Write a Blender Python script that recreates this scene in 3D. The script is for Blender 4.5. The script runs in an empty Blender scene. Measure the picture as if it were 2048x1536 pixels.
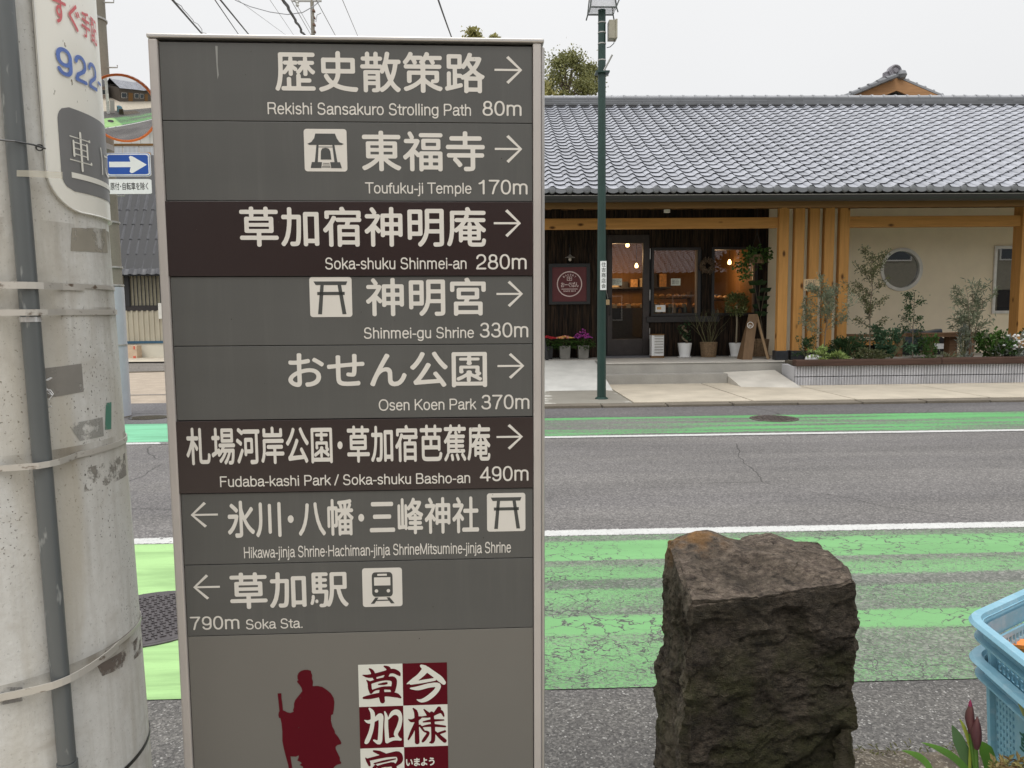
import bpy, math, random
import numpy as np
from mathutils import Vector, Matrix, noise as mn
random.seed(7); rng = np.random.default_rng(7)
S = bpy.context.scene; COL = S.collection
# ------------------------------------------------------------------ camera
F = 1538.0; CH = 1.4
def basis(psi=1.85, th=5.4, rho=.0100):
    p, t = math.radians(psi), math.radians(th)
    f = np.array([math.sin(p)*math.cos(t), math.cos(p)*math.cos(t), -math.sin(t)])
    r0 = np.array([math.cos(p), -math.sin(p), 0]); u0 = np.cross(r0, f)
    return r0*math.cos(rho)-u0*math.sin(rho), u0*math.cos(rho)+r0*math.sin(rho), f
CR, CU, CF = basis(); CC = np.array([0, 0, CH])
cd = bpy.data.cameras.new('camera'); cam = bpy.data.objects.new('camera', cd); COL.objects.link(cam)
cd.sensor_width = 36; cd.lens = F/2048*36; cd.clip_end = 800; cd.clip_start = .05
m = Matrix.Identity(4)
for i in range(3):
    m[i][0] = CR[i]; m[i][1] = CU[i]; m[i][2] = -CF[i]; m[i][3] = CC[i]
cam.matrix_world = m; S.camera = cam
# ------------------------------------------------------------------ sky, sun, exposure
w = bpy.data.worlds.new('World'); S.world = w; w.use_nodes = True
nt = w.node_tree; nt.nodes.clear(); N = nt.nodes.new; Lk = nt.links.new
sky = N('ShaderNodeTexSky'); sky.sky_type = 'NISHITA'; sky.sun_disc = False
SUN_EL, SUN_AZ = math.radians(58), math.radians(200)
sky.sun_elevation = SUN_EL; sky.sun_rotation = SUN_AZ; sky.dust_density = 6; sky.air_density = 1
hs = N('ShaderNodeHueSaturation'); hs.inputs['Saturation'].default_value = .05; Lk(sky.outputs[0], hs.inputs['Color'])
tc = N('ShaderNodeTexCoord'); sp = N('ShaderNodeSeparateXYZ'); Lk(tc.outputs['Generated'], sp.inputs[0])
rp = N('ShaderNodeValToRGB'); Lk(sp.outputs[2], rp.inputs[0])   # overcast cloud layer: brightest at the zenith
rp.color_ramp.elements[0].position = 0.0; rp.color_ramp.elements[0].color = (.845, .855, .865, 1)
rp.color_ramp.elements[1].position = 1.0; rp.color_ramp.elements[1].color = (2.6, 2.61, 2.64, 1)
e = rp.color_ramp.elements.new(.40); e.color = (.95, .955, .965, 1)
nz = N('ShaderNodeTexNoise'); nz.inputs['Scale'].default_value = 1.6; nz.inputs['Detail'].default_value = 3; Lk(tc.outputs['Generated'], nz.inputs[0])
mr = N('ShaderNodeMapRange'); mr.inputs[3].default_value = 9.1; mr.inputs[4].default_value = 10.5; Lk(nz.outputs[0], mr.inputs[0])
vm = N('ShaderNodeVectorMath'); vm.operation = 'SCALE'; Lk(rp.outputs[0], vm.inputs[0]); Lk(mr.outputs[0], vm.inputs['Scale'])
mx = N('ShaderNodeMix'); mx.data_type = 'RGBA'; mx.inputs[0].default_value = .94
Lk(hs.outputs[0], mx.inputs[6]); Lk(vm.outputs[0], mx.inputs[7])
bg = N('ShaderNodeBackground'); bg.inputs[1].default_value = .1; Lk(mx.outputs[2], bg.inputs[0])
wo = N('ShaderNodeOutputWorld'); Lk(bg.outputs[0], wo.inputs[0])
sd = bpy.data.lights.new('sun', 'SUN'); sd.energy = .8; sd.angle = math.radians(25); sd.color = (1, .97, .92)
so = bpy.data.objects.new('sun', sd); COL.objects.link(so)
dirv = Vector((math.sin(SUN_AZ)*math.cos(SUN_EL), math.cos(SUN_AZ)*math.cos(SUN_EL), math.sin(SUN_EL)))
so.rotation_euler = dirv.to_track_quat('Z', 'Y').to_euler(); so.location = (0, 0, 30)
S.view_settings.view_transform = 'Standard'; S.view_settings.look = 'None'; S.view_settings.exposure = 0; S.view_settings.gamma = 1
S.view_settings.use_curve_mapping = False
# ------------------------------------------------------------------ pixel -> place (surveying helpers)
def ray(px, py): return CR*(px-1024)/F+CU*(768-py)/F+CF
def at(px, py, Y):
    d = ray(px, py); return CC+d*(Y/d[1])
def gz(px, py, z=0.):
    d = ray(px, py); return CC+d*((z-CH)/d[2])
def proj(p):
    d = np.asarray(p, float)-CC; z = d@CF; return 1024+F*(d@CR)/z, 768-F*(d@CU)/z
def ax(px, Y, z=None):   # X of a pixel column at depth Y
    return float(at(px, 640, Y)[0])
def az(px, py, Y): return float(at(px, py, Y)[2])
# ------------------------------------------------------------------ mesh builder
class M:
    def __init__(s): s.v = []; s.f = []; s.n = 0; s.mi = []
    def add(s, vs, fs, mi=0):
        vs = [tuple(map(float, q)) for q in vs]
        s.v += vs; s.f += [tuple(i+s.n for i in q) for q in fs]; s.mi += [mi]*len(fs); s.n += len(vs); return s
    def box(s, a, b, mi=0, T=None):
        x0, y0, z0 = a; x1, y1, z1 = b
        vs = [(x0,y0,z0),(x1,y0,z0),(x1,y1,z0),(x0,y1,z0),(x0,y0,z1),(x1,y0,z1),(x1,y1,z1),(x0,y1,z1)]
        if T: vs = [T(q) for q in vs]
        return s.add(vs, [(0,3,2,1),(4,5,6,7),(0,1,5,4),(1,2,6,5),(2,3,7,6),(3,0,4,7)], mi)
    def quad(s, *p, mi=0): return s.add(p, [tuple(range(len(p)))], mi)
    def tube(s, path, r, n=8, mi=0, cap=True):
        P = [Vector(q) for q in path]; k = len(P); rs = r if hasattr(r, '__len__') else [r]*k
        up = Vector((0, 0, 1)); vs = []; prev = None
        for i in range(k):
            t = (P[min(i+1, k-1)]-P[max(i-1, 0)]).normalized()
            if prev is None:
                a = t.cross(up) if abs(t.z) < .95 else t.cross(Vector((1, 0, 0)))
            else: a = prev-t*prev.dot(t)
            a.normalize(); b = t.cross(a); prev = a
            for j in range(n):
                th = 2*math.pi*j/n; vs.append(P[i]+(a*math.cos(th)+b*math.sin(th))*rs[i])
        fs = [(i*n+j, i*n+(j+1) % n, (i+1)*n+(j+1) % n, (i+1)*n+j) for i in range(k-1) for j in range(n)]
        if cap: fs += [tuple(range(n))[::-1], tuple((k-1)*n+j for j in range(n))]
        return s.add(vs, fs, mi)
    def lathe(s, c, prof, n=20, mi=0, T=None, sx=1, sy=1):   # prof [(r,z)]
        vs = []; c = Vector(c)
        for r, z in prof:
            for j in range(n):
                th = 2*math.pi*j/n; q = Vector((r*math.cos(th)*sx, r*math.sin(th)*sy, z))
                vs.append(c+(T@q if T else q))
        k = len(prof)
        fs = [(i*n+j, i*n+(j+1) % n, (i+1)*n+(j+1) % n, (i+1)*n+j) for i in range(k-1) for j in range(n)]
        if prof[0][0] > 1e-5: fs.append(tuple(range(n))[::-1])
        if prof[-1][0] > 1e-5: fs.append(tuple((k-1)*n+j for j in range(n)))
        return s.add(vs, fs, mi)
    def prism(s, poly, O, U, V, D, mi=0):   # polygon in (u,v), extruded along vector D
        O, U, V, D = map(lambda q: np.array(q, float), (O, U, V, D)); n = len(poly)
        a = [O+U*p[0]+V*p[1] for p in poly]; b = [q+D for q in a]
        return s.add(a+b, [tuple(range(n)), tuple(range(2*n-1, n-1, -1))]+[(i, n+i, n+(i+1) % n, (i+1) % n) for i in range(n)], mi)
    def leaf(s, p, d, nrm, L, W, mi=0, fold=.15):
        p = Vector(p); d = Vector(d).normalized(); side = d.cross(Vector(nrm))
        if side.length < 1e-4: side = d.orthogonal()
        side.normalize(); up = side.cross(d)
        return s.add([p, p+d*L*.5+side*W*.5+up*L*fold, p+d*L, p+d*L*.5-side*W*.5+up*L*fold], [(0, 1, 2), (0, 2, 3)], mi)
WL = {}
def wl(o): return WL.get(o.name, Vector((0, 0, 0)))
def tag(o, label=None, cat=None, group=None, kind=None):
    if label: o['label'] = label
    if cat: o['category'] = cat
    if group: o['group'] = group
    if kind: o['kind'] = kind
    return o
def thing(name, label, cat, loc=(0, 0, 0), group=None):
    o = bpy.data.objects.new(name, None); COL.objects.link(o); o.empty_display_size = .1
    o.location = loc; WL[o.name] = Vector(loc); return tag(o, label, cat, group)
def mesh_of(mb, name, mats, smooth=False, base=Vector((0, 0, 0))):
    me = bpy.data.meshes.new(name)
    if not isinstance(mats, (list, tuple)): mats = [mats]
    v = np.array(mb.v, float)-np.array(base) if mb.v else np.zeros((0, 3))
    me.from_pydata(v.tolist(), [], mb.f)
    for q in mats: me.materials.append(q)
    if len(mats) > 1: me.polygons.foreach_set('material_index', mb.mi)
    if smooth == 'all':
        me.polygons.foreach_set('use_smooth', [True]*len(me.polygons)); me.set_sharp_from_angle(angle=math.radians(33))
    elif smooth:
        me.polygons.foreach_set('use_smooth', [True]*len(me.polygons))
        try: me.set_sharp_from_angle(angle=math.radians(40))
        except Exception: pass
    me.update(); return me
def part(name, mb, mats, parent=None, label=None, kind=None, smooth=False, cat=None, group=None, bevel=0, loc=None):
    base = Vector(loc) if loc is not None else wl(parent) if parent else Vector((0, 0, 0))
    me = mesh_of(mb, name, mats, smooth, base); o = bpy.data.objects.new(name, me); COL.objects.link(o)
    if parent: o.parent = parent; o.location = base-wl(parent)
    else: o.location = base
    WL[o.name] = base
    if bevel:
        b = o.modifiers.new('bevel', 'BEVEL'); b.width = bevel; b.segments = 2; b.limit_method = 'ANGLE'; b.angle_limit = math.radians(50)
    return tag(o, label, cat, group, kind)
def inst(name, me, parent, loc, rot=None, scale=None):
    o = bpy.data.objects.new(name, me); COL.objects.link(o); o.parent = parent
    o.location = Vector(loc)-(wl(parent) if parent else Vector((0, 0, 0)))
    if rot: o.rotation_euler = rot
    if scale: o.scale = scale
    return o
def copy_tree(o, parent=None):
    c = o.copy(); COL.objects.link(c); c.parent = parent
    for ch in list(o.children): copy_tree(ch, c)
    return c
# ------------------------------------------------------------------ materials
class G:
    def __init__(s, name, rough=.7, metal=0., spec=.5):
        s.m = bpy.data.materials.new(name); s.m.use_nodes = True; s.t = s.m.node_tree; s.b = s.t.nodes['Principled BSDF']
        s.b.inputs['Roughness'].default_value = rough; s.b.inputs['Metallic'].default_value = metal
        s.b.inputs['Specular IOR Level'].default_value = spec; s._p = None
    def n(s, t, **k):
        q = s.t.nodes.new(t)
        for a, v in k.items(): setattr(q, a, v)
        return q
    def l(s, a, b): s.t.links.new(a, b)
    def pos(s, sc=(1, 1, 1), obj=False):
        if obj: g = s.n('ShaderNodeTexCoord').outputs['Object']
        else: g = s.n('ShaderNodeNewGeometry').outputs['Position']
        mp = s.n('ShaderNodeMapping'); mp.inputs['Scale'].default_value = sc; s.l(g, mp.inputs[0]); return mp.outputs[0]
    def noise(s, scale, detail=3, sc=(1, 1, 1), obj=False, rough=.55, dist=0):
        q = s.n('ShaderNodeTexNoise'); q.inputs['Scale'].default_value = scale; q.inputs['Detail'].default_value = detail
        q.inputs['Roughness'].default_value = rough; q.inputs['Distortion'].default_value = dist
        s.l(s.pos(sc, obj), q.inputs['Vector']); return q.outputs[0]
    def voro(s, scale, feature='F1', out='Distance', sc=(1, 1, 1), obj=False, warp=0):
        q = s.n('ShaderNodeTexVoronoi', feature=feature); q.inputs['Scale'].default_value = scale; p = s.pos(sc, obj)
        if warp:
            nn = s.n('ShaderNodeTexNoise'); nn.inputs['Scale'].default_value = scale*1.7; nn.inputs['Detail'].default_value = 4; s.l(p, nn.inputs[0])
            a = s.n('ShaderNodeVectorMath', operation='SCALE'); a.inputs['Scale'].default_value = warp; s.l(nn.outputs['Color'], a.inputs[0])
            b = s.n('ShaderNodeVectorMath', operation='ADD'); s.l(p, b.inputs[0]); s.l(a.outputs[0], b.inputs[1]); p = b.outputs[0]
        s.l(p, q.inputs['Vector']); return q.outputs[out]
    def rng(s, x, a, b, c=0., d=1., cl=True):
        q = s.n('ShaderNodeMapRange'); q.clamp = cl
        for i, v in zip((1, 2, 3, 4), (a, b, c, d)):
            q.inputs[i].default_value = v
        s.l(x, q.inputs[0]); return q.outputs[0]
    def math(s, op, a, b=None, c=None):
        q = s.n('ShaderNodeMath', operation=op)
        for i, v in enumerate((a, b, c)):
            if v is None: continue
            if isinstance(v, (int, float)): q.inputs[i].default_value = v
            else: s.l(v, q.inputs[i])
        return q.outputs[0]
    def mix(s, f, a, b, blend='MIX'):
        q = s.n('ShaderNodeMix', data_type='RGBA', blend_type=blend)
        for i, v in ((0, f), (6, a), (7, b)):
            if isinstance(v, (int, float)): q.inputs[i].default_value = v
            elif isinstance(v, tuple): q.inputs[i].default_value = (*v, 1)[:4]
            else: s.l(v, q.inputs[i])
        return q.outputs[2]
    def col(s, c):
        if isinstance(c, tuple): s.b.inputs['Base Color'].default_value = (*c, 1)[:4]
        else: s.l(c, s.b.inputs['Base Color'])
        return s
    def set(s, k, v):
        if isinstance(v, (int, float)): s.b.inputs[k].default_value = v
        else: s.l(v, s.b.inputs[k])
        return s
    def bump(s, h, strength=.3, dist=.01):
        q = s.n('ShaderNodeBump'); q.inputs['Strength'].default_value = strength; q.inputs['Distance'].default_value = dist
        s.l(h, q.inputs['Height']); s.l(q.outputs[0], s.b.inputs['Normal']); return s
    def sep(s, i):
        q = s.n('ShaderNodeSeparateXYZ'); s.l(s.n('ShaderNodeNewGeometry').outputs['Position'], q.inputs[0]); return q.outputs[i]
    def rand(s): return s.n('ShaderNodeObjectInfo').outputs['Random']
    def isl(s): return s.n('ShaderNodeNewGeometry').outputs['Random Per Island']
def flat(name, c, rough=.6, metal=0, var=.12, scale=8, bump=0, spec=.5, sc=(1, 1, 1), obj=False):
    g = G(name, rough, metal, spec); n1 = g.noise(scale, 5, sc, obj)
    g.col(g.mix(g.rng(n1, .3, .7), tuple(x*(1-var) for x in c), tuple(min(1, x*(1+var)) for x in c)))
    if bump: g.bump(g.noise(scale*12, 3, sc, obj), bump, .003)
    return g.m
def scl(c, k): return tuple(x*k for x in c)

# asphalt ----------------------------------------------------------
def asphalt_nodes(g, base, agg=130, patch=True):
    big = g.noise(.9, 4, (.35, 1.6, 1)); v = g.voro(agg, out='Color'); sp_ = g.n('ShaderNodeSeparateColor'); g.l(v, sp_.inputs[0])
    sv = g.math('POWER', sp_.outputs[0], 2.2)
    c = g.mix(g.rng(big, .35, .65), scl(base, .84), scl(base, 1.12))
    band = g.noise(1.0, 2, (.03, 1.5, 1)); c = g.mix(g.rng(band, .38, .62), g.mix(1., c, (.86, .86, .88), 'MULTIPLY'), c)
    c = g.mix(g.math('MULTIPLY', sv, .55), g.mix(1., c, (.62, .6, .6), 'MULTIPLY'), g.mix(1., c, (2.0, 1.95, 1.9), 'MULTIPLY'))
    f = g.noise(agg*.6, 3); c = g.mix(g.rng(f, .3, .75), g.mix(1., c, (.72, .72, .72), 'MULTIPLY'), g.mix(1., c, (1.15, 1.14, 1.12), 'MULTIPLY'))
    return c
def mk_asphalt(name, base, agg, bs, rough=.8, pits=False):
    g = G(name, rough, spec=.35); c = asphalt_nodes(g, base, agg)
    if pits:
        c = g.mix(g.rng(g.noise(95, 3, rough=.7), .43, .36, 0, .85), c, (.03, .028, .026)); vv = g.voro(170, out='Color'); q_ = g.n('ShaderNodeSeparateColor'); g.l(vv, q_.inputs[0]); c = g.mix(g.rng(q_.outputs[1], .965, .99), c, (.34, .33, .31))
    w1 = g.voro(.27, 'DISTANCE_TO_EDGE', warp=.9); ck = g.math('MAXIMUM', g.rng(w1, .0, .0028, 0, 1), g.rng(g.noise(.6, 2), .5, .44))
    c = g.mix(ck, g.mix(1., c, (.35, .35, .35), 'MULTIPLY'), c); g.col(c)
    h = g.math('ADD', g.math('MULTIPLY', g.voro(agg, out='Distance'), .6), g.noise(agg*.5, 4)); g.bump(h, bs, .006); return g.m
A_LANE = mk_asphalt('asphalt_lane', (.192, .187, .181), 95, .5)
A_NEAR = mk_asphalt('asphalt_near', (.165, .162, .152), 125, 1.0, pits=True)
A_FAR = mk_asphalt('asphalt_far', (.16, .158, .160), 80, .3, .65)
def mk_green(name, paint, near=True):
    g = G(name, .75, spec=.3); a = asphalt_nodes(g, (.20, .195, .188), 85)
    X, Y = g.sep(0), g.sep(1)
    wob = g.noise(.7, 3, (.5, 0.01, 1)); Yw = g.math('ADD', Y, g.math('MULTIPLY', wob, .10 if near else .25))
    st = g.n('ShaderNodeTexNoise', noise_dimensions='1D'); st.inputs['Scale'].default_value = 3.6 if near else 3.0; st.inputs['Detail'].default_value = 1.5
    g.l(Yw, st.inputs['W'])
    blot = g.noise(.8, 4, (.35, 1.6, 1)); fine = g.noise(120 if near else 30, 6, (.8, 1.2, 1), rough=.82)
    if near:
        cr_ = g.n('ShaderNodeValToRGB'); g.l(g.rng(Yw, 2.75, 4.75), cr_.inputs[0]); el = cr_.color_ramp.elements
        stops = [(0, .47), (.24, .44), (.265, .80), (.335, .76), (.355, .40), (.47, .44), (.50, .52), (.53, .24), (.575, .27), (.60, .58), (.68, .52), (.735, .33), (.755, .92), (.90, .84), (.93, .35), (1, .35)]
        el[0].position, el[1].position = 0, 1; el[0].color = (stops[0][1],)*3+(1,); el[1].color = (stops[-1][1],)*3+(1,)
        for p_, v_ in stops[1:-1]: e_ = el.new(p_); e_.color = (v_, v_, v_, 1)
        sx_ = g.n('ShaderNodeSeparateColor'); g.l(cr_.outputs[0], sx_.inputs[0]); cov = g.math('ADD', g.math('ADD', sx_.outputs[0], g.rng(X, .4, 1.8, .13, .05)), g.rng(blot, .3, .7, -.24, .10, False))
    else:
        cov = g.math('ADD', g.math('ADD', g.rng(g.noise(1.5, 5, (.12, 2.6, 1), rough=.6), .36, .62, -.26, .32, False), g.rng(blot, .3, .7, -.16, .16, False)), .34); xs2 = g.rng(X, 1.2, 4.4, -.02, .22); cov = g.math('ADD', cov, g.math('MULTIPLY', xs2, g.rng(Y, 8.8, 9.4, .3, 1)))
    left = g.rng(X, (-.7 if near else -1.5), (-1.0 if near else -2.5), 0, .37 if near else .6)
    cov = g.math('ADD', cov, left)
    mask = g.math('LESS_THAN', g.rng(fine, .25, .75, 0, 1), cov)
    if near:
        cr = g.voro(8.5, 'DISTANCE_TO_EDGE', sc=(.8, 1, 1), warp=.16); cw = g.rng(g.noise(1.7, 3), .32, .62, .006, .036); ck = g.math('GREATER_THAN', cr, cw); ckd = g.math('MULTIPLY', g.math('LESS_THAN', cr, g.math('MULTIPLY', cw, .55)), g.rng(X, -1.0, -.7))
        ck = g.math('MAXIMUM', ck, g.math('GREATER_THAN', left, .2)); mask = g.math('MULTIPLY', mask, ck)
        shade = g.rng(g.noise(1.2, 3, (.4, 2.5, 1)), .35, .65, 0, 1)
    else:
        shade = g.rng(g.noise(1.5, 3, (.3, 3, 1)), .35, .65, 0, 1)
    p = g.mix(shade, scl(paint, .80), paint)
    p2 = (.36, .57, .24) if near else (.20, .52, .32)
    p = g.mix(g.math('MULTIPLY', left, 2.6 if near else 1.6), p, g.mix(g.rng(g.noise(2.2, 6, (.5, 2.6, 1), rough=.65, dist=.6), .42, .58), scl(p2, .74), p2))
    p = g.mix(g.rng(fine, .2, .8, 0, .35), p, g.mix(1., p, (.7, .75, .7), 'MULTIPLY'))
    a = g.mix(g.math('MULTIPLY', cov, .34 if near else .25), a, p); cc = g.mix(mask, a, p)
    if near: cc = g.mix(g.math('MULTIPLY', ckd, .75), cc, (.05, .05, .048))
    g.col(cc); h = g.math('ADD', g.math('MULTIPLY', mask, .5), g.noise(60, 4)); g.bump(h, .35, .004); return g.m
GREEN_N = mk_green('green_paint_near', (.185, .405, .165)); GREEN_F = mk_green('green_paint_far', (.125, .37, .135), False)
def mk_line():
    g = G('white_road_paint', .7); a = asphalt_nodes(g, (.20, .195, .188), 85)
    f = g.noise(60, 6, rough=.85); ye = g.sep(1); q1 = g.math('ABSOLUTE', g.math('SUBTRACT', ye, 4.73)); q2 = g.math('ABSOLUTE', g.math('SUBTRACT', ye, 8.43)); edge = g.math('MINIMUM', q1, q2); mk = g.math('LESS_THAN', f, g.rng(edge, .072, .045, .40, .60))
    mk = g.math('MULTIPLY', mk, g.math('LESS_THAN', g.noise(5, 4), g.rng(g.sep(0), -1., -1.6, .95, .56)))
    g.col(g.mix(mk, a, g.mix(g.noise(9, 3), (.44, .44, .425), (.60, .60, .575)))); g.bump(mk, .3, .003); return g.m
LINE = mk_line()
def concrete(name, c, speck=.25, stain=None, bs=.2, sc=1.):
    g = G(name, .85, spec=.3); n1 = g.noise(2.2*sc, 6); n2 = g.noise(60*sc, 3)
    k = g.mix(g.rng(n1, .3, .7), scl(c, .84), scl(c, 1.1)); k = g.mix(g.rng(n2, .3, .7), g.mix(1., k, (1-speck*.5,)*3, 'MULTIPLY'), k)
    pit = g.voro(38*sc, out='Distance'); pm = g.rng(pit, .06, .12)
    k = g.mix(g.math('MAXIMUM', pm, g.rng(g.noise(7*sc, 2), .5, .4)), scl(c, .45), k)
    if stain:
        s_ = g.noise(1.1*sc, 5, (1, 1, .35), dist=.4); k = g.mix(g.rng(s_, .44, .52, 0, .85), k, stain)
    g.col(k); g.bump(g.math('ADD', n2, g.math('MULTIPLY', pm, .5)), bs, .003); return g.m
SIDEW = concrete('sidewalk_concrete', (.50, .445, .355), .15); TERR = concrete('terrace_concrete', (.46, .44, .40), .15); KERB = concrete('kerb_concrete', (.19, .165, .13), .6)
APRON = concrete('apron_concrete', (.50, .485, .44), .2, (.25, .235, .20), sc=.9); GRAV = concrete('beige_lot_surface', (.44, .365, .285), .6, bs=.6, sc=1.6)
BLOCKM = concrete('block_concrete', (.50, .50, .52), .2)
def wood(name, c, knots=True, axis=2, rough=.65, dark=.7):
    g = G(name, rough, spec=.18); sc = [9, 9, 9]; sc[axis] = .6
    n1 = g.noise(2.2, 5, tuple(sc), dist=.6); n2 = g.noise(14, 4, tuple(sc))
    k = g.mix(g.rng(n1, .32, .68), scl(c, dark), c); k = g.mix(g.rng(n2, .3, .7, 0, .35), k, scl(c, .72))
    k = g.mix(g.math('MULTIPLY', g.rand(), .25), k, scl(c, .75))
    if knots:
        sk = [4.5, 4.5, 4.5]; sk[axis] = 2.2; v = g.voro(1., sc=tuple(sk)); k = g.mix(g.rng(v, .07, .17), (.09, .035, .012), k)
    g.col(k); g.bump(n2, .15, .002); return g.m
POST = wood('post_timber', (.60, .305, .095)); BEAM = wood('beam_timber', (.57, .29, .09), axis=0); FASC = wood('eave_timber', (.22, .12, .045), axis=0, knots=False)
def cedar():
    g = G('burnt_cedar', .7, spec=.12); n1 = g.noise(4, 6, (7, 7, .5), dist=.5); n2 = g.noise(3, 4, (30, 30, 1.1))
    k = g.mix(g.rng(n1, .42, .72), (.010, .008, .007), (.055, .035, .022)); k = g.mix(g.rng(n2, .55, .78, 0, .6), k, (.10, .068, .045))
    k = g.mix(g.rand(), g.mix(1., k, (.7, .7, .7), 'MULTIPLY'), g.mix(1., k, (1.4, 1.35, 1.3), 'MULTIPLY'))
    g.col(k); g.bump(n2, .6, .004); return g.m
CEDAR = cedar(); DARKW = flat('dark_frame_wood', (.022, .018, .018), .45, var=.3, scale=20)
def tilem(name, c, rough, isl=False):
    g = G(name, rough, spec=.7); r = g.isl() if isl else g.rand(); n1 = g.noise(3, 4)
    k = g.mix(r, scl(c, .78), scl(c, 1.14)); k = g.mix(g.rng(n1, .35, .65, 0, .35), k, scl(c, .72)); k = g.mix(g.rng(g.noise(1.2, 6, (1, .5, .5), rough=.7), .55, .75, 0, .5), k, scl(c, .6)); g.col(k); g.set('Roughness', g.rng(g.noise(6, 3), .3, .7, rough-.06, rough+.14)); return g.m
TILE = tilem('silver_kawara', (.30, .31, .345), .33); TILE_S = tilem('silver_kawara_joined', (.30, .31, .345), .33, True)
TILE_E = tilem('kawara_edge', (.15, .155, .165), .45); TILE_R = tilem('ridge_cap_kawara', (.28, .285, .30), .4); SLATE = tilem('charcoal_roof_tile', (.060, .060, .066), .5)
CREAM = flat('cream_render', (.86, .75, .56), .9, var=.04, scale=3, bump=.2)
STEEL = flat('aluminium', (.50, .48, .46), .35, .7, .06, 6); GALV = flat('galvanised', (.42, .41, .39), .5, .5, .15, 20)
WHITE = flat('white_enamel', (.78, .78, .77), .4, var=.03); OFFW = flat('off_white_paint', (.66, .65, .60), .6, var=.06)
BLACK = flat('black_trim', (.018, .018, .02), .5); GUTM = flat('gutter_grey', (.022, .021, .020), .35, var=.1); SHOE = flat('post_shoe_black', (.025, .027, .032), .4, var=.3)
LAMPG = flat('lamp_post_green', (.014, .042, .034), .42, var=.15, scale=4); TEXTB = flat('black_print', (.02, .02, .02), .6)
# glass: clear over what stands behind it, mirror-like at its surface
def glass(name, tint=(.9, .9, .89), refl=.07):
    g = G(name); t = g.t; t.nodes.remove(g.b); out = [q for q in t.nodes if q.type == 'OUTPUT_MATERIAL'][0]
    tr = g.n('ShaderNodeBsdfTransparent'); tr.inputs[0].default_value = (*tint, 1); gl = g.n('ShaderNodeBsdfGlossy'); gl.inputs['Roughness'].default_value = .01
    fr = g.n('ShaderNodeFresnel'); fr.inputs[0].default_value = 1.5; f2 = g.math('ADD', fr.outputs[0], refl); mx_ = g.n('ShaderNodeMixShader')
    g.l(f2, mx_.inputs[0]); g.l(tr.outputs[0], mx_.inputs[1]); g.l(gl.outputs[0], mx_.inputs[2]); g.l(mx_.outputs[0], out.inputs[0]); return g.m
GLASS = glass('window_glass'); GLASSD = glass('dark_window_glass', (.5, .52, .53), .30)
def emit(name, c, s):
    g = G(name); g.col(c); g.b.inputs['Emission Color'].default_value = (*c, 1); g.b.inputs['Emission Strength'].default_value = s; return g.m
BULB = emit('lit_bulb', (1., .62, .26), 7)
def leafm(name, c1, c2, rough=.55, trans=.25):
    g = G(name, rough, spec=.35); k = g.mix(g.isl(), c1, c2); k = g.mix(g.rng(g.noise(3, 3), .35, .65, 0, .5), k, scl(c1, .6)); g.col(k)
    t = g.t; out = [q for q in t.nodes if q.type == 'OUTPUT_MATERIAL'][0]; tl = g.n('ShaderNodeBsdfTranslucent'); g.l(k, tl.inputs[0])
    mx_ = g.n('ShaderNodeMixShader'); mx_.inputs[0].default_value = trans; g.l(g.b.outputs[0], mx_.inputs[1]); g.l(tl.outputs[0], mx_.inputs[2]); g.l(mx_.outputs[0], out.inputs[0]); return g.m
# ------------------------------------------------------------------ lettering
_fc = bpy.data.curves.new('lettering_source', 'FONT'); _fo = bpy.data.objects.new('lettering_source', _fc); COL.objects.link(_fo)
def _eval(body, fill):
    _fc.body = body; _fc.fill_mode = fill; _fc.dimensions = '2D'; _fc.resolution_u = 5; bpy.context.view_layer.update()
    dg = bpy.context.evaluated_depsgraph_get(); me = bpy.data.meshes.new_from_object(_fo.evaluated_get(dg))
    v = np.array([q.co[:2] for q in me.vertices]) if len(me.vertices) else np.zeros((0, 2)); e = [tuple(q.vertices) for q in me.edges]; f = [tuple(q.vertices) for q in me.polygons]
    bpy.data.meshes.remove(me); return v, e, f
def field_mesh(Sg, xs, ys):   # marching squares, interior rows merged
    vs, fs = [], []; ny, nx = Sg.shape; ins = Sg < 0
    def put(p): vs.extend(p); fs.append(tuple(range(len(vs)-len(p), len(vs))))
    for j in range(ny-1):
        i = 0
        while i < nx-1:
            c = (ins[j, i], ins[j, i+1], ins[j+1, i+1], ins[j+1, i])
            if all(c):
                k = i
                while k < nx-2 and ins[j, k+2] and ins[j+1, k+2]: k += 1
                put([(xs[i], ys[j]), (xs[k+1], ys[j]), (xs[k+1], ys[j+1]), (xs[i], ys[j+1])]); i = k+1; continue
            if any(c):
                P = [(xs[i], ys[j]), (xs[i+1], ys[j]), (xs[i+1], ys[j+1]), (xs[i], ys[j+1])]; s4 = (Sg[j, i], Sg[j, i+1], Sg[j+1, i+1], Sg[j+1, i]); poly = []
                for a in range(4):
                    b = (a+1) % 4
                    if c[a]: poly.append(P[a])
                    if c[a] != c[b]:
                        t = s4[a]/(s4[a]-s4[b]); poly.append((P[a][0]+(P[b][0]-P[a][0])*t, P[a][1]+(P[b][1]-P[a][1])*t))
                if len(poly) > 2: put(poly)
            i += 1
    return vs, fs
def contour_pts(A, xs, ys):
    o = []
    I = np.argwhere((A[:, :-1] < 0) != (A[:, 1:] < 0))
    for j, i in I: t = A[j, i]/(A[j, i]-A[j, i+1]); o.append((xs[i]+(xs[i+1]-xs[i])*t, ys[j]))
    I = np.argwhere((A[:-1, :] < 0) != (A[1:, :] < 0))
    for j, i in I: t = A[j, i]/(A[j, i]-A[j+1, i]); o.append((xs[i], ys[j]+(ys[j+1]-ys[j])*t))
    return np.array(o)
_gc = {}
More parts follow.
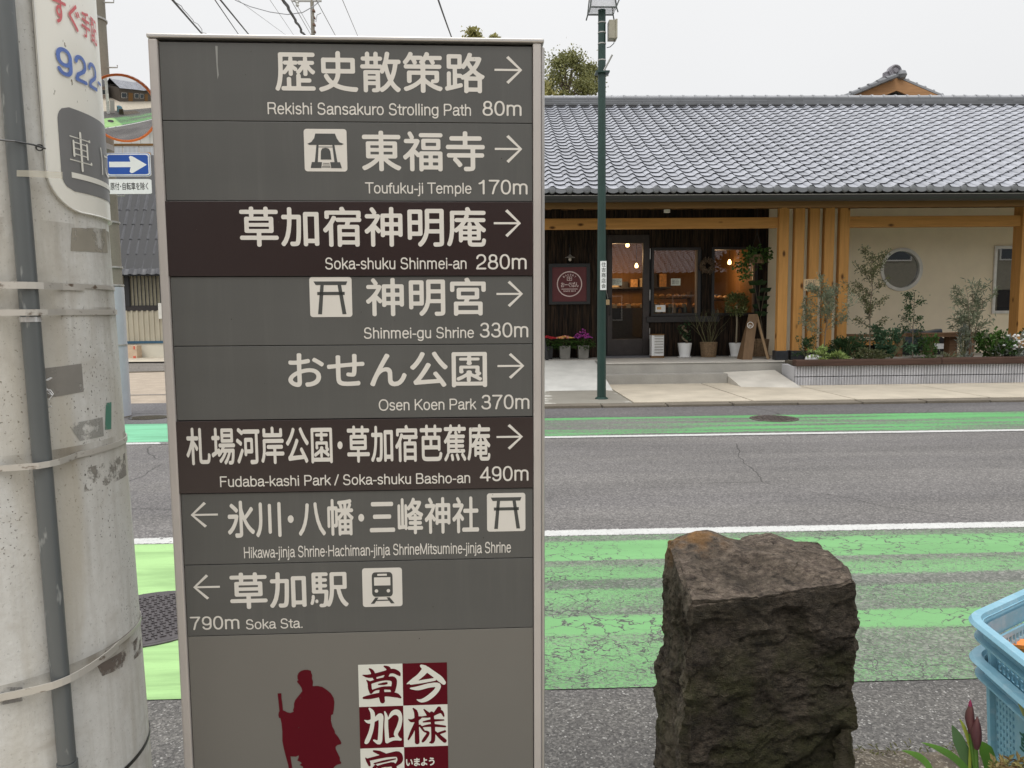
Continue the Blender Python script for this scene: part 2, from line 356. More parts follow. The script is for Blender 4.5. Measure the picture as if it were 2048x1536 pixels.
def rounded(ch, ero=.02, dil=.040, res=92):
    key = (ch, ero, dil)
    if key in _gc: return _gc[key]
    v, e, _ = _eval(ch, 'NONE')
    lo, hi = v.min(0)-.06, v.max(0)+.06; n = max(hi-lo)/ (1.0/res)
    xs = np.arange(lo[0], hi[0], 1/res); ys = np.arange(lo[1], hi[1], 1/res); X, Y = np.meshgrid(xs, ys); P = np.stack([X.ravel(), Y.ravel()], 1)
    e = np.array(e); a = v[e[:, 0]]; b = v[e[:, 1]]; d2 = np.full(len(P), 9.); wn = np.zeros(len(P))
    ab = b-a; L2 = (ab**2).sum(1)+1e-12
    for k in range(0, len(a), 64):
        A_, B_, AB, LL = a[k:k+64], b[k:k+64], ab[k:k+64], L2[k:k+64]
        r = P[:, None]-A_[None]; t = np.clip((r*AB).sum(2)/LL, 0, 1); dd = ((r-AB*t[..., None])**2).sum(2); d2 = np.minimum(d2, dd.min(1))
        up = (A_[:, 1] <= P[:, 1:2]) & (B_[:, 1] > P[:, 1:2]); dn = (B_[:, 1] <= P[:, 1:2]) & (A_[:, 1] > P[:, 1:2])
        cr = AB[:, 0]*(P[:, 1:2]-A_[:, 1])-(P[:, 0:1]-A_[:, 0])*AB[:, 1]
        wn += (up & (cr > 0)).sum(1)-(dn & (cr < 0)).sum(1)
    d = np.sqrt(d2); d[wn != 0] *= -1; D = d.reshape(X.shape)
    E_ = D+ero; cp = contour_pts(E_, xs, ys)
    q = np.full(len(P), 9.)
    for k in range(0, len(cp), 128): q = np.minimum(q, ((P[:, None]-cp[None, k:k+128])**2).sum(2).min(1))
    q = np.sqrt(q).reshape(X.shape); q[E_ < 0] *= -1; R = field_mesh(q-dil, xs, ys)
    _gc[key] = R; return R
def glyph_run(s, ero=.02, dil=.040, adv=1.0, round_=True):
    vs, fs = [], []; x = 0
    for ch in s:
        if ch == '・':
            v, f = [], []; n = 16; v = [(.5+.105*math.cos(2*math.pi*i/n), .36+.10*math.sin(2*math.pi*i/n)) for i in range(n)]; f = [tuple(range(n))]; x -= .25
        else: v, f = rounded(ch, ero, dil)
        k = len(vs); vs += [(p[0]+x, p[1]) for p in v]; fs += [tuple(i+k for i in q) for q in f]; x += adv-(.25 if ch == '・' else 0)
    return np.array(vs), fs
def latin(s, off=0.):
    _fc.offset = off; v, e, f = _eval(s, 'BOTH'); _fc.offset = 0; return v, f
def _arc(cx, cy, rx, ry, a0, a1, n=14, p=1.0):   # slightly squared bowls, as in a grotesque
    o = []
    for i in range(n+1):
        a = math.radians(a0+(a1-a0)*i/n); c, s_ = math.cos(a), math.sin(a); e = .88; o.append((cx+rx*math.copysign(abs(c)**e, c), cy+ry*math.copysign(abs(s_)**e, s_)))
    return o
def _glyphs():
    A = _arc; g = {}; x = .52; cap = .72; asc = .72
    def bowl(cx, rx=.20): return A(cx, x/2, rx, x/2, 0, 360, 26)
    g['o'] = (.56, [bowl(.28)]); g['a'] = (.54, [A(.27, .37, .17, .15, 165, 0, 9)+[(.44, .30), (.44, .07), (.47, .0), (.51, .01)], [(.44, .29)]+[(.36, .30), (.20, .27)]+A(.21, .14, .13, .14, 110, 290, 10)+[(.36, .05), (.44, .17)]])
    g['e'] = (.54, [[(.09, .28), (.47, .28)]+A(.28, .26, .195, .26, 5, 322, 22)]); g['c'] = (.5, [A(.27, x/2, .19, x/2, 48, 312, 18)])
    g['n'] = (.54, [[(.10, 0), (.10, x)], [(.10, .34)]+A(.27, .34, .17, .18, 160, 0, 10)+[(.44, 0)]]); g['h'] = (.54, [[(.10, 0), (.10, asc)], g['n'][1][1]]); g['m'] = (.84, [[(.10, 0), (.10, x)], [(.10, .36)]+A(.255, .36, .15, .16, 160, 0, 9)+[(.405, 0)], [(.405, .36)]+A(.56, .36, .155, .16, 165, 0, 9)+[(.715, 0)]])
    g['r'] = (.34, [[(.10, 0), (.10, x)], [(.10, .30), (.16, .45), (.24, .50), (.33, .50)]]); g['u'] = (.54, [[(.44, 0), (.44, x)], [(.10, x), (.10, .18)]+A(.27, .18, .17, .18, 180, 340, 10)+[(.44, .2)]])
    g['i'] = (.21, [[(.105, 0), (.105, x)], [(.105, .66), (.105, .70)]]); g['l'] = (.21, [[(.105, 0), (.105, asc)]]); g['j'] = (.21, [[(.105, x), (.105, -.12), (.07, -.18), (.0, -.18)], [(.105, .66), (.105, .70)]])
    g['k'] = (.50, [[(.10, 0), (.10, asc)], [(.43, x), (.10, .20)], [(.22, .31), (.46, 0)]]); g['s'] = (.49, [A(.245, .385, .155, .135, 20, 270, 10)[:-3]+[(.16, .29), (.34, .235)]+A(.25, .135, .165, .135, 60, -160, 10)])
    g['t'] = (.30, [[(.15, .66), (.15, .10), (.18, .03), (.28, .02)], [(.02, x-.02), (.27, x-.02)]]); g['f'] = (.29, [[(.13, 0), (.13, .58), (.17, .68), (.28, .70)], [(.01, x-.02), (.26, x-.02)]])
    g['p'] = (.56, [[(.10, x), (.10, -.20)], bowl(.29)]); g['b'] = (.56, [[(.10, 0), (.10, asc)], bowl(.29)]); g['d'] = (.56, [[(.46, 0), (.46, asc)], bowl(.27)]); g['g'] = (.56, [bowl(.27), [(.46, x), (.46, -.02)]+A(.28, -.03, .18, .16, 0, -150, 9)])
    g['w'] = (.74, [[(.03, x), (.20, 0), (.37, x-.03), (.54, 0), (.71, x)]]); g['-'] = (.33, [[(.06, .26), (.27, .26)]]); g['.'] = (.25, [[(.12, 0), (.12, .03)]]); g['/'] = (.32, [[(.02, -.02), (.29, .74)]]); g[' '] = (.27, []); g['•'] = (.28, [[(.13, .27), (.15, .27)], [(.13, .30), (.15, .30)], [(.12, .285), (.16, .285)]])
    g['R'] = (.70, [[(.11, 0), (.11, cap), (.42, cap)]+A(.42, .535, .18, .185, 90, -90, 10)+[(.11, .35)], [(.42, .35), (.55, .30), (.57, .12), (.62, 0)]]); g['P'] = (.66, [[(.11, 0), (.11, cap), (.38, cap)]+A(.38, .52, .20, .20, 90, -90, 10)+[(.11, .32)]]); g['B'] = (.67, [[(.11, 0), (.11, cap), (.36, cap)]+A(.38, .55, .17, .17, 90, -90, 9)+[(.11, .38)], [(.38, .38)]+A(.39, .19, .20, .19, 90, -90, 9)+[(.11, 0)]])
    g['S'] = (.66, [A(.33, .53, .21, .20, 15, 262, 12)[:-2]+[(.24, .385), (.44, .33)]+A(.33, .185, .235, .195, 55, -165, 12)]); g['T'] = (.60, [[(.02, cap), (.58, cap)], [(.30, 0), (.30, cap)]]); g['O'] = (.77, [A(.385, .36, .31, .37, 0, 360, 30)]); g['K'] = (.67, [[(.11, 0), (.11, cap)], [(.58, cap), (.11, .27)], [(.27, .42), (.62, 0)]])
    g['F'] = (.60, [[(.11, 0), (.11, cap), (.54, cap)], [(.11, .38), (.48, .38)]]); g['H'] = (.72, [[(.11, 0), (.11, cap)], [(.61, 0), (.61, cap)], [(.11, .38), (.61, .38)]]); g['M'] = (.83, [[(.10, 0), (.10, cap), (.415, .03), (.73, cap), (.73, 0)]])
    g['0'] = (.56, [A(.28, .36, .20, .36, 0, 360, 30)]); g['1'] = (.56, [[(.13, .55), (.25, .60), (.33, .71), (.33, 0)]]); g['2'] = (.56, [A(.28, .50, .19, .22, 170, -15, 12)+[(.40, .33), (.14, .15), (.08, .0), (.48, 0)]]); g['3'] = (.56, [A(.27, .54, .17, .18, 160, -90, 11)+[(.22, .37)], [(.27, .37)]+A(.27, .185, .20, .185, 90, -165, 12)])
    g['4'] = (.56, [[(.50, .17), (.04, .17), (.38, .71), (.38, 0)]]); g['7'] = (.56, [[(.06, .71), (.49, .71), (.30, .38), (.21, 0)]]); g['8'] = (.56, [A(.28, .545, .16, .17, 0, 360, 20), A(.28, .185, .20, .19, 0, 360, 22)]); g['9'] = (.56, [A(.28, .49, .19, .225, 0, 360, 22), [(.47, .49), (.47, .30)]+A(.28, .22, .19, .22, 0, -155, 10)])
    return g
GLY = _glyphs(); _lc = {}
def grot(s_, sw=.088):
    vs, fs, x = [], [], 0
    for ch in s_:
        ad, st_ = GLY[ch]
        if st_:
            if (ch, sw) not in _lc:
                P = np.array([q for l_ in st_ for q in l_]); h = .021; xs = np.arange(P[:, 0].min()-.08, P[:, 0].max()+.09, h); ys = np.arange(P[:, 1].min()-.08, P[:, 1].max()+.09, h); X, Y = np.meshgrid(xs, ys); D = np.full(X.shape, 9.)
                for l_ in st_:
                    for a, b2 in zip(l_[:-1], l_[1:]):
                        dx, dy = b2[0]-a[0], b2[1]-a[1]; t = np.clip(((X-a[0])*dx+(Y-a[1])*dy)/(dx*dx+dy*dy+1e-9), 0, 1); D = np.minimum(D, np.hypot(X-a[0]-t*dx, Y-a[1]-t*dy))
                _lc[(ch, sw)] = field_mesh(D-sw/2, xs, ys)
            v, f = _lc[(ch, sw)]; k = len(vs); vs += [(p[0]+x, p[1]) for p in v]; fs += [tuple(i+k for i in q) for q in f]
        x += ad
    return np.array(vs), fs
def fit(v, u0, v0, u1, v1):
    lo, hi = v.min(0), v.max(0); return (v-lo)/(hi-lo)*np.array([u1-u0, v1-v0])+np.array([u0, v0])
# ------------------------------------------------------------------ ground
def sheet(name, x0, x1, y0, y1, z, mat, kind='structure', parent=None):
    b = M().quad((x0, y0, z), (x1, y0, z), (x1, y1, z), (x0, y1, z)); return part(name, b, mat, parent, kind=kind)
sheet('ground', -220, 220, -120, 320, -.03, concrete('open_ground', (.30, .27, .22), .4))
road = sheet('road', -60, 60, 2.72, 11.02, 0, A_LANE)
sheet('road_margin', -60, 60, -14, 2.72, 0, A_NEAR)
sheet('far_road_margin', -60, 60, 9.97, 11.0, .003, A_FAR)
GN = sheet('green_lane', -60, 60, 2.725, 4.66, .004, GREEN_N); sheet('white_line', -60, 60, 4.66, 4.80, .005, LINE)
sheet('green_lane', -60, 60, 8.52, 9.95, .004, GREEN_F); sheet('white_line', -60, 60, 8.36, 8.50, .005, LINE)
sheet('parking_lot', -40, -1.5, 12.3, 60, .004, GRAV); sheet('lot_edge', -40, -1.2, 11.0, 12.3, .006, A_FAR)
b = M(); b.quad((-40, 16.0, .010), (-3, 19.6, .010), (-3, 60, .010), (-40, 60, .010)); part('lot_asphalt', b, mk_asphalt('asphalt_worn', (.22, .205, .18), 60, .3), kind='structure')
b = M(); b.box((-40, 0, 0), (0, .09, .03), T=lambda q: (q[0]-1, q[1]+19.7+q[0]*.0973, q[2])); part('lot_kerb', b, KERB, kind='structure')
sheet('lot_marking', -7.0, -4.55, 13.55, 13.62, .012, LINE)
sheet('bounce_pavement', -40, 40, -8.0, .55, .012, SIDEW)  # unseen pale sheet, added to bounce light up onto pole and sign
# dark drain hole in far left lane
# near planting strip (soil) at the photographer's feet
def soilm():
    g = G('soil', .95); k = g.mix(g.rng(g.noise(14, 6), .3, .7), (.035, .028, .02), (.13, .105, .075)); v = g.voro(170, out='Color'); q = g.n('ShaderNodeSeparateColor'); g.l(v, q.inputs[0])
    g.col(g.mix(g.math('MULTIPLY', g.math('POWER', q.outputs[0], 6), .6), k, (.4, .36, .29))); g.bump(g.noise(40, 5), .9, .02); return g.m
SOIL = soilm()
b = M(); nx_, ny_ = 90, 14
for j in range(ny_+1):
    for i in range(nx_+1):
        x = 1.02+3*i/nx_; y = 1.1+1.17*j/ny_+.03*mn.noise(Vector((x*4, 0, 5))); b.v.append((x, y, .012+(.03*mn.noise(Vector((x*7, y*7, 1)))+.025 if 0 < j < ny_ else -.004)))
b.n = len(b.v)
for j in range(ny_):
    for i in range(nx_): k = j*(nx_+1)+i; b.f.append((k, k+1, k+nx_+2, k+nx_+1)); b.mi.append(0)
part('planting_strip', b, SOIL, kind='structure', smooth=True)
# far pavement: slabs, kerb stones, apron
pave = thing('pavement', None, None, (0, 11.2, 0)); pave['kind'] = 'structure'
x = ax(1230, 12); xs_ = [ax(1238, 13)-.1]
for px in (1520, 1745, 2048, 2400, 2700): xs_.append(float(gz(px, 806, .05)[0]))
for i in range(len(xs_)-1):
    part('paving_slab', M().box((xs_[i]+.014, 11.2, -.02), (xs_[i+1]-.014, 13.95, .05)), SIDEW, pave, bevel=.006)
g = G('stained_apron', .7); v_ = g.n('ShaderNodeVectorMath', operation='DISTANCE'); g.l(g.pos((1, .55, 1)), v_.inputs[0]); v_.inputs[1].default_value = (1.55, 6.55, 0)
base_ = g.mix(g.rng(g.noise(3, 6), .3, .7), (.46, .44, .395), (.56, .54, .49)); wet = g.rng(g.math('ADD', v_.outputs['Value'], g.math('MULTIPLY', g.noise(2.6, 6, rough=.7), 1.1)), 1.30, 1.22); g.col(g.mix(wet, base_, g.mix(g.noise(4, 4), (.20, .185, .155), (.28, .265, .225)))); g.bump(g.noise(60, 3), .2, .003)
part('apron', M().box((-1.2, 11.2, -.02), (xs_[0]-.006, 13.0, .045)), g.m, pave, bevel=.01)
bb = M().add([(-1.2, 13.0, -.02), (xs_[0]-.006, 13.0, -.02), (xs_[0]-.006, 15.2, -.02), (-1.2, 15.2, -.02), (-1.2, 13.0, .045), (xs_[0]-.006, 13.0, .045), (xs_[0]-.006, 15.2, .415), (-1.2, 15.2, .415)],
  [(0, 3, 2, 1), (4, 5, 6, 7), (0, 1, 5, 4), (1, 2, 6, 5), (2, 3, 7, 6), (3, 0, 4, 7)])
part('entrance_ramp', bb, concrete('pale_cement', (.58, .575, .54), .15), pave)
for i in range(18):
    x0 = -1.2+i*.95; part('kerb_stone', M().box((x0+.012, 10.93, -.02), (x0+.938, 11.19, .035+.004*(i % 3))), KERB, pave, bevel=.008)
c = gz(1137, 742, .16); bb = M().lathe((c[0], c[1], c[2]+.005), [(.26, -.03), (.26, .012), (.24, .016), (0, .016)], 28); tl = part('cover_plate', bb, flat('pale_cover', (.72, .64, .56), .6), pave)
# terrace and steps
terr = thing('terrace', None, None, (3, 14.2, 0)); terr['kind'] = 'structure'
XT0 = xs_[0]; XS1 = float(gz(1462, 768, .05)[0]); XPL = ax(1590, 13.3)
STEPM = concrete('step_concrete', (.34, .325, .295), .2)
part('platform', M().box((XT0, 14.22, -.02), (16, 19.2, .398)), STEPM, terr)
part('platform_top', M().box((XT0-.001, 14.205, .40), (16, 19.2, .42)), TERR, terr, bevel=.008)
part('platform_left', M().box((-1.2, 15.2, -.02), (XT0-.004, 19.2, .418)), TERR, terr)
part('step', M().box((XT0, 13.92, -.02), (XS1, 14.216, .225)), STEPM, terr, bevel=.008)
bb = M().add([(XS1+.004, 12.9, .0), (XPL, 12.9, .0), (XPL, 14.2, .0), (XS1+.004, 14.2, .0), (XS1+.004, 13.2, .054), (XPL, 12.95, .054), (XPL, 14.2, .26), (XS1+.004, 14.2, .23)],
  [(0, 3, 2, 1), (4, 5, 6, 7), (0, 1, 5, 4), (1, 2, 6, 5), (2, 3, 7, 6), (3, 0, 4, 7)]); part('ramp', bb, concrete('ramp_cement', (.56, .53, .47), .15), terr)
# ------------------------------------------------------------------ manhole covers
IRON = flat('cast_iron', (.075, .066, .068), .5, .3, .25, 30)
def manhole(c, R, label, detail=True, mat=IRON):
    t = thing('manhole_cover', label, 'manhole', (c[0], c[1], .005))
    part('rim', M().lathe((c[0], c[1], 0), [(R*1.0, .004), (R*1.0, .010), (R*.965, .013), (R*.95, .010), (R*.95, .006)], 40), mat, t)
    part('lid', M().lathe((c[0], c[1], 0), [(R*.94, .004), (R*.94, .011), (R*.90, .012), (R*.89, .0095), (0, .0095)], 40), mat, t)
    pt = M(); s = .030 if detail else .05; k = int(R/s)+1
    for i in range(-k, k+1):
        for j in range(-k, k+1):
            x, y = i*s, j*s
            if math.hypot(x, y) > R*.84: continue
            dx, dy = ((s*.42, s*.13) if (i+j) % 2 else (s*.13, s*.42))
            a = .6; T = lambda q, x=x, y=y: (c[0]+(q[0]+x)*math.cos(a)-(q[1]+y)*math.sin(a), c[1]+(q[0]+x)*math.sin(a)+(q[1]+y)*math.cos(a), q[2])
            pt.box((-dx, -dy, .009), (dx, dy, .0145), T=T)
    o = part('tread_pattern', pt, mat, t); o['kind'] = 'stuff'; return t
manhole(gz(300, 1238), .34, 'purplish iron manhole cover in the green lane beside the concrete pole')
manhole(gz(1548, 838), .30, 'rusty brown manhole cover in the far green lane before the bakery steps', False, flat('rusty_iron', (.085, .068, .060), .6, .2, .3, 30))
c = gz(298, 836); bb = M().lathe((c[0], c[1], 0), [(.27, .0), (.27, .009), (0, .009)], 24, sx=1, sy=.8); part('drain_cover', bb, flat('wet_iron', (.035, .03, .02), .2), cat='drain', label='small dark wet drain cover in the asphalt beyond the far green lane', loc=(c[0], c[1], 0))
# ================================================================== bakery building
YP, YW = 14.5, 16.1          # post plane, wall plane
bk = thing('bakery_building', 'single storey bakery with silver tiled roof, timber posts and burnt cedar front', 'building', (5, YW, .42))
XL, XR = -1.0, 15.5; XD = ax(1533, YW); XC = XD
# cream wall with round and rectangular window openings (built from strips round a square field for the circle)
rc = at(1802, 539, YW); RW = .44; rx0, rx1, rz0, rz1 = rc[0]-.6, rc[0]+.6, rc[2]-.6, rc[2]+.6
wx0, wx1, wz0, wz1 = ax(1981, YW), ax(1981, YW)+1.25, az(2000, 627, YW), az(2000, 492, YW)
lx0, lx1, lz0, lz1 = ax(1700, YW), ax(1893, YW), .44, az(1800, 679, YW)
wb = M(); D = YW+.15; ZT = 3.6
def slab(x0, x1, z0, z1): wb.box((x0, YW, z0), (x1, D, z1))
slab(XD, lx0, .42, ZT); slab(lx0, rx0, lz1, ZT); slab(rx0, rx1, lz1, rz0); slab(rx0, rx1, rz1, ZT); slab(rx1, lx1, lz1, ZT); slab(lx1, wx0, .42, ZT)
slab(lx0, lx1, .42, lz0); slab(wx0, wx1, .42, wz0); slab(wx0, wx1, wz1, ZT); slab(wx1, XR, .42, ZT)
n = 48; cs = [(rc[0]+RW*math.cos(2*math.pi*i/n), rc[2]+RW*math.sin(2*math.pi*i/n)) for i in range(n)]
def sqp(i):
    a = 2*math.pi*i/n; k = .6/max(abs(math.cos(a)), abs(math.sin(a))); return (rc[0]+k*math.cos(a), rc[2]+k*math.sin(a))
for i in range(n):
    a, b2 = cs[i], cs[(i+1) % n]; p, q = sqp(i), sqp(i+1)
    wb.add([(a[0], YW, a[1]), (b2[0], YW, b2[1]), (q[0], YW, q[1]), (p[0], YW, p[1])], [(0, 1, 2, 3)]); wb.add([(a[0], YW, a[1]), (b2[0], YW, b2[1]), (b2[0], D, b2[1]), (a[0], D, a[1])], [(0, 1, 2, 3)])
part('wall', wb, CREAM, bk, 'cream rendered wall')
def tubering(b, c, R, r, n=48, m=6, axis='y'):
    for i in range(n):
        pass
    pth = [(c[0]+R*math.cos(2*math.pi*i/n), c[1], c[2]+R*math.sin(2*math.pi*i/n)) for i in range(n+1)]; b.tube(pth, r, m, cap=False)
SILV = flat('silver_window_frame', (.66, .64, .60), .35, .3)
def ringflat(b, c, R0, R1, y0, y1, n=48):
    for i in range(n):
        a, e2 = 2*math.pi*i/n, 2*math.pi*(i+1)/n
        P = lambda R, t, y: (c[0]+R*math.cos(t), y, c[2]+R*math.sin(t))
        b.add([P(R0, a, y0), P(R0, e2, y0), P(R1, e2, y0), P(R1, a, y0), P(R0, a, y1), P(R0, e2, y1), P(R1, e2, y1), P(R1, a, y1)], [(0, 1, 2, 3), (0, 4, 5, 1), (3, 2, 6, 7), (4, 7, 6, 5)])
wf = M(); ringflat(wf, rc, RW-.055, RW+.012, YW-.035, YW+.05); wo_ = part('round_window', wf, SILV, bk, smooth=True)
part('pane', M().lathe((0, 0, 0), [(RW-.03, 0), (0, 0)], 40, T=Matrix(((1, 0, 0), (0, 0, 1), (0, 1, 0)))) if False else M().add([(rc[0]+(RW-.03)*math.cos(2*math.pi*i/40), YW+.03, rc[2]+(RW-.03)*math.sin(2*math.pi*i/40)) for i in range(40)], [tuple(range(40))]), GLASSD, wo_)
def rectframe(b, x0, x1, z0, z1, t, y0, y1):
    b.box((x0, y0, z0), (x0+t, y1, z1)); b.box((x1-t, y0, z0), (x1, y1, z1)); b.box((x0+t, y0, z1-t), (x1-t, y1, z1)); b.box((x0+t, y0, z0), (x1-t, y1, z0+t))
wf = M(); rectframe(wf, wx0, wx1, wz0, wz1, .06, YW-.04, YW+.06); o = part('window', wf, SILV, bk); part('pane', M().quad((wx0, YW+.03, wz0), (wx1, YW+.03, wz0), (wx1, YW+.03, wz1), (wx0, YW+.03, wz1)), GLASSD, o)
part('flower_ledge', M().box((wx0+.06, YW+.08, wz0+.06), (wx1-.06, YW+.3, wz0+.14)), BLACK, o)
wf = M(); rectframe(wf, lx0, lx1, lz0, lz1, .035, YW-.02, YW+.06); wf.box(((lx0+lx1)/2-.02, YW-.02, lz0+.035), ((lx0+lx1)/2+.02, YW+.05, lz1-.035)); o = part('low_window', wf, FASC, bk); part('pane', M().quad((lx0, YW+.03, lz0), (lx1, YW+.03, lz0), (lx1, YW+.03, lz1), (lx0, YW+.03, lz1)), GLASSD, o)
# interior shells
IN = flat('interior_dark', (.10, .075, .055), .8); INW = wood('interior_timber', (.24, .125, .05), False)
shell = M(); shell.box((XD+.05, 19.0, .42), (XR, 19.1, 3.4)); shell.box((XD, D+.01, 3.3), (XR, 19.0, 3.36)); part('back_room_wall', shell, IN, bk)
# outer shell so that daylight does not leak in
sh = M(); sh.box((XL, 24.9, 0), (XR, 25.1, 6.0)); sh.box((XL-.1, YW, 0), (XL, 25.0, 3.4)); sh.box((XR, YW, .42), (XR+.1, 25, 3.4)); part('rear_wall', sh, CREAM, bk)
# burnt cedar front: openings door + 2 windows
door = (ax(1214, YW), ax(1297, YW), .46, az(1255, 470, YW))
win1 = (ax(1306, YW), ax(1394, YW), az(1350, 627, YW), az(1350, 500, YW)); win2 = (ax(1426, YW), ax(1508, YW), az(1470, 626, YW), az(1470, 499, YW))
holes = [door, win1, win2]
x = XL; i = 0
cb = thing('x', None, None); bpy.data.objects.remove(cb)
while x < XD-.02:
    wdt = .105+.03*random.random(); x1 = min(x+wdt, XD)
    zs = [(.43, 3.5)]
    for hx0, hx1, hz0, hz1 in holes:
        if x1 > hx0+.02 and x < hx1-.02:
            nz_ = []
            for a, b2 in zs:
                if hz0 > a+.05: nz_.append((a, min(b2, hz0)))
                if hz1 < b2-.05: nz_.append((max(a, hz1), b2))
            zs = nz_
    for a, b2 in zs:
        dy = random.uniform(0, .008)
        part('cladding_board', M().box((x+.003, YW-.022-dy, a), (x1-.003, YW+.02, b2)), CEDAR, bk)
    x = x1; i += 1
bm_ = M()
hx = [XL]+sum([[h[0], h[1]] for h in holes], [])+[XD]
for k in range(0, len(hx), 2): bm_.box((hx[k], YW+.021, .42), (hx[k+1], YW+.15, 3.5))
for h in holes: bm_.box((h[0], YW+.021, h[3]), (h[1], YW+.15, 3.5)); bm_.box((h[0], YW+.021, .42), (h[1], YW+.15, h[2]-.002))
part('wall', bm_, BLACK, bk, 'dark backing wall behind the cedar boards')
# door
X0, X1, Z0, Z1 = door; db = M(); db.box((X0, YW-.05, Z0), (X0+.10, YW+.05, Z1)); db.box((X1-.13, YW-.05, Z0), (X1, YW+.05, Z1)); gt = az(1255, 487, YW); gb = az(1250, 678, YW)
db.box((X0+.10, YW-.05, gt), (X1-.13, YW+.05, Z1)); db.box((X0+.10, YW-.04, Z0), (X1-.13, YW+.04, gb))
do = part('door', db, flat('door_brown_black', (.035, .026, .024), .5, var=.25), bk, bevel=.004); part('pane', M().quad((X0+.1, YW, gb), (X1-.13, YW, gb), (X1-.13, YW, gt), (X0+.1, YW, gt)), GLASS, do)
hb = M()
for zz in (.8, 1.6, 2.45): hb.box((X1+.005, YW-.07, zz), (X1+.02, YW-.05, zz+.22))
part('hinge', hb, STEEL, do); part('handle', M().tube([(X0+.05, YW-.05, 1.3), (X0+.05, YW-.10, 1.32), (X0+.05, YW-.10, 1.62), (X0+.05, YW-.05, 1.64)], .012), BLACK, do)
part('threshold', M().box((X0-.1, YW-.35, .42), (X1+.05, YW-.02, .455)), flat('door_mat', (.10, .10, .11), .8), bk)
WFR = flat('window_frame_timber', (.20, .13, .08), .5)
for (a, b2, z0, z1), nm in ((win1, 'a'), (win2, 'b')):
    f_ = M(); rectframe(f_, a-.05, b2+.05, z0-.05, z1+.05, .055, YW-.05, YW+.05); f_.box((b2-.05, YW-.035, z0), (b2-.01, YW+.03, z1), mi=1)
    if nm == 'a': f_.box((a-.15, YW-.09, z0-.18), (b2+.45, YW-.01, z0-.06))
    o = part('window', f_, [DARKW, WFR], bk, bevel=.003); part('pane', M().quad((a, YW, z0), (b2, YW, z0), (b2, YW, z1), (a, YW, z1)), GLASS, o)
# shop interior
ib = M(); ib.box((XL, 19.4, .42), (XD-.15, 19.5, 3.4)); ib.box((XD-.16, D+.02, .42), (XD-.05, 19.4, 3.4)); part('interior_wall', ib, INW, bk)
part('interior_ceiling', M().box((XL, D+.01, 3.3), (XD-.16, 19.4, 3.36)), IN, bk)
part('roof_frame_board', M().box((XL, 19.19, .40), (XD, 19.4, .43)), IN, bk)
# ---- posts, beams, eaves
def post(x0, wd=.185, dp=.13, z1=3.40):
    o = part('post', M().box((x0, YP, .58), (x0+wd, YP+dp, z1)), POST, bk, bevel=.006); part('shoe', M().box((x0-.03, YP-.03, .42), (x0+wd+.03, YP+dp+.03, .60)), SHOE, o, bevel=.01)
for px in (1555, 1586, 1615.5, 1645, 1675): post(ax(px, YP))
post(ax(2036, YP), dp=.27); post(ax(2036, YP)+3.6, dp=.27)
zb0, zb1 = az(1300, 457, YP+.05), az(1300, 436, YP+.05)
part('beam', M().box((XL, YP+.05, zb0), (ax(1555, YP)-.002, YP+.19, zb1)), BEAM, bk, bevel=.006)
zc0, zc1 = az(1860, 453.5, YP+.05), az(1860, 431.5, YP+.05)
part('beam', M().box((ax(1694, YP)+.005, YP+.05, zc0), (ax(2036, YP)-.004, YP+.19, zc1)), BEAM, bk, bevel=.006)
part('beam', M().box((ax(2036, YP)+.19, YP+.05, zc0), (XR, YP+.19, zc1)), BEAM, bk, bevel=.006)
YE = 13.62; zf0, zf1 = az(1500, 416, YE+.1), az(1500, 398, YE+.1)
part('fascia', M().box((XL, YE+.06, zf0), (XR, YE+.10, zf1+.02)), FASC, bk, bevel=.004)
part('plate_beam', M().box((XL, YP+.02, 3.402), (XR, YP+.22, 3.52)), FASC, bk)
sf = M(); i = 0; x = XL
sf.add([(XL, YE+.10, zf0+.05), (XR, YE+.10, zf0+.05), (XR, YW+.1, 3.56), (XL, YW+.1, 3.56)], [(0, 1, 2, 3)]); part('soffit', sf, FASC, bk)
x = XL+.3
while x < XR-.3:
    z0 = zf0-.01; part('rafter', M().add([(x, YE+.101, z0), (x+.05, YE+.101, z0), (x+.05, YW-.05, 3.46), (x, YW-.05, 3.46), (x, YE+.101, z0+.05), (x+.05, YE+.101, z0+.05), (x+.05, YW-.05, 3.53), (x, YW-.05, 3.53)], [(0, 3, 2, 1), (4, 5, 6, 7), (0, 1, 5, 4), (1, 2, 6, 5), (2, 3, 7, 6), (3, 0, 4, 7)]), FASC, bk); x += .455
# downlight
c = at(1308, 418, 15.3); part('downlight', M().lathe((c[0], 14.2, zf0+.02), [(.06, -.03), (.06, .02)], 14), OFFW, bk)
# gutter (half round profile) with joint
YG = 13.44; zg = az(1500, 389, YG)
def gutprof(x0, x1, R=.062):
    b = M(); n = 8; pr = [(YG+.07-R*1.1*math.cos(math.pi*i/n), zg-.012-R*1.6*math.sin(math.pi*i/n)) for i in range(n+1)]; pr = [(YG+.07-R*1.1, zg)]+pr
    for i in range(len(pr)-1): b.add([(x0, *pr[i]), (x1, *pr[i]), (x1, *pr[i+1]), (x0, *pr[i+1])], [(0, 1, 2, 3)])
    b.tube([(x0, YG+.07-R*1.1, zg), (x1, YG+.07-R*1.1, zg)], .006, 6, mi=1); return b
part('gutter', gutprof(XL, XR), [GUTM, STEEL], bk); xj = ax(1945, YG); part('gutter_joint', gutprof(xj-.05, xj+.05, .066), [GUTM, STEEL], bk)
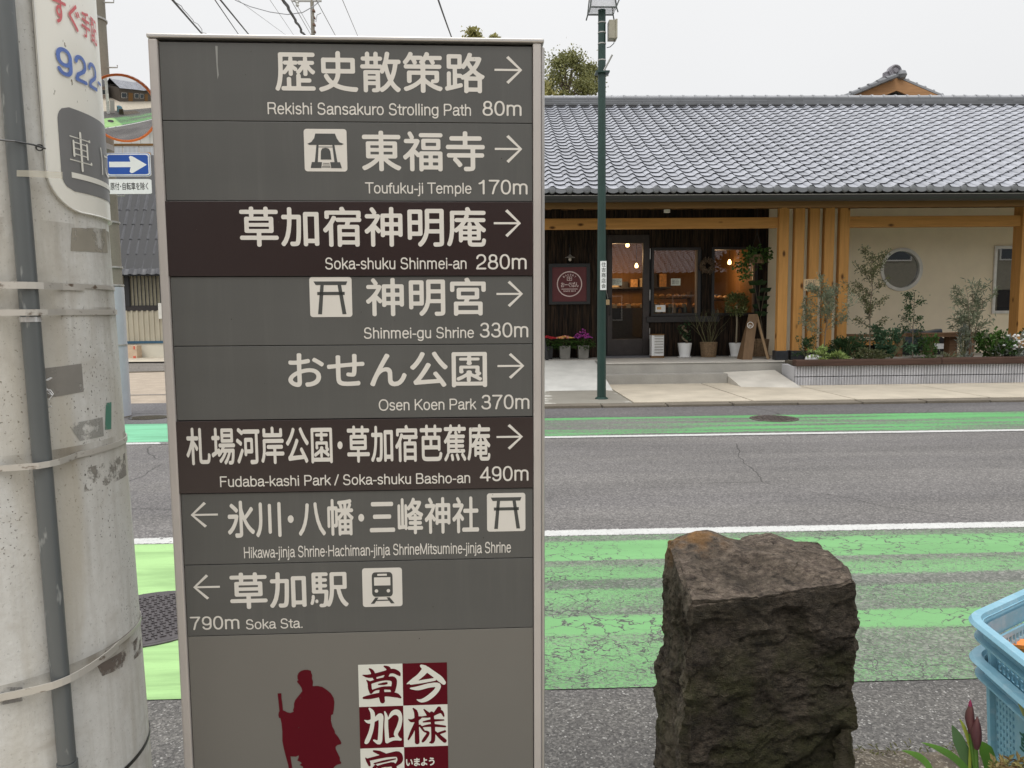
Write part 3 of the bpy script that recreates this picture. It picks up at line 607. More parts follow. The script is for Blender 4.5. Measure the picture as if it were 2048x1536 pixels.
# ---- roof with tiles
ZE = az(1500, 377, 13.42)+.0; YE0 = 13.42; RY, = (19.75,); ZR = az(1500, 209, RY)-.02; sl = math.atan2(ZR-ZE, RY-YE0); LEN = math.hypot(ZR-ZE, RY-YE0)
rb = M(); ya, za = YE0+.10, ZE-.10
rb.add([(XL, ya, za), (XR, ya, za), (XR, RY, ZR-.06), (XL, RY, ZR-.06), (XR, 2*RY-ya, za), (XL, 2*RY-ya, za)], [(0, 1, 2, 3), (3, 2, 4, 5)])
rb.add([(XL, ya, za), (XL, RY, ZR-.06), (XL, 2*RY-ya, za)], [(0, 1, 2)]); rb.add([(XR, ya, za), (XR, RY, ZR-.06), (XR, 2*RY-ya, za)], [(0, 2, 1)])
rb.box((XL, YE0+.12, ZE-.14), (XR, YE0+.16, ZE-.03))
roof = part('roof', rb, BLACK, bk, 'silver tiled roof')
TW, NR = .30, 28; TL = LEN/NR
def tilegeo(L=TL+.035, W=TW+.012):
    b = M(); xs = [0, .03, .07, .10, .125, .15, .19, .24, .28, W]; 
    def z(x): return .042*math.sin(math.pi*min(1, x/.125))**.9 if x < .125 else -.016*math.sin(math.pi*(x-.125)/(W-.125))
    top0 = [(x, 0, z(x)+.026) for x in xs]; top1 = [(x, L, z(x)+.002) for x in xs]; bot = [(x, .001, z(x)+.002) for x in xs]; k = len(xs)
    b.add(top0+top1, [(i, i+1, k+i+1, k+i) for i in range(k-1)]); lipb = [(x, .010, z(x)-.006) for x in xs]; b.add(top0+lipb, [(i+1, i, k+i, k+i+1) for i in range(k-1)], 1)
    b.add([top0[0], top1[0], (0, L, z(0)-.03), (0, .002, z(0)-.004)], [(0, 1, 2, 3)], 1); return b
TG = tilegeo(); TSHADE = flat('tile_gap_shade', (.035, .037, .042), .7); tm = mesh_of(TG, 'roof_tile', [TILE, TSHADE], True)  # dark lip colour stands for the shade in the tile overlap gaps
NC = int((XR-XL)/TW); x_first = XL
R3 = Matrix.Rotation(sl, 3, 'X')
def rpt(x, s): return Vector((x, YE0+s*math.cos(sl), ZE+s*math.sin(sl)))
cols = [c for c in range(NC) if .35 < x_first+c*TW < 8.9]
big = M(); TV = [Vector(q) for q in TG.v]; cnt = 0
for r in range(NR):
    for c in range(NC):
        x = x_first+c*TW; jit = random.uniform(-.006, .006)
        if r < 10 and c in cols: inst('roof_tile', tm, roof, rpt(x, r*TL+jit), (sl+random.uniform(-.008, .008), random.uniform(-.008, .008), random.uniform(-.010, .010))); cnt += 1
        else:
            p = rpt(x, r*TL+jit); big.add([R3@q+p for q in TV], TG.f); big.mi[-len(TG.f):] = TG.mi
part('roof_tile_field', big, [TILE_S, TSHADE], roof, kind='stuff', smooth=True)
eg = M(); n = 14
for i in range(1): eg.lathe((.055, -.012, -.012), [(.0, -.026), (.048, -.020), (.062, -.004), (.062, .02)], 16, T=Matrix(((1, 0, 0), (0, 0, 1), (0, 1, 0))))
xs = np.linspace(.115, TW, 9); prof = [-.016*math.sin(math.pi*(q-.115)/(TW-.115)) for q in xs]
eg.add([(q, -.004, p+.024) for q, p in zip(xs, prof)]+[(q, -.012, p*1.6-.045) for q, p in zip(xs, prof)], [(i+1, i, 9+i, 9+i+1) for i in range(8)])
em = mesh_of(eg, 'eave_tile', TILE_E, True)
for c in range(NC):
    x = x_first+c*TW
    if x < -.2: continue
    inst('eave_tile', em, roof, rpt(x, 0))
# ridge: stacked flat courses, cap tiles
for k in range(4):
    for j in range(int((XR-XL)/.9)+1):
        x0 = XL+j*.9-(k % 2)*.45; part('ridge_course', M().box((max(XL, x0)+.002, RY-.15+.012*k, ZR-.03+.05*k), (min(XR, x0+.898), RY+.15-.012*k, ZR+.012+.05*k)), TILE_E, roof) if x0+.9 > XL+.05 and x0 < XR-.05 and x0+.9 > 1.0 else None
rg = M(); n = 8
for (x0, x1, R) in ((0, .30, .085), (-.012, .035, .10)):
    vs = [(x, RY*0+R*math.cos(math.pi*i/n), R*math.sin(math.pi*i/n)) for x in (x0, x1) for i in range(n+1)]
    rg.add(vs, [(i, i+1, n+1+i+1, n+1+i) for i in range(n)]+[tuple(range(n+1))[::-1], tuple(range(n+1, 2*n+2))])
rm_ = mesh_of(rg, 'ridge_tile', TILE_R, True)
for j in range(int((XR-XL)/TW)):
    if XL+j*TW > .6: inst('ridge_tile', rm_, roof, (XL+j*TW, RY, ZR+.155))
# gap fillers under the ridge
part('ridge_mortar', M().box((XL, RY-.20, ZR-.10), (XR, RY+.2, ZR-.03)), BLACK, roof)
# ---- interior fittings
BREAD = flat('baked_crust', (.60, .32, .12), .6, var=.4, scale=20); CARD = flat('cream_card', (.55, .45, .30), .7); 
t = thing('bread_counter', 'dark counter set with small loaves and cream price cards behind the bakery glass', 'counter', (3.6, 17.8, .42))
part('cabinet', M().box((2.2, 17.6, .42), (5.2, 18.3, 1.45)), DARKW, t); 
for i in range(18):
    x = 2.3+i*.16; z = 1.45; b = M(); b.lathe((x, 17.7+random.random()*.3, z+.055), [(.0, -.055), (.06, -.045), (.08, 0), (.05, .045), (0, .055)], 10, sx=1.25); part('loaf', b, BREAD, t, smooth=True)
    if i % 2 == 0: part('price_card', M().box((x-.05, 17.60, z), (x+.05, 17.61, z+.085)), CARD, t)
t = thing('back_shelf', 'wooden shelf of baskets and frames on the rear wall of the bakery', 'shelf', (3.4, 19.2, 1.9))
part('board', M().box((2.3, 19.1, 1.93), (4.6, 19.38, 1.97)), DARKW, t)
for i in range(9):
    x = 2.4+i*.24; h = random.uniform(.12, .34); part('basket' if i % 2 else 'picture_frame', M().box((x, 19.15, 1.97), (x+.17, 19.3, 1.97+h)), [CARD, DARKW, BREAD][i % 3], t)
for (nm, lab, xx, yy, zz, w_) in (('display_stand', 'wooden display stand of loaves behind the first bakery window', 4.15, 17.2, 1.30, .9), ('display_stand', 'display stand with bottles and a plant behind the right bakery window', 5.35, 17.0, 1.25, .7)):
    t = thing(nm, lab, 'stand', (xx, yy, .42)); part('shelf', M().box((xx-w_/2, yy, zz), (xx+w_/2, yy+.35, zz+.03)), FASC, t); part('shelf', M().box((xx-w_/2, yy+.05, zz+.34), (xx+w_/2, yy+.35, zz+.36)), FASC, t)
    for sx in (-1, 1): part('upright', M().box((xx+sx*w_/2-.015, yy+.02, .42), (xx+sx*w_/2+.015, yy+.33, zz+.5)), FASC, t)
    for i in range(7):
        x = xx-w_/2+.08+i*w_/7.6; h = random.uniform(.10, .24); part('bottle' if yy < 17.1 else 'jar', M().lathe((x, yy+.12, zz+.03), [(.035, 0), (.038, h*.6), (.014, h*.75), (.014, h)], 10), [flat('bottle_glass', (.20, .26, .22), .1), CARD, BREAD][i % 3], t, smooth=True)
        if i % 2: part('price_card', M().box((x-.04, yy-.005, zz-.06), (x+.05, yy, zz+.02)), CARD, t)
    for i in range(5): x = xx-w_/2+.1+i*w_/5.4; part('loaf', M().lathe((x, yy+.16, zz+.41), [(0, -.05), (.06, -.04), (.075, 0), (.04, .04), (0, .05)], 10), BREAD, t, smooth=True)
def pendant(p, lab, zc=3.3):
    t = thing('pendant_lamp', lab, 'lamp', (p[0], p[1], p[2])); part('bulb', M().lathe(p, [(0, -.05), (.035, -.04), (.045, 0), (.03, .045), (.012, .07)], 12), BULB, t, smooth=True)
    part('cord', M().tube([(p[0], p[1], p[2]+.07), (p[0], p[1], zc)], .006, 5), BLACK, t)
    l = bpy.data.lights.new('lamp_glow', 'POINT'); l.energy = 15; l.color = (1, .62, .30); l.shadow_soft_size = .12; lo_ = bpy.data.objects.new('lamp_glow', l); COL.objects.link(lo_); lo_.parent = t; lo_.location = (-.4, -.3, -.3)
pendant(at(1255, 490, 17.6), 'lit pendant bulb seen at the top of the bakery door glass'); pendant(at(1273, 532, 18.9), 'lit bulb glowing low against the rear wall behind the door glass'); pendant(at(1459, 525, 17.8), 'lit pendant bulb behind the right hand bakery window')
# notices
PAPER = flat('notice_paper', (.62, .64, .56), .8, var=.03); INK = flat('notice_ink', (.10, .10, .10), .8); TAN = flat('tan_card', (.62, .45, .26), .8)
def notice(px0, py0, px1, py1, Y, lab, rows=3, mat=PAPER, name='notice', lines=None):
    a, b2 = at(px0, py1, Y), at(px1, py0, Y); t = thing(name, lab, 'notice', ((a[0]+b2[0])/2, Y, a[2])); part('sheet', M().box((a[0], Y, a[2]), (b2[0], Y+.004, b2[2])), mat, t)
    tb = M(); W_, H_ = b2[0]-a[0], b2[2]-a[2]
    for r in range(rows):
        s_ = (lines or ['おはようパン', 'お知らせです', 'おまちください'])[r % 3]; v, f = glyph_run(s_, .02, .045, 1.0); v = fit(v, a[0]+W_*.1, b2[2]-H_*(.16+.76*(r+.72)/rows), a[0]+W_*random.uniform(.75, .92), b2[2]-H_*(.10+.76*r/rows)); tb.add([(q[0], Y-.001, q[1]) for q in v], f)
    part('lettering', tb, INK, t)
notice(1223, 557, 1244, 571, YW-.008, 'white paper notice with black writing taped low left inside the bakery door')
notice(1342, 557, 1361, 571, YW-.06, 'white paper notice fixed in the middle of the first bakery window')
a, b2 = at(1311, 624, YW-.07), at(1331, 610, YW-.07); t = thing('window_card', 'small white card with an orange mark standing on the first window sill', 'card', (a[0], YW-.07, a[2])); part('card', M().box((a[0], YW-.07, a[2]), (b2[0], YW-.065, b2[2])), WHITE, t); part('mark', M().box((a[0]+.03, YW-.072, a[2]+.05), (b2[0]-.09, YW-.0705, b2[2]-.04)), flat('orange_print', (.65, .36, .12)), t)
notice(1607.5, 558, 1639, 581, YP-.02, 'hand lettered wooden notice fixed across the middle timber posts', 4, TAN, 'notice_board', ['ようこそ！', '←おやさい', 'やきたてパン→'])
# bakery sign
SIGNR = flat('maroon_sign_face', (.115, .018, .022), .5, var=.04); PINKW = flat('pale_pink_print', (.75, .60, .58), .6)
YS = YW-.09; a, b2 = at(1098, 609, YS), at(1180, 527, YS); t = thing('bakery_sign', 'square maroon bakery sign with round pale emblem in a black frame', 'sign', ((a[0]+b2[0])/2, YS, a[2]))
f0, f1 = at(1104.5, 603.5, YS), at(1173, 534, YS)
fb = M(); tt = f0[0]-a[0]; fb.box((a[0], YS-.02, a[2]), (f0[0], YS+.06, b2[2])); fb.box((f1[0], YS-.02, a[2]), (b2[0], YS+.06, b2[2])); fb.box((f0[0], YS-.02, f1[2]), (f1[0], YS+.06, b2[2])); fb.box((f0[0], YS-.02, a[2]), (f1[0], YS+.06, f0[2]))
part('frame', fb, BLACK, t); part('face', M().box((f0[0], YS, f0[2]), (f1[0], YS+.05, f1[2])), SIGNR, t)
cxs, czs = at(1139, 568, YS)[[0, 2]]; em_ = M(); px = (f1[0]-f0[0])/68.5
def rg2(b, cx, cz, R0, R1, y, n=40, a0=0, a1=2*math.pi):
    for i in range(n):
        p, q = a0+(a1-a0)*i/n, a0+(a1-a0)*(i+1)/n
        b.add([(cx+R0*math.cos(p), y, cz+R0*math.sin(p)), (cx+R0*math.cos(q), y, cz+R0*math.sin(q)), (cx+R1*math.cos(q), y, cz+R1*math.sin(q)), (cx+R1*math.cos(p), y, cz+R1*math.sin(p))], [(0, 1, 2, 3)])
rg2(em_, cxs, czs, 23.2*px, 25.2*px, YS-.002)
v, f = glyph_run('おーぐぱん', .02, .045, .92); v = fit(v, cxs-17*px, czs-6.5*px, cxs+18*px, czs+4*px); em_.add([(q[0], YS-.002, q[1]) for q in v], f)
em_.box((cxs-16*px, YS-.003, czs-10.6*px), (cxs+16*px, YS-.001, czs-9.3*px)); v, f = latin('SINCE 2019', .02); v = fit(v, cxs-12.5*px, czs-15.5*px, cxs+12.5*px, czs-12.6*px); em_.add([(q[0], YS-.002, q[1]) for q in v], f)
for i, ch in enumerate('BAKERY'):
    v, f = latin(ch, .02); v = fit(v, -1.4*px, -1.8*px, 1.4*px, 1.8*px); th = math.radians(128-i*15.3*1.0+0); R = 18.3*px; rot = th-math.pi/2
    em_.add([(cxs+R*math.cos(th)+q[0]*math.cos(rot)-q[1]*math.sin(rot), YS-.002, czs+R*math.sin(th)+q[0]*math.sin(rot)+q[1]*math.cos(rot)) for q in v], f)
bz = czs+10.5*px
for (u0, v0, u1, v1) in ((-5, 3, 5, 3.9), (-5, -3.9, 5, -3), (-5, -3, -4.1, 3), (4.1, -3, 5, 3), (-.5, -3, .4, 3), (.4, -.4, 4.1, .4), (-2.4, 0, -1.6, 1.5)): em_.box((cxs+u0*px, YS-.003, bz+v0*px), (cxs+u1*px, YS-.001, bz+v1*px))
part('emblem', em_, PINKW, t)
# wall lamp above the sign
c = at(1140, 515, YW-.25); t = thing('wall_lamp', 'small enamel shade wall lamp above the maroon bakery sign', 'lamp', (c[0], YW, c[2])); part('shade', M().lathe(c, [(.012, .06), (.03, .035), (.105, .0), (.10, -.003)], 20), flat('shade_grey', (.35, .33, .30), .4), t, smooth=True); part('bulb', M().lathe((c[0], c[1], c[2]-.04), [(0, -.035), (.03, -.02), (.036, 0), (.02, .03)], 12), flat('unlit_bulb', (.5, .45, .38), .2), t, smooth=True); part('arm', M().tube([(c[0], YW-.03, c[2]+.25), (c[0], YW-.2, c[2]+.27), (c[0], c[1], c[2]+.2), (c[0], c[1], c[2]+.05)], .01, 6), BLACK, t)
c = at(1216, 604, YW-.1); t = thing('hanging_tag', 'small tan tag hanging beside the bakery door', 'tag', (c[0], YW-.1, c[2])); part('tag', M().box((c[0]-.04, YW-.1, c[2]-.06), (c[0]+.045, YW-.094, c[2]+.05)), TAN, t); part('string', M().tube([(c[0], YW-.097, c[2]+.05), (c[0]-.03, YW-.06, c[2]+.25)], .003, 4), OFFW, t)
# ================================================================== plants
def branchy(b, p, d, L, r, depth, tips, spread=.5, n=2, up=.15):
    p = Vector(p); d = Vector(d).normalized(); pts = [p]; q = p; k = 3
    for i in range(k): d = (d+Vector((random.uniform(-1, 1), random.uniform(-1, 1), random.uniform(-.5, 1)*up))*.14).normalized(); q = q+d*L/k; pts.append(q)
    b.tube(pts, [r*(1-.45*i/k) for i in range(k+1)], 5, cap=False); tips += [(pts[i], d) for i in range(1, k+1)] if depth <= 1 else []
    if depth > 0:
        for i in range(n+1):
            s = pts[random.randint(1, k)] if i < n else q; nd = (d+Vector((random.uniform(-1, 1), random.uniform(-1, 1), random.uniform(-.2, .8)))*spread).normalized()
            branchy(b, s, nd, L*random.uniform(.55, .8), r*.55, depth-1, tips, spread, n, up)
def leafy(b, tips, per, L, W, jit=.05, hang=0):
    for p, d in tips:
        for i in range(per):
            v = Vector((random.gauss(0, 1), random.gauss(0, 1), random.gauss(0, 1)-hang)).normalized(); q = p+Vector((random.gauss(0, jit), random.gauss(0, jit), random.gauss(0, jit)))
            b.leaf(q, (v+d*.5), (random.gauss(0, 1), random.gauss(0, 1), 1), L*random.uniform(.7, 1.2), W)
BARK = flat('bark', (.15, .12, .085), .9, var=.25, scale=40); TWIG = flat('green_twig', (.10, .11, .045), .8)
LF = dict(dark=leafm('leaf_dark', (.025, .060, .022), (.055, .11, .035)), mid=leafm('leaf_mid', (.04, .10, .02), (.10, .19, .04)), olive=leafm('leaf_olive', (.15, .18, .115), (.30, .33, .22)), silver=leafm('leaf_silver', (.24, .27, .23), (.42, .45, .40)),
  lime=leafm('leaf_lime', (.20, .30, .08), (.38, .46, .16)), blue=leafm('leaf_blue_green', (.035, .085, .042), (.085, .165, .085)), yell=leafm('leaf_yellow_green', (.075, .090, .035), (.17, .175, .08)), treed=leafm('leaf_tree', (.14, .155, .05), (.34, .33, .13)), treey=leafm('leaf_tree_yellow', (.26, .25, .085), (.48, .44, .18)))
def sapling(px, pyb, pyt, Y, lab, lf, L=.07, W=.02, width=.4, n=9, per=5, name='sapling', group=None, lean=0, stems=1, zb=None, zlow=.3):
    p0, p1 = at(px, pyb, Y), at(px, pyt, Y); h = p1[2]-p0[2]; t = thing(name, lab, 'plant', (p0[0], Y, p0[2]), group); tb, lb, tips = M(), M(), []
    for s in range(stems):
        path = [Vector((p0[0]+lean*k/6+random.gauss(0, .012)*k/3+(s-(stems-1)/2)*.05*k/2, Y+random.gauss(0, .01)+(s % 2)*.02*k, p0[2]+h*k/6*(.98 if s == 0 else random.uniform(.75, .95)))) for k in range(7)]
        tb.tube(path, [.012*(1-.12*k) for k in range(7)], 6, cap=False)
        for i in range(n):
            f_ = zlow+(1-zlow)*i/n; k = min(5, int(f_*6)); q = path[k].lerp(path[k+1], f_*6-k); a = random.uniform(0, 6.28); wl_ = width*(1-.65*abs(f_-.5))*random.uniform(.5, 1)
            branchy(tb, q, (math.cos(a), math.sin(a)*.6, .55), wl_*.6, .005, 1, tips, .6, 2)
        tips.append((path[-1], Vector((0, 0, 1))))
    leafy(lb, tips, per, L, W, .03); part('stem', tb, BARK, t); part('foliage', lb, LF[lf], t); return t
def bush(px, py0, py1, Y, wpx, lab, lf, L=.05, W=.03, n=350, name='shrub', group=None, extra=None):
    p0, p1 = at(px, py0, Y), at(px, py1, Y); h = p1[2]-p0[2]; wd = wpx/F*Y/2; t = thing(name, lab, 'plant', (p0[0], Y, p0[2]), group); tb, lb = M(), M()
    for i in range(14): a = random.uniform(0, 6.28); tb.tube([(p0[0], Y, p0[2]-.02), (p0[0]+wd*.8*math.cos(a), Y+wd*.5*math.sin(a), p0[2]+h*random.uniform(.5, .85))], .004, 4, cap=False)
    cl = [(random.gauss(0, .42), random.gauss(0, .35), random.random()) for _ in range(16)]
    for i in range(n):
        c = random.choice(cl); k = 1-.45*max(0, c[2]-.5); x = p0[0]+(c[0]*k+random.gauss(0, .13))*wd*1.2; y = Y+(c[1]*k+random.gauss(0, .13))*wd*.9; z = p0[2]+max(.02, (c[2]*.85+random.gauss(0, .08))*h)
        b_ = Vector((x-p0[0], y-Y, (z-p0[2])*.7+.05)).normalized(); lb.leaf((x, y, z), b_+Vector((random.gauss(0, .6), random.gauss(0, .6), random.gauss(0, .6))), (random.gauss(0, 1), random.gauss(0, 1), 1), L*random.uniform(.6, 1.2), W)
    part('stem', tb, TWIG, t); part('foliage', lb, LF[lf], t)
    if extra:
        fb_ = M(); mat, nn, sz = extra
        for i in range(nn): c = random.choice(cl); fb_.lathe((p0[0]+(c[0]+random.gauss(0, .1))*wd, Y-.03+(c[1]*.5-.3)*wd, p0[2]+h*(.45+.55*random.random())), [(0, -sz*.5), (sz, 0), (0, sz*.5)], 6)
        part('flower', fb_, mat, t, kind='stuff')
    return t
YB = 13.75; zs_ = 722
# planter: ribbed blocks, timber cap, soil
pl = thing('planter', 'long raised planter of ribbed grey blocks with a weathered timber cap', 'planter', (9, 13.3, .05))
ztop = az(1800, 730, 13.3); zc_ = az(1800, 717.5, 13.3); x0p = ax(1592, 13.3); zb_ = [(.052, .052+(ztop-.05)*.42), (.052+(ztop-.05)*.42+.014, ztop)]
def ribblock(x0, x1, z0, z1, y=13.3):
    b = M(); n_ = max(2, int((x1-x0)/.045)); s_ = (x1-x0)/n_; b.box((x0, y+.024, z0), (x1, y+.12, z1))
    for i in range(n_): xx = x0+i*s_; b.add([(xx+s_*.26, y+.0241, z0), (xx+s_*.30, y, z0), (xx+s_*.70, y, z0), (xx+s_*.74, y+.0241, z0), (xx+s_*.26, y+.0241, z1), (xx+s_*.30, y, z1), (xx+s_*.70, y, z1), (xx+s_*.74, y+.0241, z1)], [(0, 1, 5, 4), (1, 2, 6, 5), (2, 3, 7, 6), (4, 5, 6, 7)])
    return b
bmw = .395; cache = {}
for r, (z0, z1) in enumerate(zb_):
    me = mesh_of(ribblock(0, bmw-.006, z0, z1, 0), 'ribbed_block', BLOCKM)
    for i in range(20): inst('ribbed_block', me, pl, (x0p+i*bmw, 13.3, 0)).location.z = -.05
pr = M(); p_l = ax(1566, 13.95); pr.add([(p_l, 13.95, .05), (x0p-.004, 13.3, .05), (x0p-.004, 13.42, .05), (p_l+.12, 13.98, .05), (p_l, 13.95, ztop), (x0p-.004, 13.3, ztop), (x0p-.004, 13.42, ztop), (p_l+.12, 13.98, ztop)], [(0, 1, 5, 4), (1, 2, 6, 5), (2, 3, 7, 6), (3, 0, 4, 7), (4, 5, 6, 7)]); part('end_block', pr, BLOCKM, pl)
CAPW = wood('weathered_cap_timber', (.095, .055, .042), False, 0, dark=.5); x = p_l-.02; 
for i, Lc in enumerate((2.6, 2.2, 3.0, 2.6)): part('cap_timber', M().box((x, 13.24+.01*(i % 2), ztop+.002), (x+Lc-.01, 13.44, zc_+.01*(i % 2))), CAPW, pl, bevel=.015); x += Lc
part('soil_bed', M().box((p_l+.15, 13.425, .05), (16, 14.20, zc_-.06)), SOIL, pl)
# planting from left to right
sapling(1648, 700, 585, YB, 'grey green olive sapling in front of the timber posts', 'olive', .075, .02, .85, 15, 8, 'olive_tree', lean=.05, zlow=.25)
sapling(1738, 708, 505, YB, 'tall airy sapling with small curled leaves against the cream wall left of the round window', 'yell', .058, .022, .60, 19, 6, zlow=.24)
sapling(1824, 716, 583, YB, 'slender dark leaved sapling below the round window', 'dark', .055, .026, .30, 12, 4, zlow=.2)
sapling(1943, 716, 568, YB, 'wispy narrow leaved shrub standing left of the tall window', 'olive', .11, .013, .50, 9, 3, 'tall_shrub', stems=3, zlow=.3)
bush(1612, 714, 672, YB, 44, 'dark green bush at the left end of the planter by the posts', 'dark', .05, .03, 300)
bush(1690, 718, 672, YB+.05, 80, 'dense feathery dark green mound in the planter before the last post', 'dark', .07, .020, 1700)
bush(1638, 722, 694, YB-.25, 40, 'lime green flower heads at the front left of the planter', 'lime', .045, .035, 380, 'flowering_plant')
bush(1672, 722, 706, YB-.25, 36, 'yellow green grassy tuft at the front of the planter', 'lime', .09, .012, 220, 'grass_tuft')
bush(1783, 716, 648, YB, 80, 'rounded blue green bush in the middle of the planter', 'blue', .06, .030, 1700)
bush(1745, 720, 694, YB-.2, 70, 'low russet and olive ground plants beneath the tall sapling', 'yell', .05, .022, 800)
bush(1856, 722, 664, YB-.1, 34, 'upright mid green leafy plant beside the plank bench leg', 'mid', .055, .035, 380)
bush(1925, 720, 640, YB, 30, 'pale silver lavender clump in front of the table leg', 'silver', .09, .010, 420)
bush(1990, 720, 662, YB-.1, 74, 'broad bright green glossy shrub at the right of the planter', 'mid', .070, .050, 1100)
bush(2028, 722, 668, YB-.2, 56, 'silver leaved shrub with white flowers at the right edge', 'silver', .09, .03, 520, 'flowering_shrub', extra=(WHITE, 40, .03))
bush(2085, 722, 660, YB, 90, 'dark green shrub beyond the right hand post', 'dark', .07, .04, 500)
bush(1890, 722, 700, YB-.2, 80, 'thin low weeds along the cap below the plank table', 'olive', .06, .012, 200)
c = at(1627, 716, 13.55); part('white_stone', M().lathe(c, [(0, -.05), (.13, -.03), (.12, .02), (.05, .06), (0, .065)], 9, sx=1.2, sy=.6), WHITE, label='smooth white stone lying on the planter edge below the lime flowers', cat='stone', loc=tuple(c))
# plank table and bench
DRIFT = wood('driftwood_plank', (.26, .15, .085), False, 0, .7, .45)
def plank(b, xa, xb, y0, y1, z, th, wob=.03):
    n_ = 14; vs = []
    for i in range(n_+1):
        x_ = xa+(xb-xa)*i/n_; dz = wob*.5*mn.noise(Vector((x_*1.5, y0, 3))); dy = wob*mn.noise(Vector((x_*2, y0, 9))); vs += [(x_, y0+dy, z+dz), (x_, y1+dy, z+dz), (x_, y1+dy, z-th+dz), (x_, y0+dy*1.4+.01, z-th+dz)]
    fs = [(4*i+a_, 4*i+4+a_, 4*i+4+(a_+1) % 4, 4*i+(a_+1) % 4) for i in range(n_) for a_ in range(4)]+[(0, 1, 2, 3), tuple(4*n_+q for q in (3, 2, 1, 0))]; return b.add(vs, fs)
Yt = 14.35; t = thing('plank_table', 'rustic thick plank table on a stout timber leg behind the planter', 'table', (ax(1900, Yt), Yt, .42)); zt = az(1880, 666, Yt)
part('top', plank(M(), ax(1830, Yt), ax(1948, Yt), Yt-.12, Yt+.3, zt, .07), DRIFT, t); part('leg', M().box((ax(1901, Yt), Yt, .42), (ax(1917, Yt), Yt+.18, zt-.05)), DRIFT, t); part('leg', M().box((ax(1862, Yt+.2), Yt+.2, .42), (ax(1870, Yt+.2), Yt+.3, zt-.05)), DRIFT, t)
Yt2 = 15.0; t = thing('plank_bench', 'long weathered plank bench along the cream wall', 'bench', (ax(1800, Yt2), Yt2, .42)); zt = az(1780, 668, Yt2)
part('seat', plank(M(), ax(1692, Yt2), ax(1830, Yt2), Yt2, Yt2+.3, zt, .05), DRIFT, t); part('seat', plank(M(), ax(1925, Yt2), ax(1990, Yt2), Yt2, Yt2+.3, zt-.02, .06), DRIFT, t)
for px in (1712, 1800, 1945): part('leg', M().box((ax(px, Yt2), Yt2+.05, .42), (ax(px, Yt2)+.1, Yt2+.25, zt-.05)), DRIFT, t)
part('rail', M().box((ax(1700, Yt2), Yt2+.1, zt-.22), (ax(1800, Yt2), Yt2+.14, zt-.14)), BEAM, t)
t = thing('parked_scooter', 'dark blue grey scooter with red and white panels glimpsed below the plank table', 'scooter', (ax(1840, 15.5), 15.5, .42)); xa = ax(1805, 15.5); xb = ax(1890, 15.5)
for xx in (xa+.12, xb-.14):
    w_ = part('wheel', M().lathe((xx, 15.5, .42+.19), [(.10, -.04), (.19, -.035), (.19, .035), (.10, .04)], 20, T=Matrix(((1, 0, 0), (0, 0, 1), (0, 1, 0)))), BLACK, t, smooth=True)
part('body', M().prism([(0, 0), (.5, -.02), (.75, .15), (.72, .3), (.4, .24), (.2, .3), (0, .28), (-.08, .1)], (xa+.06, 15.4, .66), (1, 0, 0), (0, 0, 1), (0, .2, 0)), flat('scooter_blue_grey', (.05, .065, .085), .3), t, bevel=.02)
part('side_panel', M().prism([(0, 0), (.10, 0), (.12, .14), (.05, .16)], (xa+.60, 15.385, .66), (1, 0, 0), (0, 0, 1), (0, .014, 0)), flat('scooter_red', (.22, .04, .035), .4), t); part('number_plate', M().box((xb-.28, 15.37, .55), (xb-.02, 15.38, .66)), WHITE, t)
# ---- terrace pots
def potz(px, py, Y): return at(px, py, Y)
def pot(c, r0, r1, h, mat, parent, name='pot', sq=False):
    b = M()
    if sq: b.lathe(c, [(r0*1.2, 0), (r1*1.2, h), (r1*1.05, h), (r1*1.0, h*.85)], 4, T=Matrix.Rotation(math.pi/4, 3, 'Z')); return part(name, b, mat, parent, bevel=.01)
    b.lathe(c, [(r0, 0), (r1, h), (r1*.93, h), (r1*.88, h*.85), (0, h*.85)], 26); return part(name, b, mat, parent, smooth=True)
GREYPOT = flat('stone_pot', (.21, .20, .18), .8, bump=.3)
YQ = 15.72; zt_ = .42
def mk_flowers(px, lab, cols, seed, tall=0, potmat=GREYPOT, w=.20):
    random.seed(seed); x = ax(px, YQ); t = thing('potted_flowers', lab, 'plant', (x, YQ, zt_)); pot((x, YQ, zt_), .115, .135, .27, potmat, t, sq=True); lb, fb_, sb = M(), M(), M()
    for i in range(240): a, r = random.uniform(0, 6.28), w*math.sqrt(random.random()); lb.leaf((x+r*math.cos(a)*1.1, YQ+r*math.sin(a), zt_+.27+random.uniform(-.08, .12)*(1-r)), (math.cos(a), math.sin(a), random.uniform(-.5, .9)), (0, 0, 1), .07, .035)
    for i in range(90):
        a, r = random.uniform(0, 6.28), w*.95*math.sqrt(random.random()); hh = .42+.05*(1-r/w)+(tall*max(0, random.random()-.3)*(1-r/w)); fb_.lathe((x+r*math.cos(a), YQ+r*math.sin(a), zt_+hh), [(0, -.014), (.024, 0), (.012, .012), (0, .014)], 7, mi=i % len(cols))
    for i in range(12): a = random.uniform(0, 6.28); sb.tube([(x, YQ, zt_+.24), (x+.12*math.cos(a), YQ+.12*math.sin(a), zt_+.42)], .004, 4, cap=False)
    part('stem', sb, TWIG, t); part('foliage', lb, LF['mid'], t); part('blossom', fb_, cols, t, kind='stuff'); return t
R_, O_, Y_, P_ = (flat('petal_red', (.45, .02, .03)), flat('petal_orange', (.70, .20, .08)), flat('petal_yellow', (.75, .50, .12)), flat('petal_magenta', (.42, .06, .30)))
mk_flowers(1094, 'red flowers in a dark pot at the left end, half hidden by the guide sign', [R_], 3, potmat=BLACK); mk_flowers(1129, 'orange and yellow chrysanthemums in a square grey pot', [O_, Y_, flat('petal_pink', (.7, .28, .25))], 4); mk_flowers(1166, 'tall magenta flowers in a square grey pot left of the green lamp post', [P_, flat('petal_violet', (.30, .05, .30))], 5, .28)
random.seed(11)
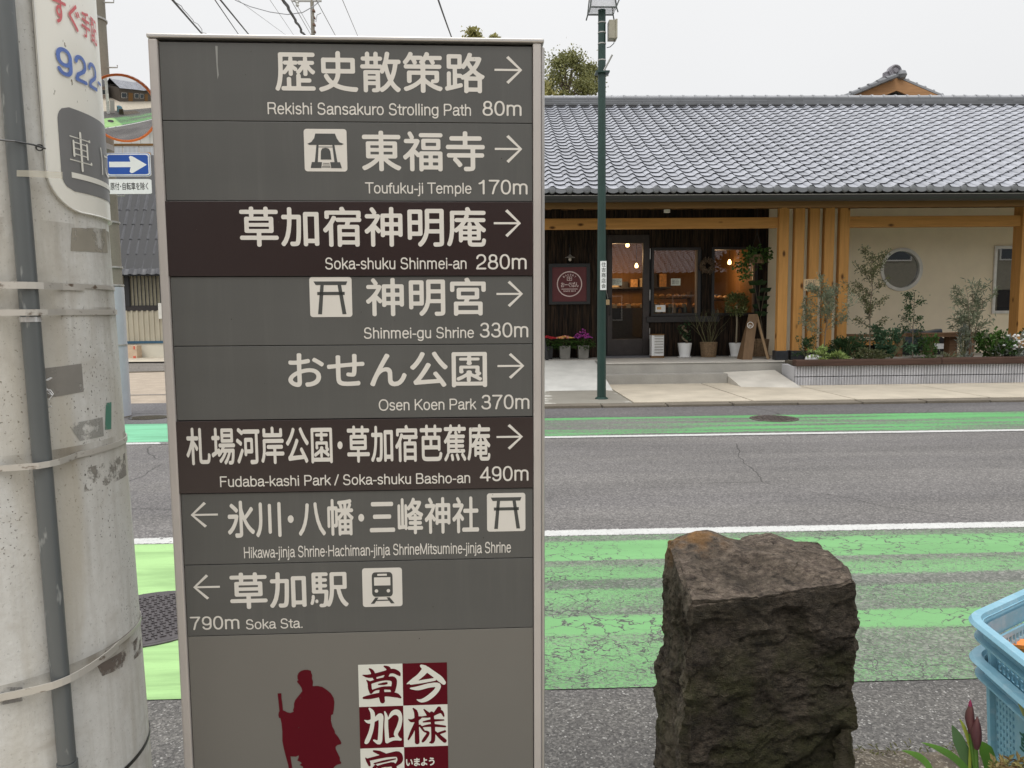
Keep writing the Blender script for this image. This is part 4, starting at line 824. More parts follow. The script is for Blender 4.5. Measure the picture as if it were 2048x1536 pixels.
t = thing('stand_sign_dark', 'dark sloping easel foot beside the red flowers', 'easel', (ax(1090, 15.3), 15.3, .42)); part('leg', M().prism([(0, 0), (.06, 0), (-.02, .5), (-.07, .5)], (ax(1091, 15.3), 15.3, .42), (1, 0, 0), (0, 0, 1), (0, .05, 0)), BLACK, t); part('brace', M().box((ax(1091, 15.3)-.5, 15.31, .6), (ax(1091, 15.3), 15.34, .64)), BLACK, t); t.name = 'sign_easel'
x = ax(1314, YQ); t = thing('vented_cabinet', 'narrow white louvred cabinet with brown top and base under the first window', 'cabinet', (x, YQ, .42)); hz = az(1314, 668, YQ)
part('body', M().box((x-.125, YQ-.1, .46), (x+.125, YQ+.12, hz-.02)), WHITE, t, bevel=.006); part('base', M().box((x-.13, YQ-.11, .42), (x+.13, YQ+.13, .46)), FASC, t); part('lid', M().box((x-.13, YQ-.11, hz-.02), (x+.13, YQ+.13, hz)), FASC, t)
for i in range(7): part('louvre', M().box((x-.07, YQ-.115, .52+i*.056), (x+.11, YQ-.1005, .545+i*.056)), STEEL, t)
def whitepot(px, lab, pyt=686, cat='plant', wtop=.145):
    x = ax(px, YQ); t = thing('potted_plant', lab, cat, (x, YQ, .42)); part('saucer', M().lathe((x, YQ, .42), [(.13, 0), (.145, .02), (0, .02)], 24), WHITE, t); h = az(px, pyt, YQ)-.44; pot((x, YQ, .44), .105, wtop, h, WHITE, t); return t, x, .44+h
t, x, zt = whitepot(1370, 'twisted trunk plant in a tapered white pot near the cabinet'); b = M(); b.tube([(x+.05*math.sin(i*.9), YQ+.05*math.cos(i*.9), zt-.04+i*.028) for i in range(15)], .02, 7); part('trunk', b, flat('pale_trunk', (.22, .17, .11)), t, smooth=True)
b = M(); leafy(b, [(Vector((x+.06*math.sin(i), YQ, zt+.1+i*.035)), Vector((0, 0, 1))) for i in range(9)], 12, .07, .035, .04); part('foliage', b, LF['dark'], t)
x = ax(1418, YQ); t = thing('basket_plant', 'bare twiggy shrub in a woven basket between two white pots', 'plant', (x, YQ, .42)); h = az(1418, 684, YQ)-.42
WICK = flat('wicker', (.24, .16, .09), .8, var=.3, scale=30, bump=.5)
def basket(x, y, h, r, t, z=.42):
    b = M(); b.lathe((x, y, z), [(r*.82, 0), (r, h), (r*.9, h-.01), (r*.85, h*.7), (0, h*.7)], 20); o = part('basket', b, WICK, t, smooth=True); w_ = M()
    for k in range(8):
        zz = z+.02+k*(h-.03)/7; rr = r*(.82+.18*(zz-z)/h)+.004; w_.tube([(x+(rr+.004*math.cos(8*a_))*math.cos(a_), y+(rr+.004*math.cos(8*a_))*math.sin(a_), zz) for a_ in np.linspace(0, 2*math.pi, 25)], .009, 5, cap=False)
    for k in range(16): a_ = k*math.pi/8; w_.tube([(x+(r*.82+.008)*math.cos(a_), y+(r*.82+.008)*math.sin(a_), z), (x+(r+.008)*math.cos(a_), y+(r+.008)*math.sin(a_), z+h)], .006, 4, cap=False)
    part('weave', w_, WICK, o, kind='stuff'); return o
basket(x, YQ, h, .165, t); b, lb, tips = M(), M(), []
for i in range(13): a = random.uniform(0, 6.28); branchy(b, (x+.05*math.cos(a), YQ+.04*math.sin(a), .42+h*.7), (math.cos(a)*.6, math.sin(a)*.3, 1), .40, .005, 2, tips, .6, 1)
leafy(lb, tips[::5], 1, .03, .015, .02); part('branches', b, flat('olive_twig', (.16, .15, .07), .8), t); part('foliage', lb, LF['dark'], t)
t, x, zt = whitepot(1473, 'round clipped topiary on a bare stem in a white pot', 686); zc0 = az(1472, 608, YQ); part('trunk', M().tube([(x, YQ, zt-.04), (x+.01, YQ, (zt+zc0)/2), (x-.005, YQ, zc0)], .018, 7), flat('pale_stem', (.30, .25, .17)), t)
b = M()
for i in range(900):
    v = Vector((random.gauss(0, 1), random.gauss(0, 1), random.gauss(0, 1))).normalized(); r = .23*random.uniform(.55, 1.05); b.leaf(Vector((x, YQ, zc0))+v*r, v+Vector((random.gauss(0, .5), random.gauss(0, .5), random.gauss(0, .5))), (random.gauss(0, 1), 0, 1), .055, .035)
part('foliage', b, leafm('leaf_topiary', (.07, .11, .03), (.30, .33, .14)), t)
# A-frame board
ya_ = 15.0; p = [at(1479, 720, ya_), at(1501, 627, ya_+.15)]; t = thing('a_frame_board', 'brown wooden A frame board with a small white emblem leaning on the terrace', 'sign', (ax(1505, ya_), ya_, .42)); AW = wood('board_timber', (.20, .125, .07), False); zt = az(1510, 628, ya_)
xl, xm, xr = ax(1487, ya_), ax(1510, ya_), ax(1536, ya_)
o1 = part('board', M().add([(xl-.09, ya_-.25, .42), (xl+.09, ya_-.28, .42), (xm+.035, ya_-.05, zt), (xm-.14, ya_-.02, zt), (xl-.08, ya_+.35-.25+.02, .42), (xl+.11, ya_-.22, .42), (xm+.045, ya_-.01, zt), (xm-.12, ya_+.02, zt)], [(0, 1, 2, 3), (1, 5, 6, 2), (3, 2, 6, 7), (0, 3, 7, 4), (4, 7, 6, 5), (0, 4, 5, 1)]), AW, t)
part('board', M().add([(xr-.06, ya_-.28, .42), (xr+.10, ya_+.1, .42), (xm+.06, ya_+.1, zt), (xm+.035, ya_-.045, zt), (xr-.10, ya_-.25, .42), (xr+.06, ya_+.13, .42), (xm+.03, ya_+.12, zt-.03), (xm+.005, ya_-.02, zt-.03)], [(0, 1, 2, 3), (4, 7, 6, 5), (0, 3, 7, 4), (1, 5, 6, 2), (0, 4, 5, 1), (3, 2, 6, 7)]), flat('board_back', (.26, .17, .09), .7), t)
c = at(1499, 650, ya_-.12); b = M(); rg2(b, c[0], c[2], .052, .062, ya_-.165, 26); v, f = glyph_run('ぱん', .02, .04, .9); v = fit(v, c[0]-.035, c[2]-.03, c[0]+.035, c[2]+.01); b.add([(q[0], ya_-.165, q[1]) for q in v], f); part('emblem', b, WHITE, t)
x = ax(1521, 15.75); t = thing('wicker_basket', 'round wicker basket half hidden behind the A frame board', 'basket', (x, 15.75, .42)); basket(x, 15.75, .36, .17, t); part('lining', M().lathe((x, 15.75, .72), [(.16, 0), (.15, .04), (0, .03)], 16), flat('brown_cloth', (.12, .07, .04)), t)
# hanging plant, wreath, corner climber
c = at(1508, 522, 15.2); t = thing('hanging_plant', 'trailing bright green plant in a hanging wicker bowl under the beam', 'plant', tuple(c)); basket(c[0]+.05, c[1], .16, .15, t, c[2]-.04)
b = M(); tips = []
for i in range(60): a = random.uniform(0, 6.28); r = random.uniform(0, .32); tips.append((Vector((c[0]+r*math.cos(a)*1.05, c[1]+r*.7*math.sin(a), c[2]+.20-r*random.uniform(.1, 1.1))), Vector((math.cos(a), math.sin(a), -.3))))
for i in range(14): tips.append((Vector((c[0]-.25+random.gauss(0, .05), c[1]-.1, c[2]-i*.025)), Vector((0, 0, -1))))
leafy(b, tips, 8, .075, .055, .04); part('foliage', b, LF['mid'], t); part('hanger', M().tube([(c[0]-.1, c[1], c[2]+.1), (c[0]+.05, c[1], c[2]+.55)], .005, 4).tube([(c[0]+.2, c[1], c[2]+.1), (c[0]+.05, c[1], c[2]+.55)], .005, 4).tube([(c[0]+.05, c[1], c[2]+.55), (c[0]+.05, c[1], 3.5)], .005, 4), BLACK, t)
c = at(1414, 532, YW-.1); t = thing('wreath', 'dried twig and flower wreath on the cedar wall between the windows', 'wreath', tuple(c)); b = M()
for i in range(420): a = random.uniform(0, 6.28); r = .115+random.gauss(0, .02); b.leaf((c[0]+r*math.cos(a), c[1]-.02+random.gauss(0, .015), c[2]+r*math.sin(a)), (random.gauss(0, 1), random.gauss(0, .6), random.gauss(0, 1)), (0, 1, .3), .05, .022)
part('twigs', b, leafm('dried_leaf', (.10, .065, .04), (.30, .22, .15)), t); b = M(); b.tube([(c[0]+.115*math.cos(a), c[1], c[2]+.115*math.sin(a)) for a in np.linspace(0, 6.283, 30)], .012, 6, cap=False); part('ring', b, BARK, t)
x = ax(1521, 15.9); t = thing('fiddle_leaf_plant', 'leggy plant with large round leaves by the end of the cedar wall', 'plant', (x, 15.9, .42)); b, lb = M(), M(); zl = az(1530, 575, 15.9)
for k in range(3):
    pth = [(x+.06*math.sin(i*.5+k)+(k-1)*.03*i/3, 15.85, .45+(zl-.4)*i/9) for i in range(10)]; b.tube(pth, .009, 5, cap=False)
    for i in range(7): q = pth[random.randint(5, 9)]; a = random.uniform(0, 6.28); lb.leaf(q, (math.cos(a), math.sin(a)*.5, .5), (0, 1, .4), .17, .12)
part('stem', b, BARK, t); part('leaves', lb, LF['dark'], t); pot((x, 15.9, .42), .1, .13, .25, BLACK, t)
# ================================================================== guide sign
SO = np.array([-.5191, 1.2968, 1.8366]); _y, _t, _r = .0206, -.0074, -.0051
_N = np.array([math.sin(_y), -math.cos(_y), 0]); _U = np.array([math.cos(_y), math.sin(_y), 0]); _V = np.array([0, 0, 1.])*math.cos(_t)-_N*math.sin(_t)
SU = _U*math.cos(_r)+_V*math.sin(_r); SV = _V*math.cos(_r)-_U*math.sin(_r); SN = np.cross(SU, SV)   # SN points away from face? fixed below
if SN[1] > 0: SN = -SN
def sp3(u, v, d=0): return tuple(SO+SU*u+SV*v+SN*d)     # u right, v up from the panel's top left, d proud of the face
def suv(px, py):
    d = ray(px, py); k = ((SO-CC)@SN)/(d@SN); q = CC+d*k-SO; return float(q@SU), float(q@SV)
gs = thing('guide_sign', 'tall grey free standing direction sign with eight destination panels and pale arrows', 'sign', (SO[0]+.3, SO[1]+.02, 0))
PG = G('sign_panel_grey', .42, spec=.4); PG.col(PG.mix(PG.rng(PG.noise(3, 6, (14, 1, .8), rough=.7), .5, .75, 0, .35), PG.mix(PG.noise(4, 4, (.6, 1, 3)), (.080, .0795, .075), (.102, .101, .095)), (.125, .123, .115))); PG.set('Roughness', PG.rng(PG.noise(5, 5, (3, 1, 1)), .3, .7, .34, .52)); PG.bump(PG.noise(220, 2, (1, 1, .2)), .05, .0006)
sc_ = PG.noise(300, 2)
PB = G('sign_panel_brown', .20, spec=.45); PB.col(PB.mix(PB.noise(5, 3), (.028, .018, .018), (.036, .025, .024))); PB.bump(PB.noise(85, 3), .16, .0012); PB = PB.m
PLW = G('sign_panel_lower', .45, spec=.4); PLW.col(PLW.mix(PLW.noise(3, 4), (.140, .132, .118), (.168, .160, .142))); PLW.bump(PLW.noise(300, 2), .04, .0006)
FR = G('sign_frame', .4, .25); FR.col(FR.mix(FR.noise(3, 3, (1, 1, 4)), (.44, .41, .385), (.54, .50, .47)))
LET = flat('sign_lettering', (.65, .62, .565), .6, var=.03, scale=12); DKI = flat('pictogram_dark', (.060, .062, .058), .5); RED = flat('figure_maroon', (.090, .003, .009), .55, var=.05, spec=.12); LOGW = flat('logo_white', (.66, .66, .59), .6, var=.02)
def sbox(b, u0, u1, v0, v1, d0, d1, mi=0): return b.box((u0, d0, v0), (u1, d1, v1), mi, T=lambda q: sp3(q[0], q[2], q[1]))
vb = [0, -.1233, -.2509, -.3741, -.4892, -.6147, -.7399, -.8651, -.9924]
FL = [suv(300, 80)[0], suv(366, 1530)[0]]; uL = sum(FL)/2; uR = suv(1088, 900)[0]
part('frame_side', sbox(M(), uL, -.0012, -1.835, .004, -.055, .004), FR.m, gs, bevel=.003)
part('frame_side', sbox(M(), .6012, uR-.005, -1.835, .004, -.055, .004), FR.m, gs, bevel=.002)
part('frame_side', sbox(M(), uR-.0046, uR+.0015, -1.835, .000, -.050, -.002), STEEL, gs, bevel=.002)
part('top_cap', sbox(M(), uL-.001, uR, .0042, .011, -.058, .006), STEEL, gs, bevel=.002)
part('back_panel', sbox(M(), uL+.003, uR-.008, -1.82, .003, -.052, -.046), FR.m, gs)
part('backing', sbox(M(), -.0008, .6008, -1.82, .002, -.03, -.008), BLACK, gs)
pans = []
for i in range(8):
    br = i in (2, 5); g_ = .0006
    lab = ['top', 'second', 'upper brown', 'fourth', 'fifth', 'lower brown', 'seventh', 'eighth'][i]
    p_ = part('panel', sbox(M(), -.002 if br else 0, .6008 if br else .6, vb[i+1]+g_, vb[i]-g_, -.006, .0025 if br else 0), PB if br else PG.m, gs, 'glossy dark brown panel' if br else None, bevel=.0006)
    pans.append((p_, .0025 if br else 0))
low = part('lower_panel', sbox(M(), 0, .6, -1.80, vb[8]-g_, -.006, 0), PLW.m, gs, bevel=.0006)
def place(vf, x0, x1, yt, yb, k, mat=LET, name='lettering', d=.0004):
    v, f = vf; xm = (x0+x1)/2; u0, u1 = suv(x0, (yt+yb)/2)[0], suv(x1, (yt+yb)/2)[0]; v1, v0 = suv(xm, yt)[1], suv(xm, yb)[1]
    p_, dd = pans[k] if k < 8 else (low, 0); v = fit(np.array(v), u0, v0, u1, v1)
    return part(name, M().add([sp3(q[0], q[1], dd+d) for q in v], f), mat, p_)
def jp(s, x0, x1, yt, yb, k, ad=1.0, er=.020, dl=.0365, **kw): return place(glyph_run(s, er, dl, ad), x0, x1, yt, yb, k, **kw)
def en(s, x0, x1, yt, yb, k, off=.092, **kw): return place(grot(s, off), x0, x1, yt, yb, k, **kw)
def arrow(x0, x1, yt, yb, k, left=False):
    t = .075; h = .5; P = [(0, .5-t/2), (.86, .5-t/2), (.42, .07), (.50, 0), (1, .5), (.50, 1), (.42, .93), (.86, .5+t/2), (0, .5+t/2)]
    if left: P = [(1-x, y) for x, y in P]
    v = P; f = [(0, 1, 7, 8), (1, 2, 3, 4), (4, 5, 6, 7), (1, 4, 7)]; return place((v, f), x0, x1, yt, yb, k, name='arrow')
jp('歴史散策路', 550, 969, 103, 185, 0); arrow(989, 1044.5, 112, 168, 0); en('Rekishi Sansakuro Strolling Path', 535.4, 942, 206, 236, 0); en('80m', 965, 1043, 202, 232, 0)
jp('東福寺', 723.8, 969.6, 262, 343, 1); arrow(989.6, 1044.6, 270, 326, 1); en('Toufuku-ji Temple', 730, 943, 365, 393, 1); en('170m', 957, 1055, 359.5, 389, 1)
jp('草加宿神明庵', 480, 971.7, 414, 494, 2); arrow(987.5, 1041.7, 419, 474.5, 2); en('Soka-shuku Shinmei-an', 651, 933, 515, 539, 2); en('280m', 952, 1053, 508.5, 539, 2)
jp('神明宮', 732, 971.7, 555.5, 632, 3); arrow(993, 1046, 561.5, 614, 3); en('Shinmei-gu Shrine', 728, 948, 654, 682, 3); en('330m', 959.6, 1056.5, 645, 675, 3)
jp('おせん公園', 576, 974, 704, 776, 4); arrow(995, 1048.7, 706, 757.5, 4); en('Osen Koen Park', 757.6, 952.6, 797.5, 820.5, 4); en('370m', 962.6, 1058.7, 789, 818.5, 4)
jp('札場河岸公園・草加宿芭蕉庵', 373.5, 980.4, 851, 925.5, 5, dl=.0385); arrow(993, 1045.6, 847.6, 898.5, 5); en('Fudaba-kashi Park / Soka-shuku Basho-an', 441, 940.3, 947.5, 970, 5); en('490m', 959.4, 1056.7, 931.5, 961.5, 5)
arrow(381.4, 436, 1003.7, 1055, 6, True); jp('氷川・八幡・三峰神社', 455, 958, 997, 1071, 6, dl=.0385); en('Hikawa-jinja Shrine•Hachiman-jinja ShrineMitsumine-jinja Shrine', 488, 1022, 1088, 1116, 6)
arrow(386.5, 440, 1148.7, 1199, 7, True); jp('草加駅', 459.7, 696.4, 1143, 1216, 7); en('790m', 380, 478.7, 1232, 1259, 7); en('Soka Sta.', 492, 605, 1237, 1257.5, 7)
def rrect(n=6, r=.07):
    P = []
    for cx_, cy_, a0 in ((1-r, 1-r, 0), (r, 1-r, 90), (r, r, 180), (1-r, r, 270)):
        for i in range(n+1): a = math.radians(a0+90*i/n); P.append((cx_+r*math.cos(a), cy_+r*math.sin(a)))
    return P
def fitbox(P, x0, y0, x1, y1): return [(x0+(x1-x0)*p[0], y0+(y1-y0)*p[1]) for p in P]
def icon(x0, x1, yt, yb, k, polys, kind):
    R = rrect(); o = place((R, [tuple(range(len(R)))]), x0, x1, yt, yb, k, name='pictogram')
    xm, ym = (x0+x1)/2, (yt+yb)/2; u0, u1 = suv(x0, ym)[0], suv(x1, ym)[0]; v1, v0 = suv(xm, yt)[1], suv(xm, yb)[1]; dd = pans[k][1]
    b = M()
    for i, (P, wh) in enumerate(polys): b.add([sp3(u0+(u1-u0)*p[0], v1+(v0-v1)*p[1], dd+.0007+(.0002 if wh else 0)) for p in P], [tuple(range(len(P)))], 1 if wh else 0)
    return part(kind, b, [DKI, LET], pans[k][0])
TORII = [([(.10, .11), (.90, .11), (.865, .20), (.15, .20)], 0), ([(.18, .37), (.83, .37), (.83, .45), (.18, .45)], 0), ([(.26, .20), (.34, .20), (.28, .93), (.185, .93)], 0), ([(.665, .20), (.75, .20), (.86, .93), (.765, .93)], 0)]
TEMPLE = [([(.27, .11), (.73, .11), (.77, .22), (.83, .31), (.93, .35), (.88, .375), (.12, .375), (.08, .35), (.17, .31), (.24, .22)], 0), ([(.29, .375), (.34, .375), (.31, .78), (.24, .78)], 0), ([(.66, .375), (.71, .375), (.77, .78), (.70, .78)], 0), ([(.33, .415), (.67, .415), (.67, .43), (.33, .43)], 0),
  ([(.38, .72), (.39, .52), (.42, .46), (.50, .44), (.57, .46), (.61, .52), (.63, .72)], 0), ([(.17, .78), (.41, .78), (.39, .92), (.14, .92)], 0), ([(.60, .78), (.83, .78), (.87, .92), (.62, .92)], 0), ([(.43, .80), (.58, .80), (.58, .815), (.43, .815)], 0), ([(.42, .84), (.59, .84), (.59, .855), (.42, .855)], 0), ([(.41, .88), (.60, .88), (.605, .905), (.40, .905)], 0)]
TRAIN = [(fitbox([(x, y) for x, y in rrect(5, .16)], .24, .11, .76, .74), 0), ([(.38, .15), (.62, .15), (.62, .20), (.38, .20)], 1), ([(.295, .24), (.705, .24), (.705, .45), (.295, .45)], 1), ([(.35+.045*math.cos(a), .59+.045*math.sin(a)) for a in np.linspace(0, 6.28, 13)[:-1]], 1), ([(.65+.045*math.cos(a), .59+.045*math.sin(a)) for a in np.linspace(0, 6.28, 13)[:-1]], 1),
  ([(.32, .76), (.40, .76), (.29, .92), (.20, .92)], 0), ([(.60, .76), (.68, .76), (.80, .92), (.71, .92)], 0), ([(.30, .82), (.70, .82), (.72, .85), (.28, .85)], 0)]
icon(608.5, 694, 258, 343, 1, TEMPLE, 'temple_mark'); icon(619.6, 704, 554, 634, 3, TORII, 'gate_mark'); icon(974, 1050.7, 986, 1062.5, 6, TORII, 'gate_mark'); icon(725, 804.5, 1135.6, 1213, 7, TRAIN, 'train_mark')
# figure silhouette and chequered logo on the lower panel
SIL = [(80, 455), (120, 452), (121, 500), (130, 560), (135, 610), (137, 632), (150, 635), (180, 652), (215, 660), (250, 645), (242, 630), (252, 600), (253, 560), (265, 525), (300, 480), (340, 430), (330, 395), (308, 360), (290, 342), (284, 322), (300, 316), (290, 300), (288, 270), (300, 240), (325, 218), (360, 208), (400, 207), (428, 216), (434, 240), (444, 265), (442, 300), (452, 330), (448, 378), (500, 376), (550, 386), (600, 420), (640, 455), (668, 500), (677, 545), (672, 610), (663, 672), (642, 682), (640, 740), (655, 800), (680, 850), (682, 870), (715, 910), (740, 950), (750, 975), (745, 988), (710, 995), (688, 1015), (690, 1040), (715, 1090), (733, 1130), (735, 1160), (750, 1180), (745, 1192), (700, 1205), (670, 1230), (665, 1300), (660, 1420), (500, 1420), (480, 1300), (360, 1290), (345, 1222), (312, 1205), (335, 1188), (320, 1172), (288, 1160), (300, 1130), (305, 1104), (270, 1118), (215, 1115), (225, 1180), (245, 1300), (262, 1420), (232, 1420), (212, 1300), (190, 1200), (165, 1110), (145, 1030), (130, 950), (130, 850), (122, 770), (110, 712), (95, 712), (88, 680), (92, 655), (100, 640)]
def zp(x, y): return (540+x/5.251, 1300+y/5.251)
b = M().add([sp3(*suv(*zp(x, y)), .0006) for x, y in SIL], [tuple(range(len(SIL)))]); me_ = part('figure_mark', b, RED, low, 'maroon silhouette of a robed traveller with a staff')
import bmesh
bm2 = bmesh.new(); bm2.from_mesh(me_.data); bmesh.ops.triangulate(bm2, faces=bm2.faces[:]); bm2.to_mesh(me_.data); bm2.free()
def brush(strokes, h=6.5):   # strokes [(x, y, width), ...] swollen into one brushed shape
    A = np.array([q for st_ in strokes for q in st_]); xs = np.arange(A[:, 0].min()-40, A[:, 0].max()+40, h); ys = np.arange(A[:, 1].min()-40, A[:, 1].max()+40, h); X, Y = np.meshgrid(xs, ys); D = np.full(X.shape, 1e3)
    for st_ in strokes:
        P = np.array(st_, float)
        if len(P) > 2:   # smooth the path
            Q = [P[0]]
            for i in range(len(P)-1):
                p0, p1, p2, p3 = P[max(i-1, 0)], P[i], P[i+1], P[min(i+2, len(P)-1)]
                for t in (.25, .5, .75, 1.): Q.append(.5*((2*p1)+(-p0+p2)*t+(2*p0-5*p1+4*p2-p3)*t*t+(-p0+3*p1-3*p2+p3)*t**3))
            P = np.array(Q)
        for a, b2 in zip(P[:-1], P[1:]):
            dx, dy = b2[0]-a[0], b2[1]-a[1]; t = np.clip(((X-a[0])*dx+(Y-a[1])*dy)/(dx*dx+dy*dy+1e-9), 0, 1); D = np.minimum(D, np.hypot(X-a[0]-t*dx, Y-a[1]-t*dy)-(a[2]+(b2[2]-a[2])*t)/2)
    return field_mesh(D, xs, ys)
BRUSH = dict(
 kusa=[[(975, 262, 10), (1030, 272, 34), (1110, 262, 42), (1200, 238, 42), (1290, 218, 48), (1345, 240, 44), (1364, 264, 16)], [(1045, 195, 16), (1075, 225, 38), (1100, 290, 38)], [(1200, 168, 16), (1245, 195, 46), (1235, 250, 42), (1205, 290, 30)], [(1015, 315, 10), (1042, 345, 36), (1050, 400, 40), (1062, 440, 36)], [(1060, 338, 30), (1150, 310, 32), (1230, 298, 36), (1295, 304, 56), (1306, 350, 54), (1292, 420, 50)], [(1140, 358, 12), (1190, 352, 26), (1225, 346, 24)], [(1062, 440, 30), (1110, 412, 20), (1200, 396, 34), (1290, 398, 36)], [(985, 500, 24), (1060, 488, 46), (1200, 462, 46), (1320, 470, 50), (1372, 496, 18)], [(1175, 420, 50), (1175, 490, 58), (1182, 532, 52)]],
 ima=[[(1590, 165, 30), (1630, 200, 66), (1570, 272, 56), (1500, 320, 44), (1440, 352, 10)], [(1650, 200, 56), (1720, 250, 58), (1785, 300, 62), (1825, 340, 44)], [(1480, 350, 24), (1600, 328, 34), (1730, 306, 30)], [(1478, 400, 16), (1560, 398, 44), (1680, 368, 46), (1768, 368, 48), (1742, 430, 52), (1662, 500, 52), (1592, 530, 36), (1542, 518, 8)]],
 ka=[[(996, 735, 10), (1040, 752, 36), (1110, 722, 44), (1160, 690, 56), (1166, 760, 48), (1160, 880, 46), (1148, 965, 46), (1092, 945, 18)], [(1045, 612, 20), (1078, 660, 44), (1078, 760, 42), (1058, 860, 44), (1020, 955, 46), (1000, 972, 14)], [(1205, 645, 14), (1222, 700, 34), (1222, 800, 40), (1232, 955, 44)], [(1244, 720, 16), (1290, 660, 46), (1342, 654, 58), (1372, 710, 38), (1355, 800, 46), (1322, 880, 42), (1355, 930, 26)], [(1236, 952, 40), (1300, 930, 34), (1372, 936, 26)]],
 sama=[[(1455, 725, 10), (1490, 740, 34), (1560, 715, 38), (1592, 700, 14)], [(1505, 612, 16), (1535, 660, 42), (1542, 800, 44), (1546, 962, 50)], [(1528, 770, 30), (1490, 860, 36), (1454, 935, 18)], [(1575, 790, 22), (1612, 840, 22)], [(1618, 622, 14), (1660, 668, 40)], [(1775, 612, 44), (1725, 672, 30)], [(1600, 700, 14), (1680, 690, 28), (1790, 642, 36), (1825, 690, 18)], [(1610, 752, 14), (1700, 738, 28), (1825, 732, 14)], [(1600, 802, 14), (1700, 788, 30), (1840, 800, 20)], [(1698, 660, 38), (1712, 800, 42), (1712, 945, 42), (1680, 968, 16)], [(1620, 850, 16), (1662, 868, 30), (1625, 930, 34), (1605, 955, 26)], [(1838, 850, 24), (1775, 872, 24)], [(1738, 862, 24), (1790, 912, 40), (1835, 950, 42)]],
 shuku=[[(1090, 1058, 20), (1150, 1076, 40), (1205, 1092, 28)], [(1004, 1130, 10), (1030, 1165, 36), (1046, 1205, 26)], [(1040, 1146, 30), (1150, 1120, 36), (1250, 1100, 44), (1345, 1092, 62), (1368, 1150, 58), (1335, 1196, 34)], [(1095, 1190, 14), (1200, 1165, 22), (1320, 1140, 12)], [(1110, 1215, 30), (1085, 1270, 44), (1075, 1400, 44)], [(1135, 1225, 26), (1230, 1205, 40), (1305, 1215, 50), (1300, 1400, 46)], [(1150, 1300, 30), (1290, 1290, 30)], [(1150, 1240, 40), (1160, 1420, 44)], [(1160, 1400, 40), (1300, 1400, 40)]])
lg = [[(718.3, 1329), (806, 1325), (894.3, 1324)], ]
lu = [suv(718.3, 1410)[0], suv(806.5, 1410)[0], suv(895, 1410)[0]]; lv = [suv(806, 1327)[1], suv(806, 1411)[1], suv(806, 1494)[1], suv(806, 1578)[1], suv(806, 1662)[1]]
for r in range(4):
    for c in range(2):
        wh = (r+c) % 2 == 0; b = sbox(M(), lu[c], lu[c+1], lv[r+1], lv[r], .0002, .0006); o = part('logo_square', b, LOGW if wh else RED, low)
        ks = {(0, 0): 'kusa', (0, 1): 'ima', (1, 0): 'ka', (1, 1): 'sama', (2, 0): 'shuku'}.get((r, c))
        if ks:
            v, f = brush(BRUSH[ks]); part('lettering', M().add([sp3(*suv(*zp(*q)), .0010) for q in v], f), RED if wh else LOGW, o)
        elif r == 2 and c == 1:
            v, f = glyph_run('いまよう', .016, .052, .95); a_, b_ = suv(812, 1516), suv(869, 1530); part('lettering', M().add([sp3(*q, .0010) for q in fit(v, a_[0], b_[1], b_[0], a_[1])], f), LOGW, o)
# runs and specks of dirt that sit on the panels
dr = M()
DROP = flat('dried_drip', (.25, .25, .235), .6)
u, v = suv(433, 92); dr.add([sp3(u-.0018, v, .0003), sp3(u+.0018, v, .0003), sp3(u+.0008, v-.03, .0003), sp3(u+.0018, v-.045, .0003), sp3(u-.0005, v-.052, .0003), sp3(u-.0012, v-.03, .0003)], [(0, 1, 2, 5), (5, 2, 3, 4)]); part('drip_stain', dr, DROP, gs)
dr = M(); random.seed(3)
for i in range(40): u, v = random.uniform(.01, .59), random.uniform(-1.2, -.01); r = random.uniform(.0004, .0011); dr.add([sp3(u+r*math.cos(a), v+r*math.sin(a), .0032) for a in np.linspace(0, 6.28, 7)[:-1]], [tuple(range(6))])
o = part('dirt_specks', dr, flat('dirt', (.05, .045, .035), .9), gs, kind='stuff')
# ================================================================== near utility pole
PR, PX, PY = .205, None, 1.235
PX = float(at(-31, 900, PY)[0]); LEAN = .009
def rad(z): return PR-(z-1.)*.012
def pxz(z): return PX-LEAN*(z-1.)
PC = G('pole_concrete', .8, spec=.35)
n1 = PC.noise(5, 6, (1, 1, .6)); n2 = PC.noise(90, 4); k = PC.mix(PC.rng(n1, .3, .7), (.56, .555, .53), (.72, .715, .685)); k = PC.mix(PC.rng(n2, .3, .7, 0, .3), k, (.44, .43, .39))
pv = PC.voro(75, sc=(1, 1, .8), warp=.3); pm = PC.rng(pv, .11, .17); pm2 = PC.math('MAXIMUM', pm, PC.rng(PC.noise(11, 3), .56, .44)); k = PC.mix(pm2, (.33, .32, .29), k); k = PC.mix(PC.rng(PC.noise(26, 5, (2.2, 2.2, .12)), .50, .70, 0, .45), k, (.42, .40, .36))
sp2 = PC.rng(PC.noise(260, 3, (1, 1, .9)), .63, .68); cl2 = PC.rng(PC.noise(4, 3), .5, .62); k = PC.mix(PC.math('MULTIPLY', sp2, PC.rng(cl2, 0, 1, .25, 1)), k, (.07, .06, .05))
st = PC.rng(PC.noise(7, 6, (1.2, 1.2, .22), dist=.5), .50, .68, 0, .7); k = PC.mix(st, k, (.46, .42, .34))
st = PC.rng(PC.noise(8, 6, (1, 1, 1.4), dist=1.), .54, .70, 0, .55); k = PC.mix(st, k, (.44, .41, .36)); zz_ = PC.sep(2)
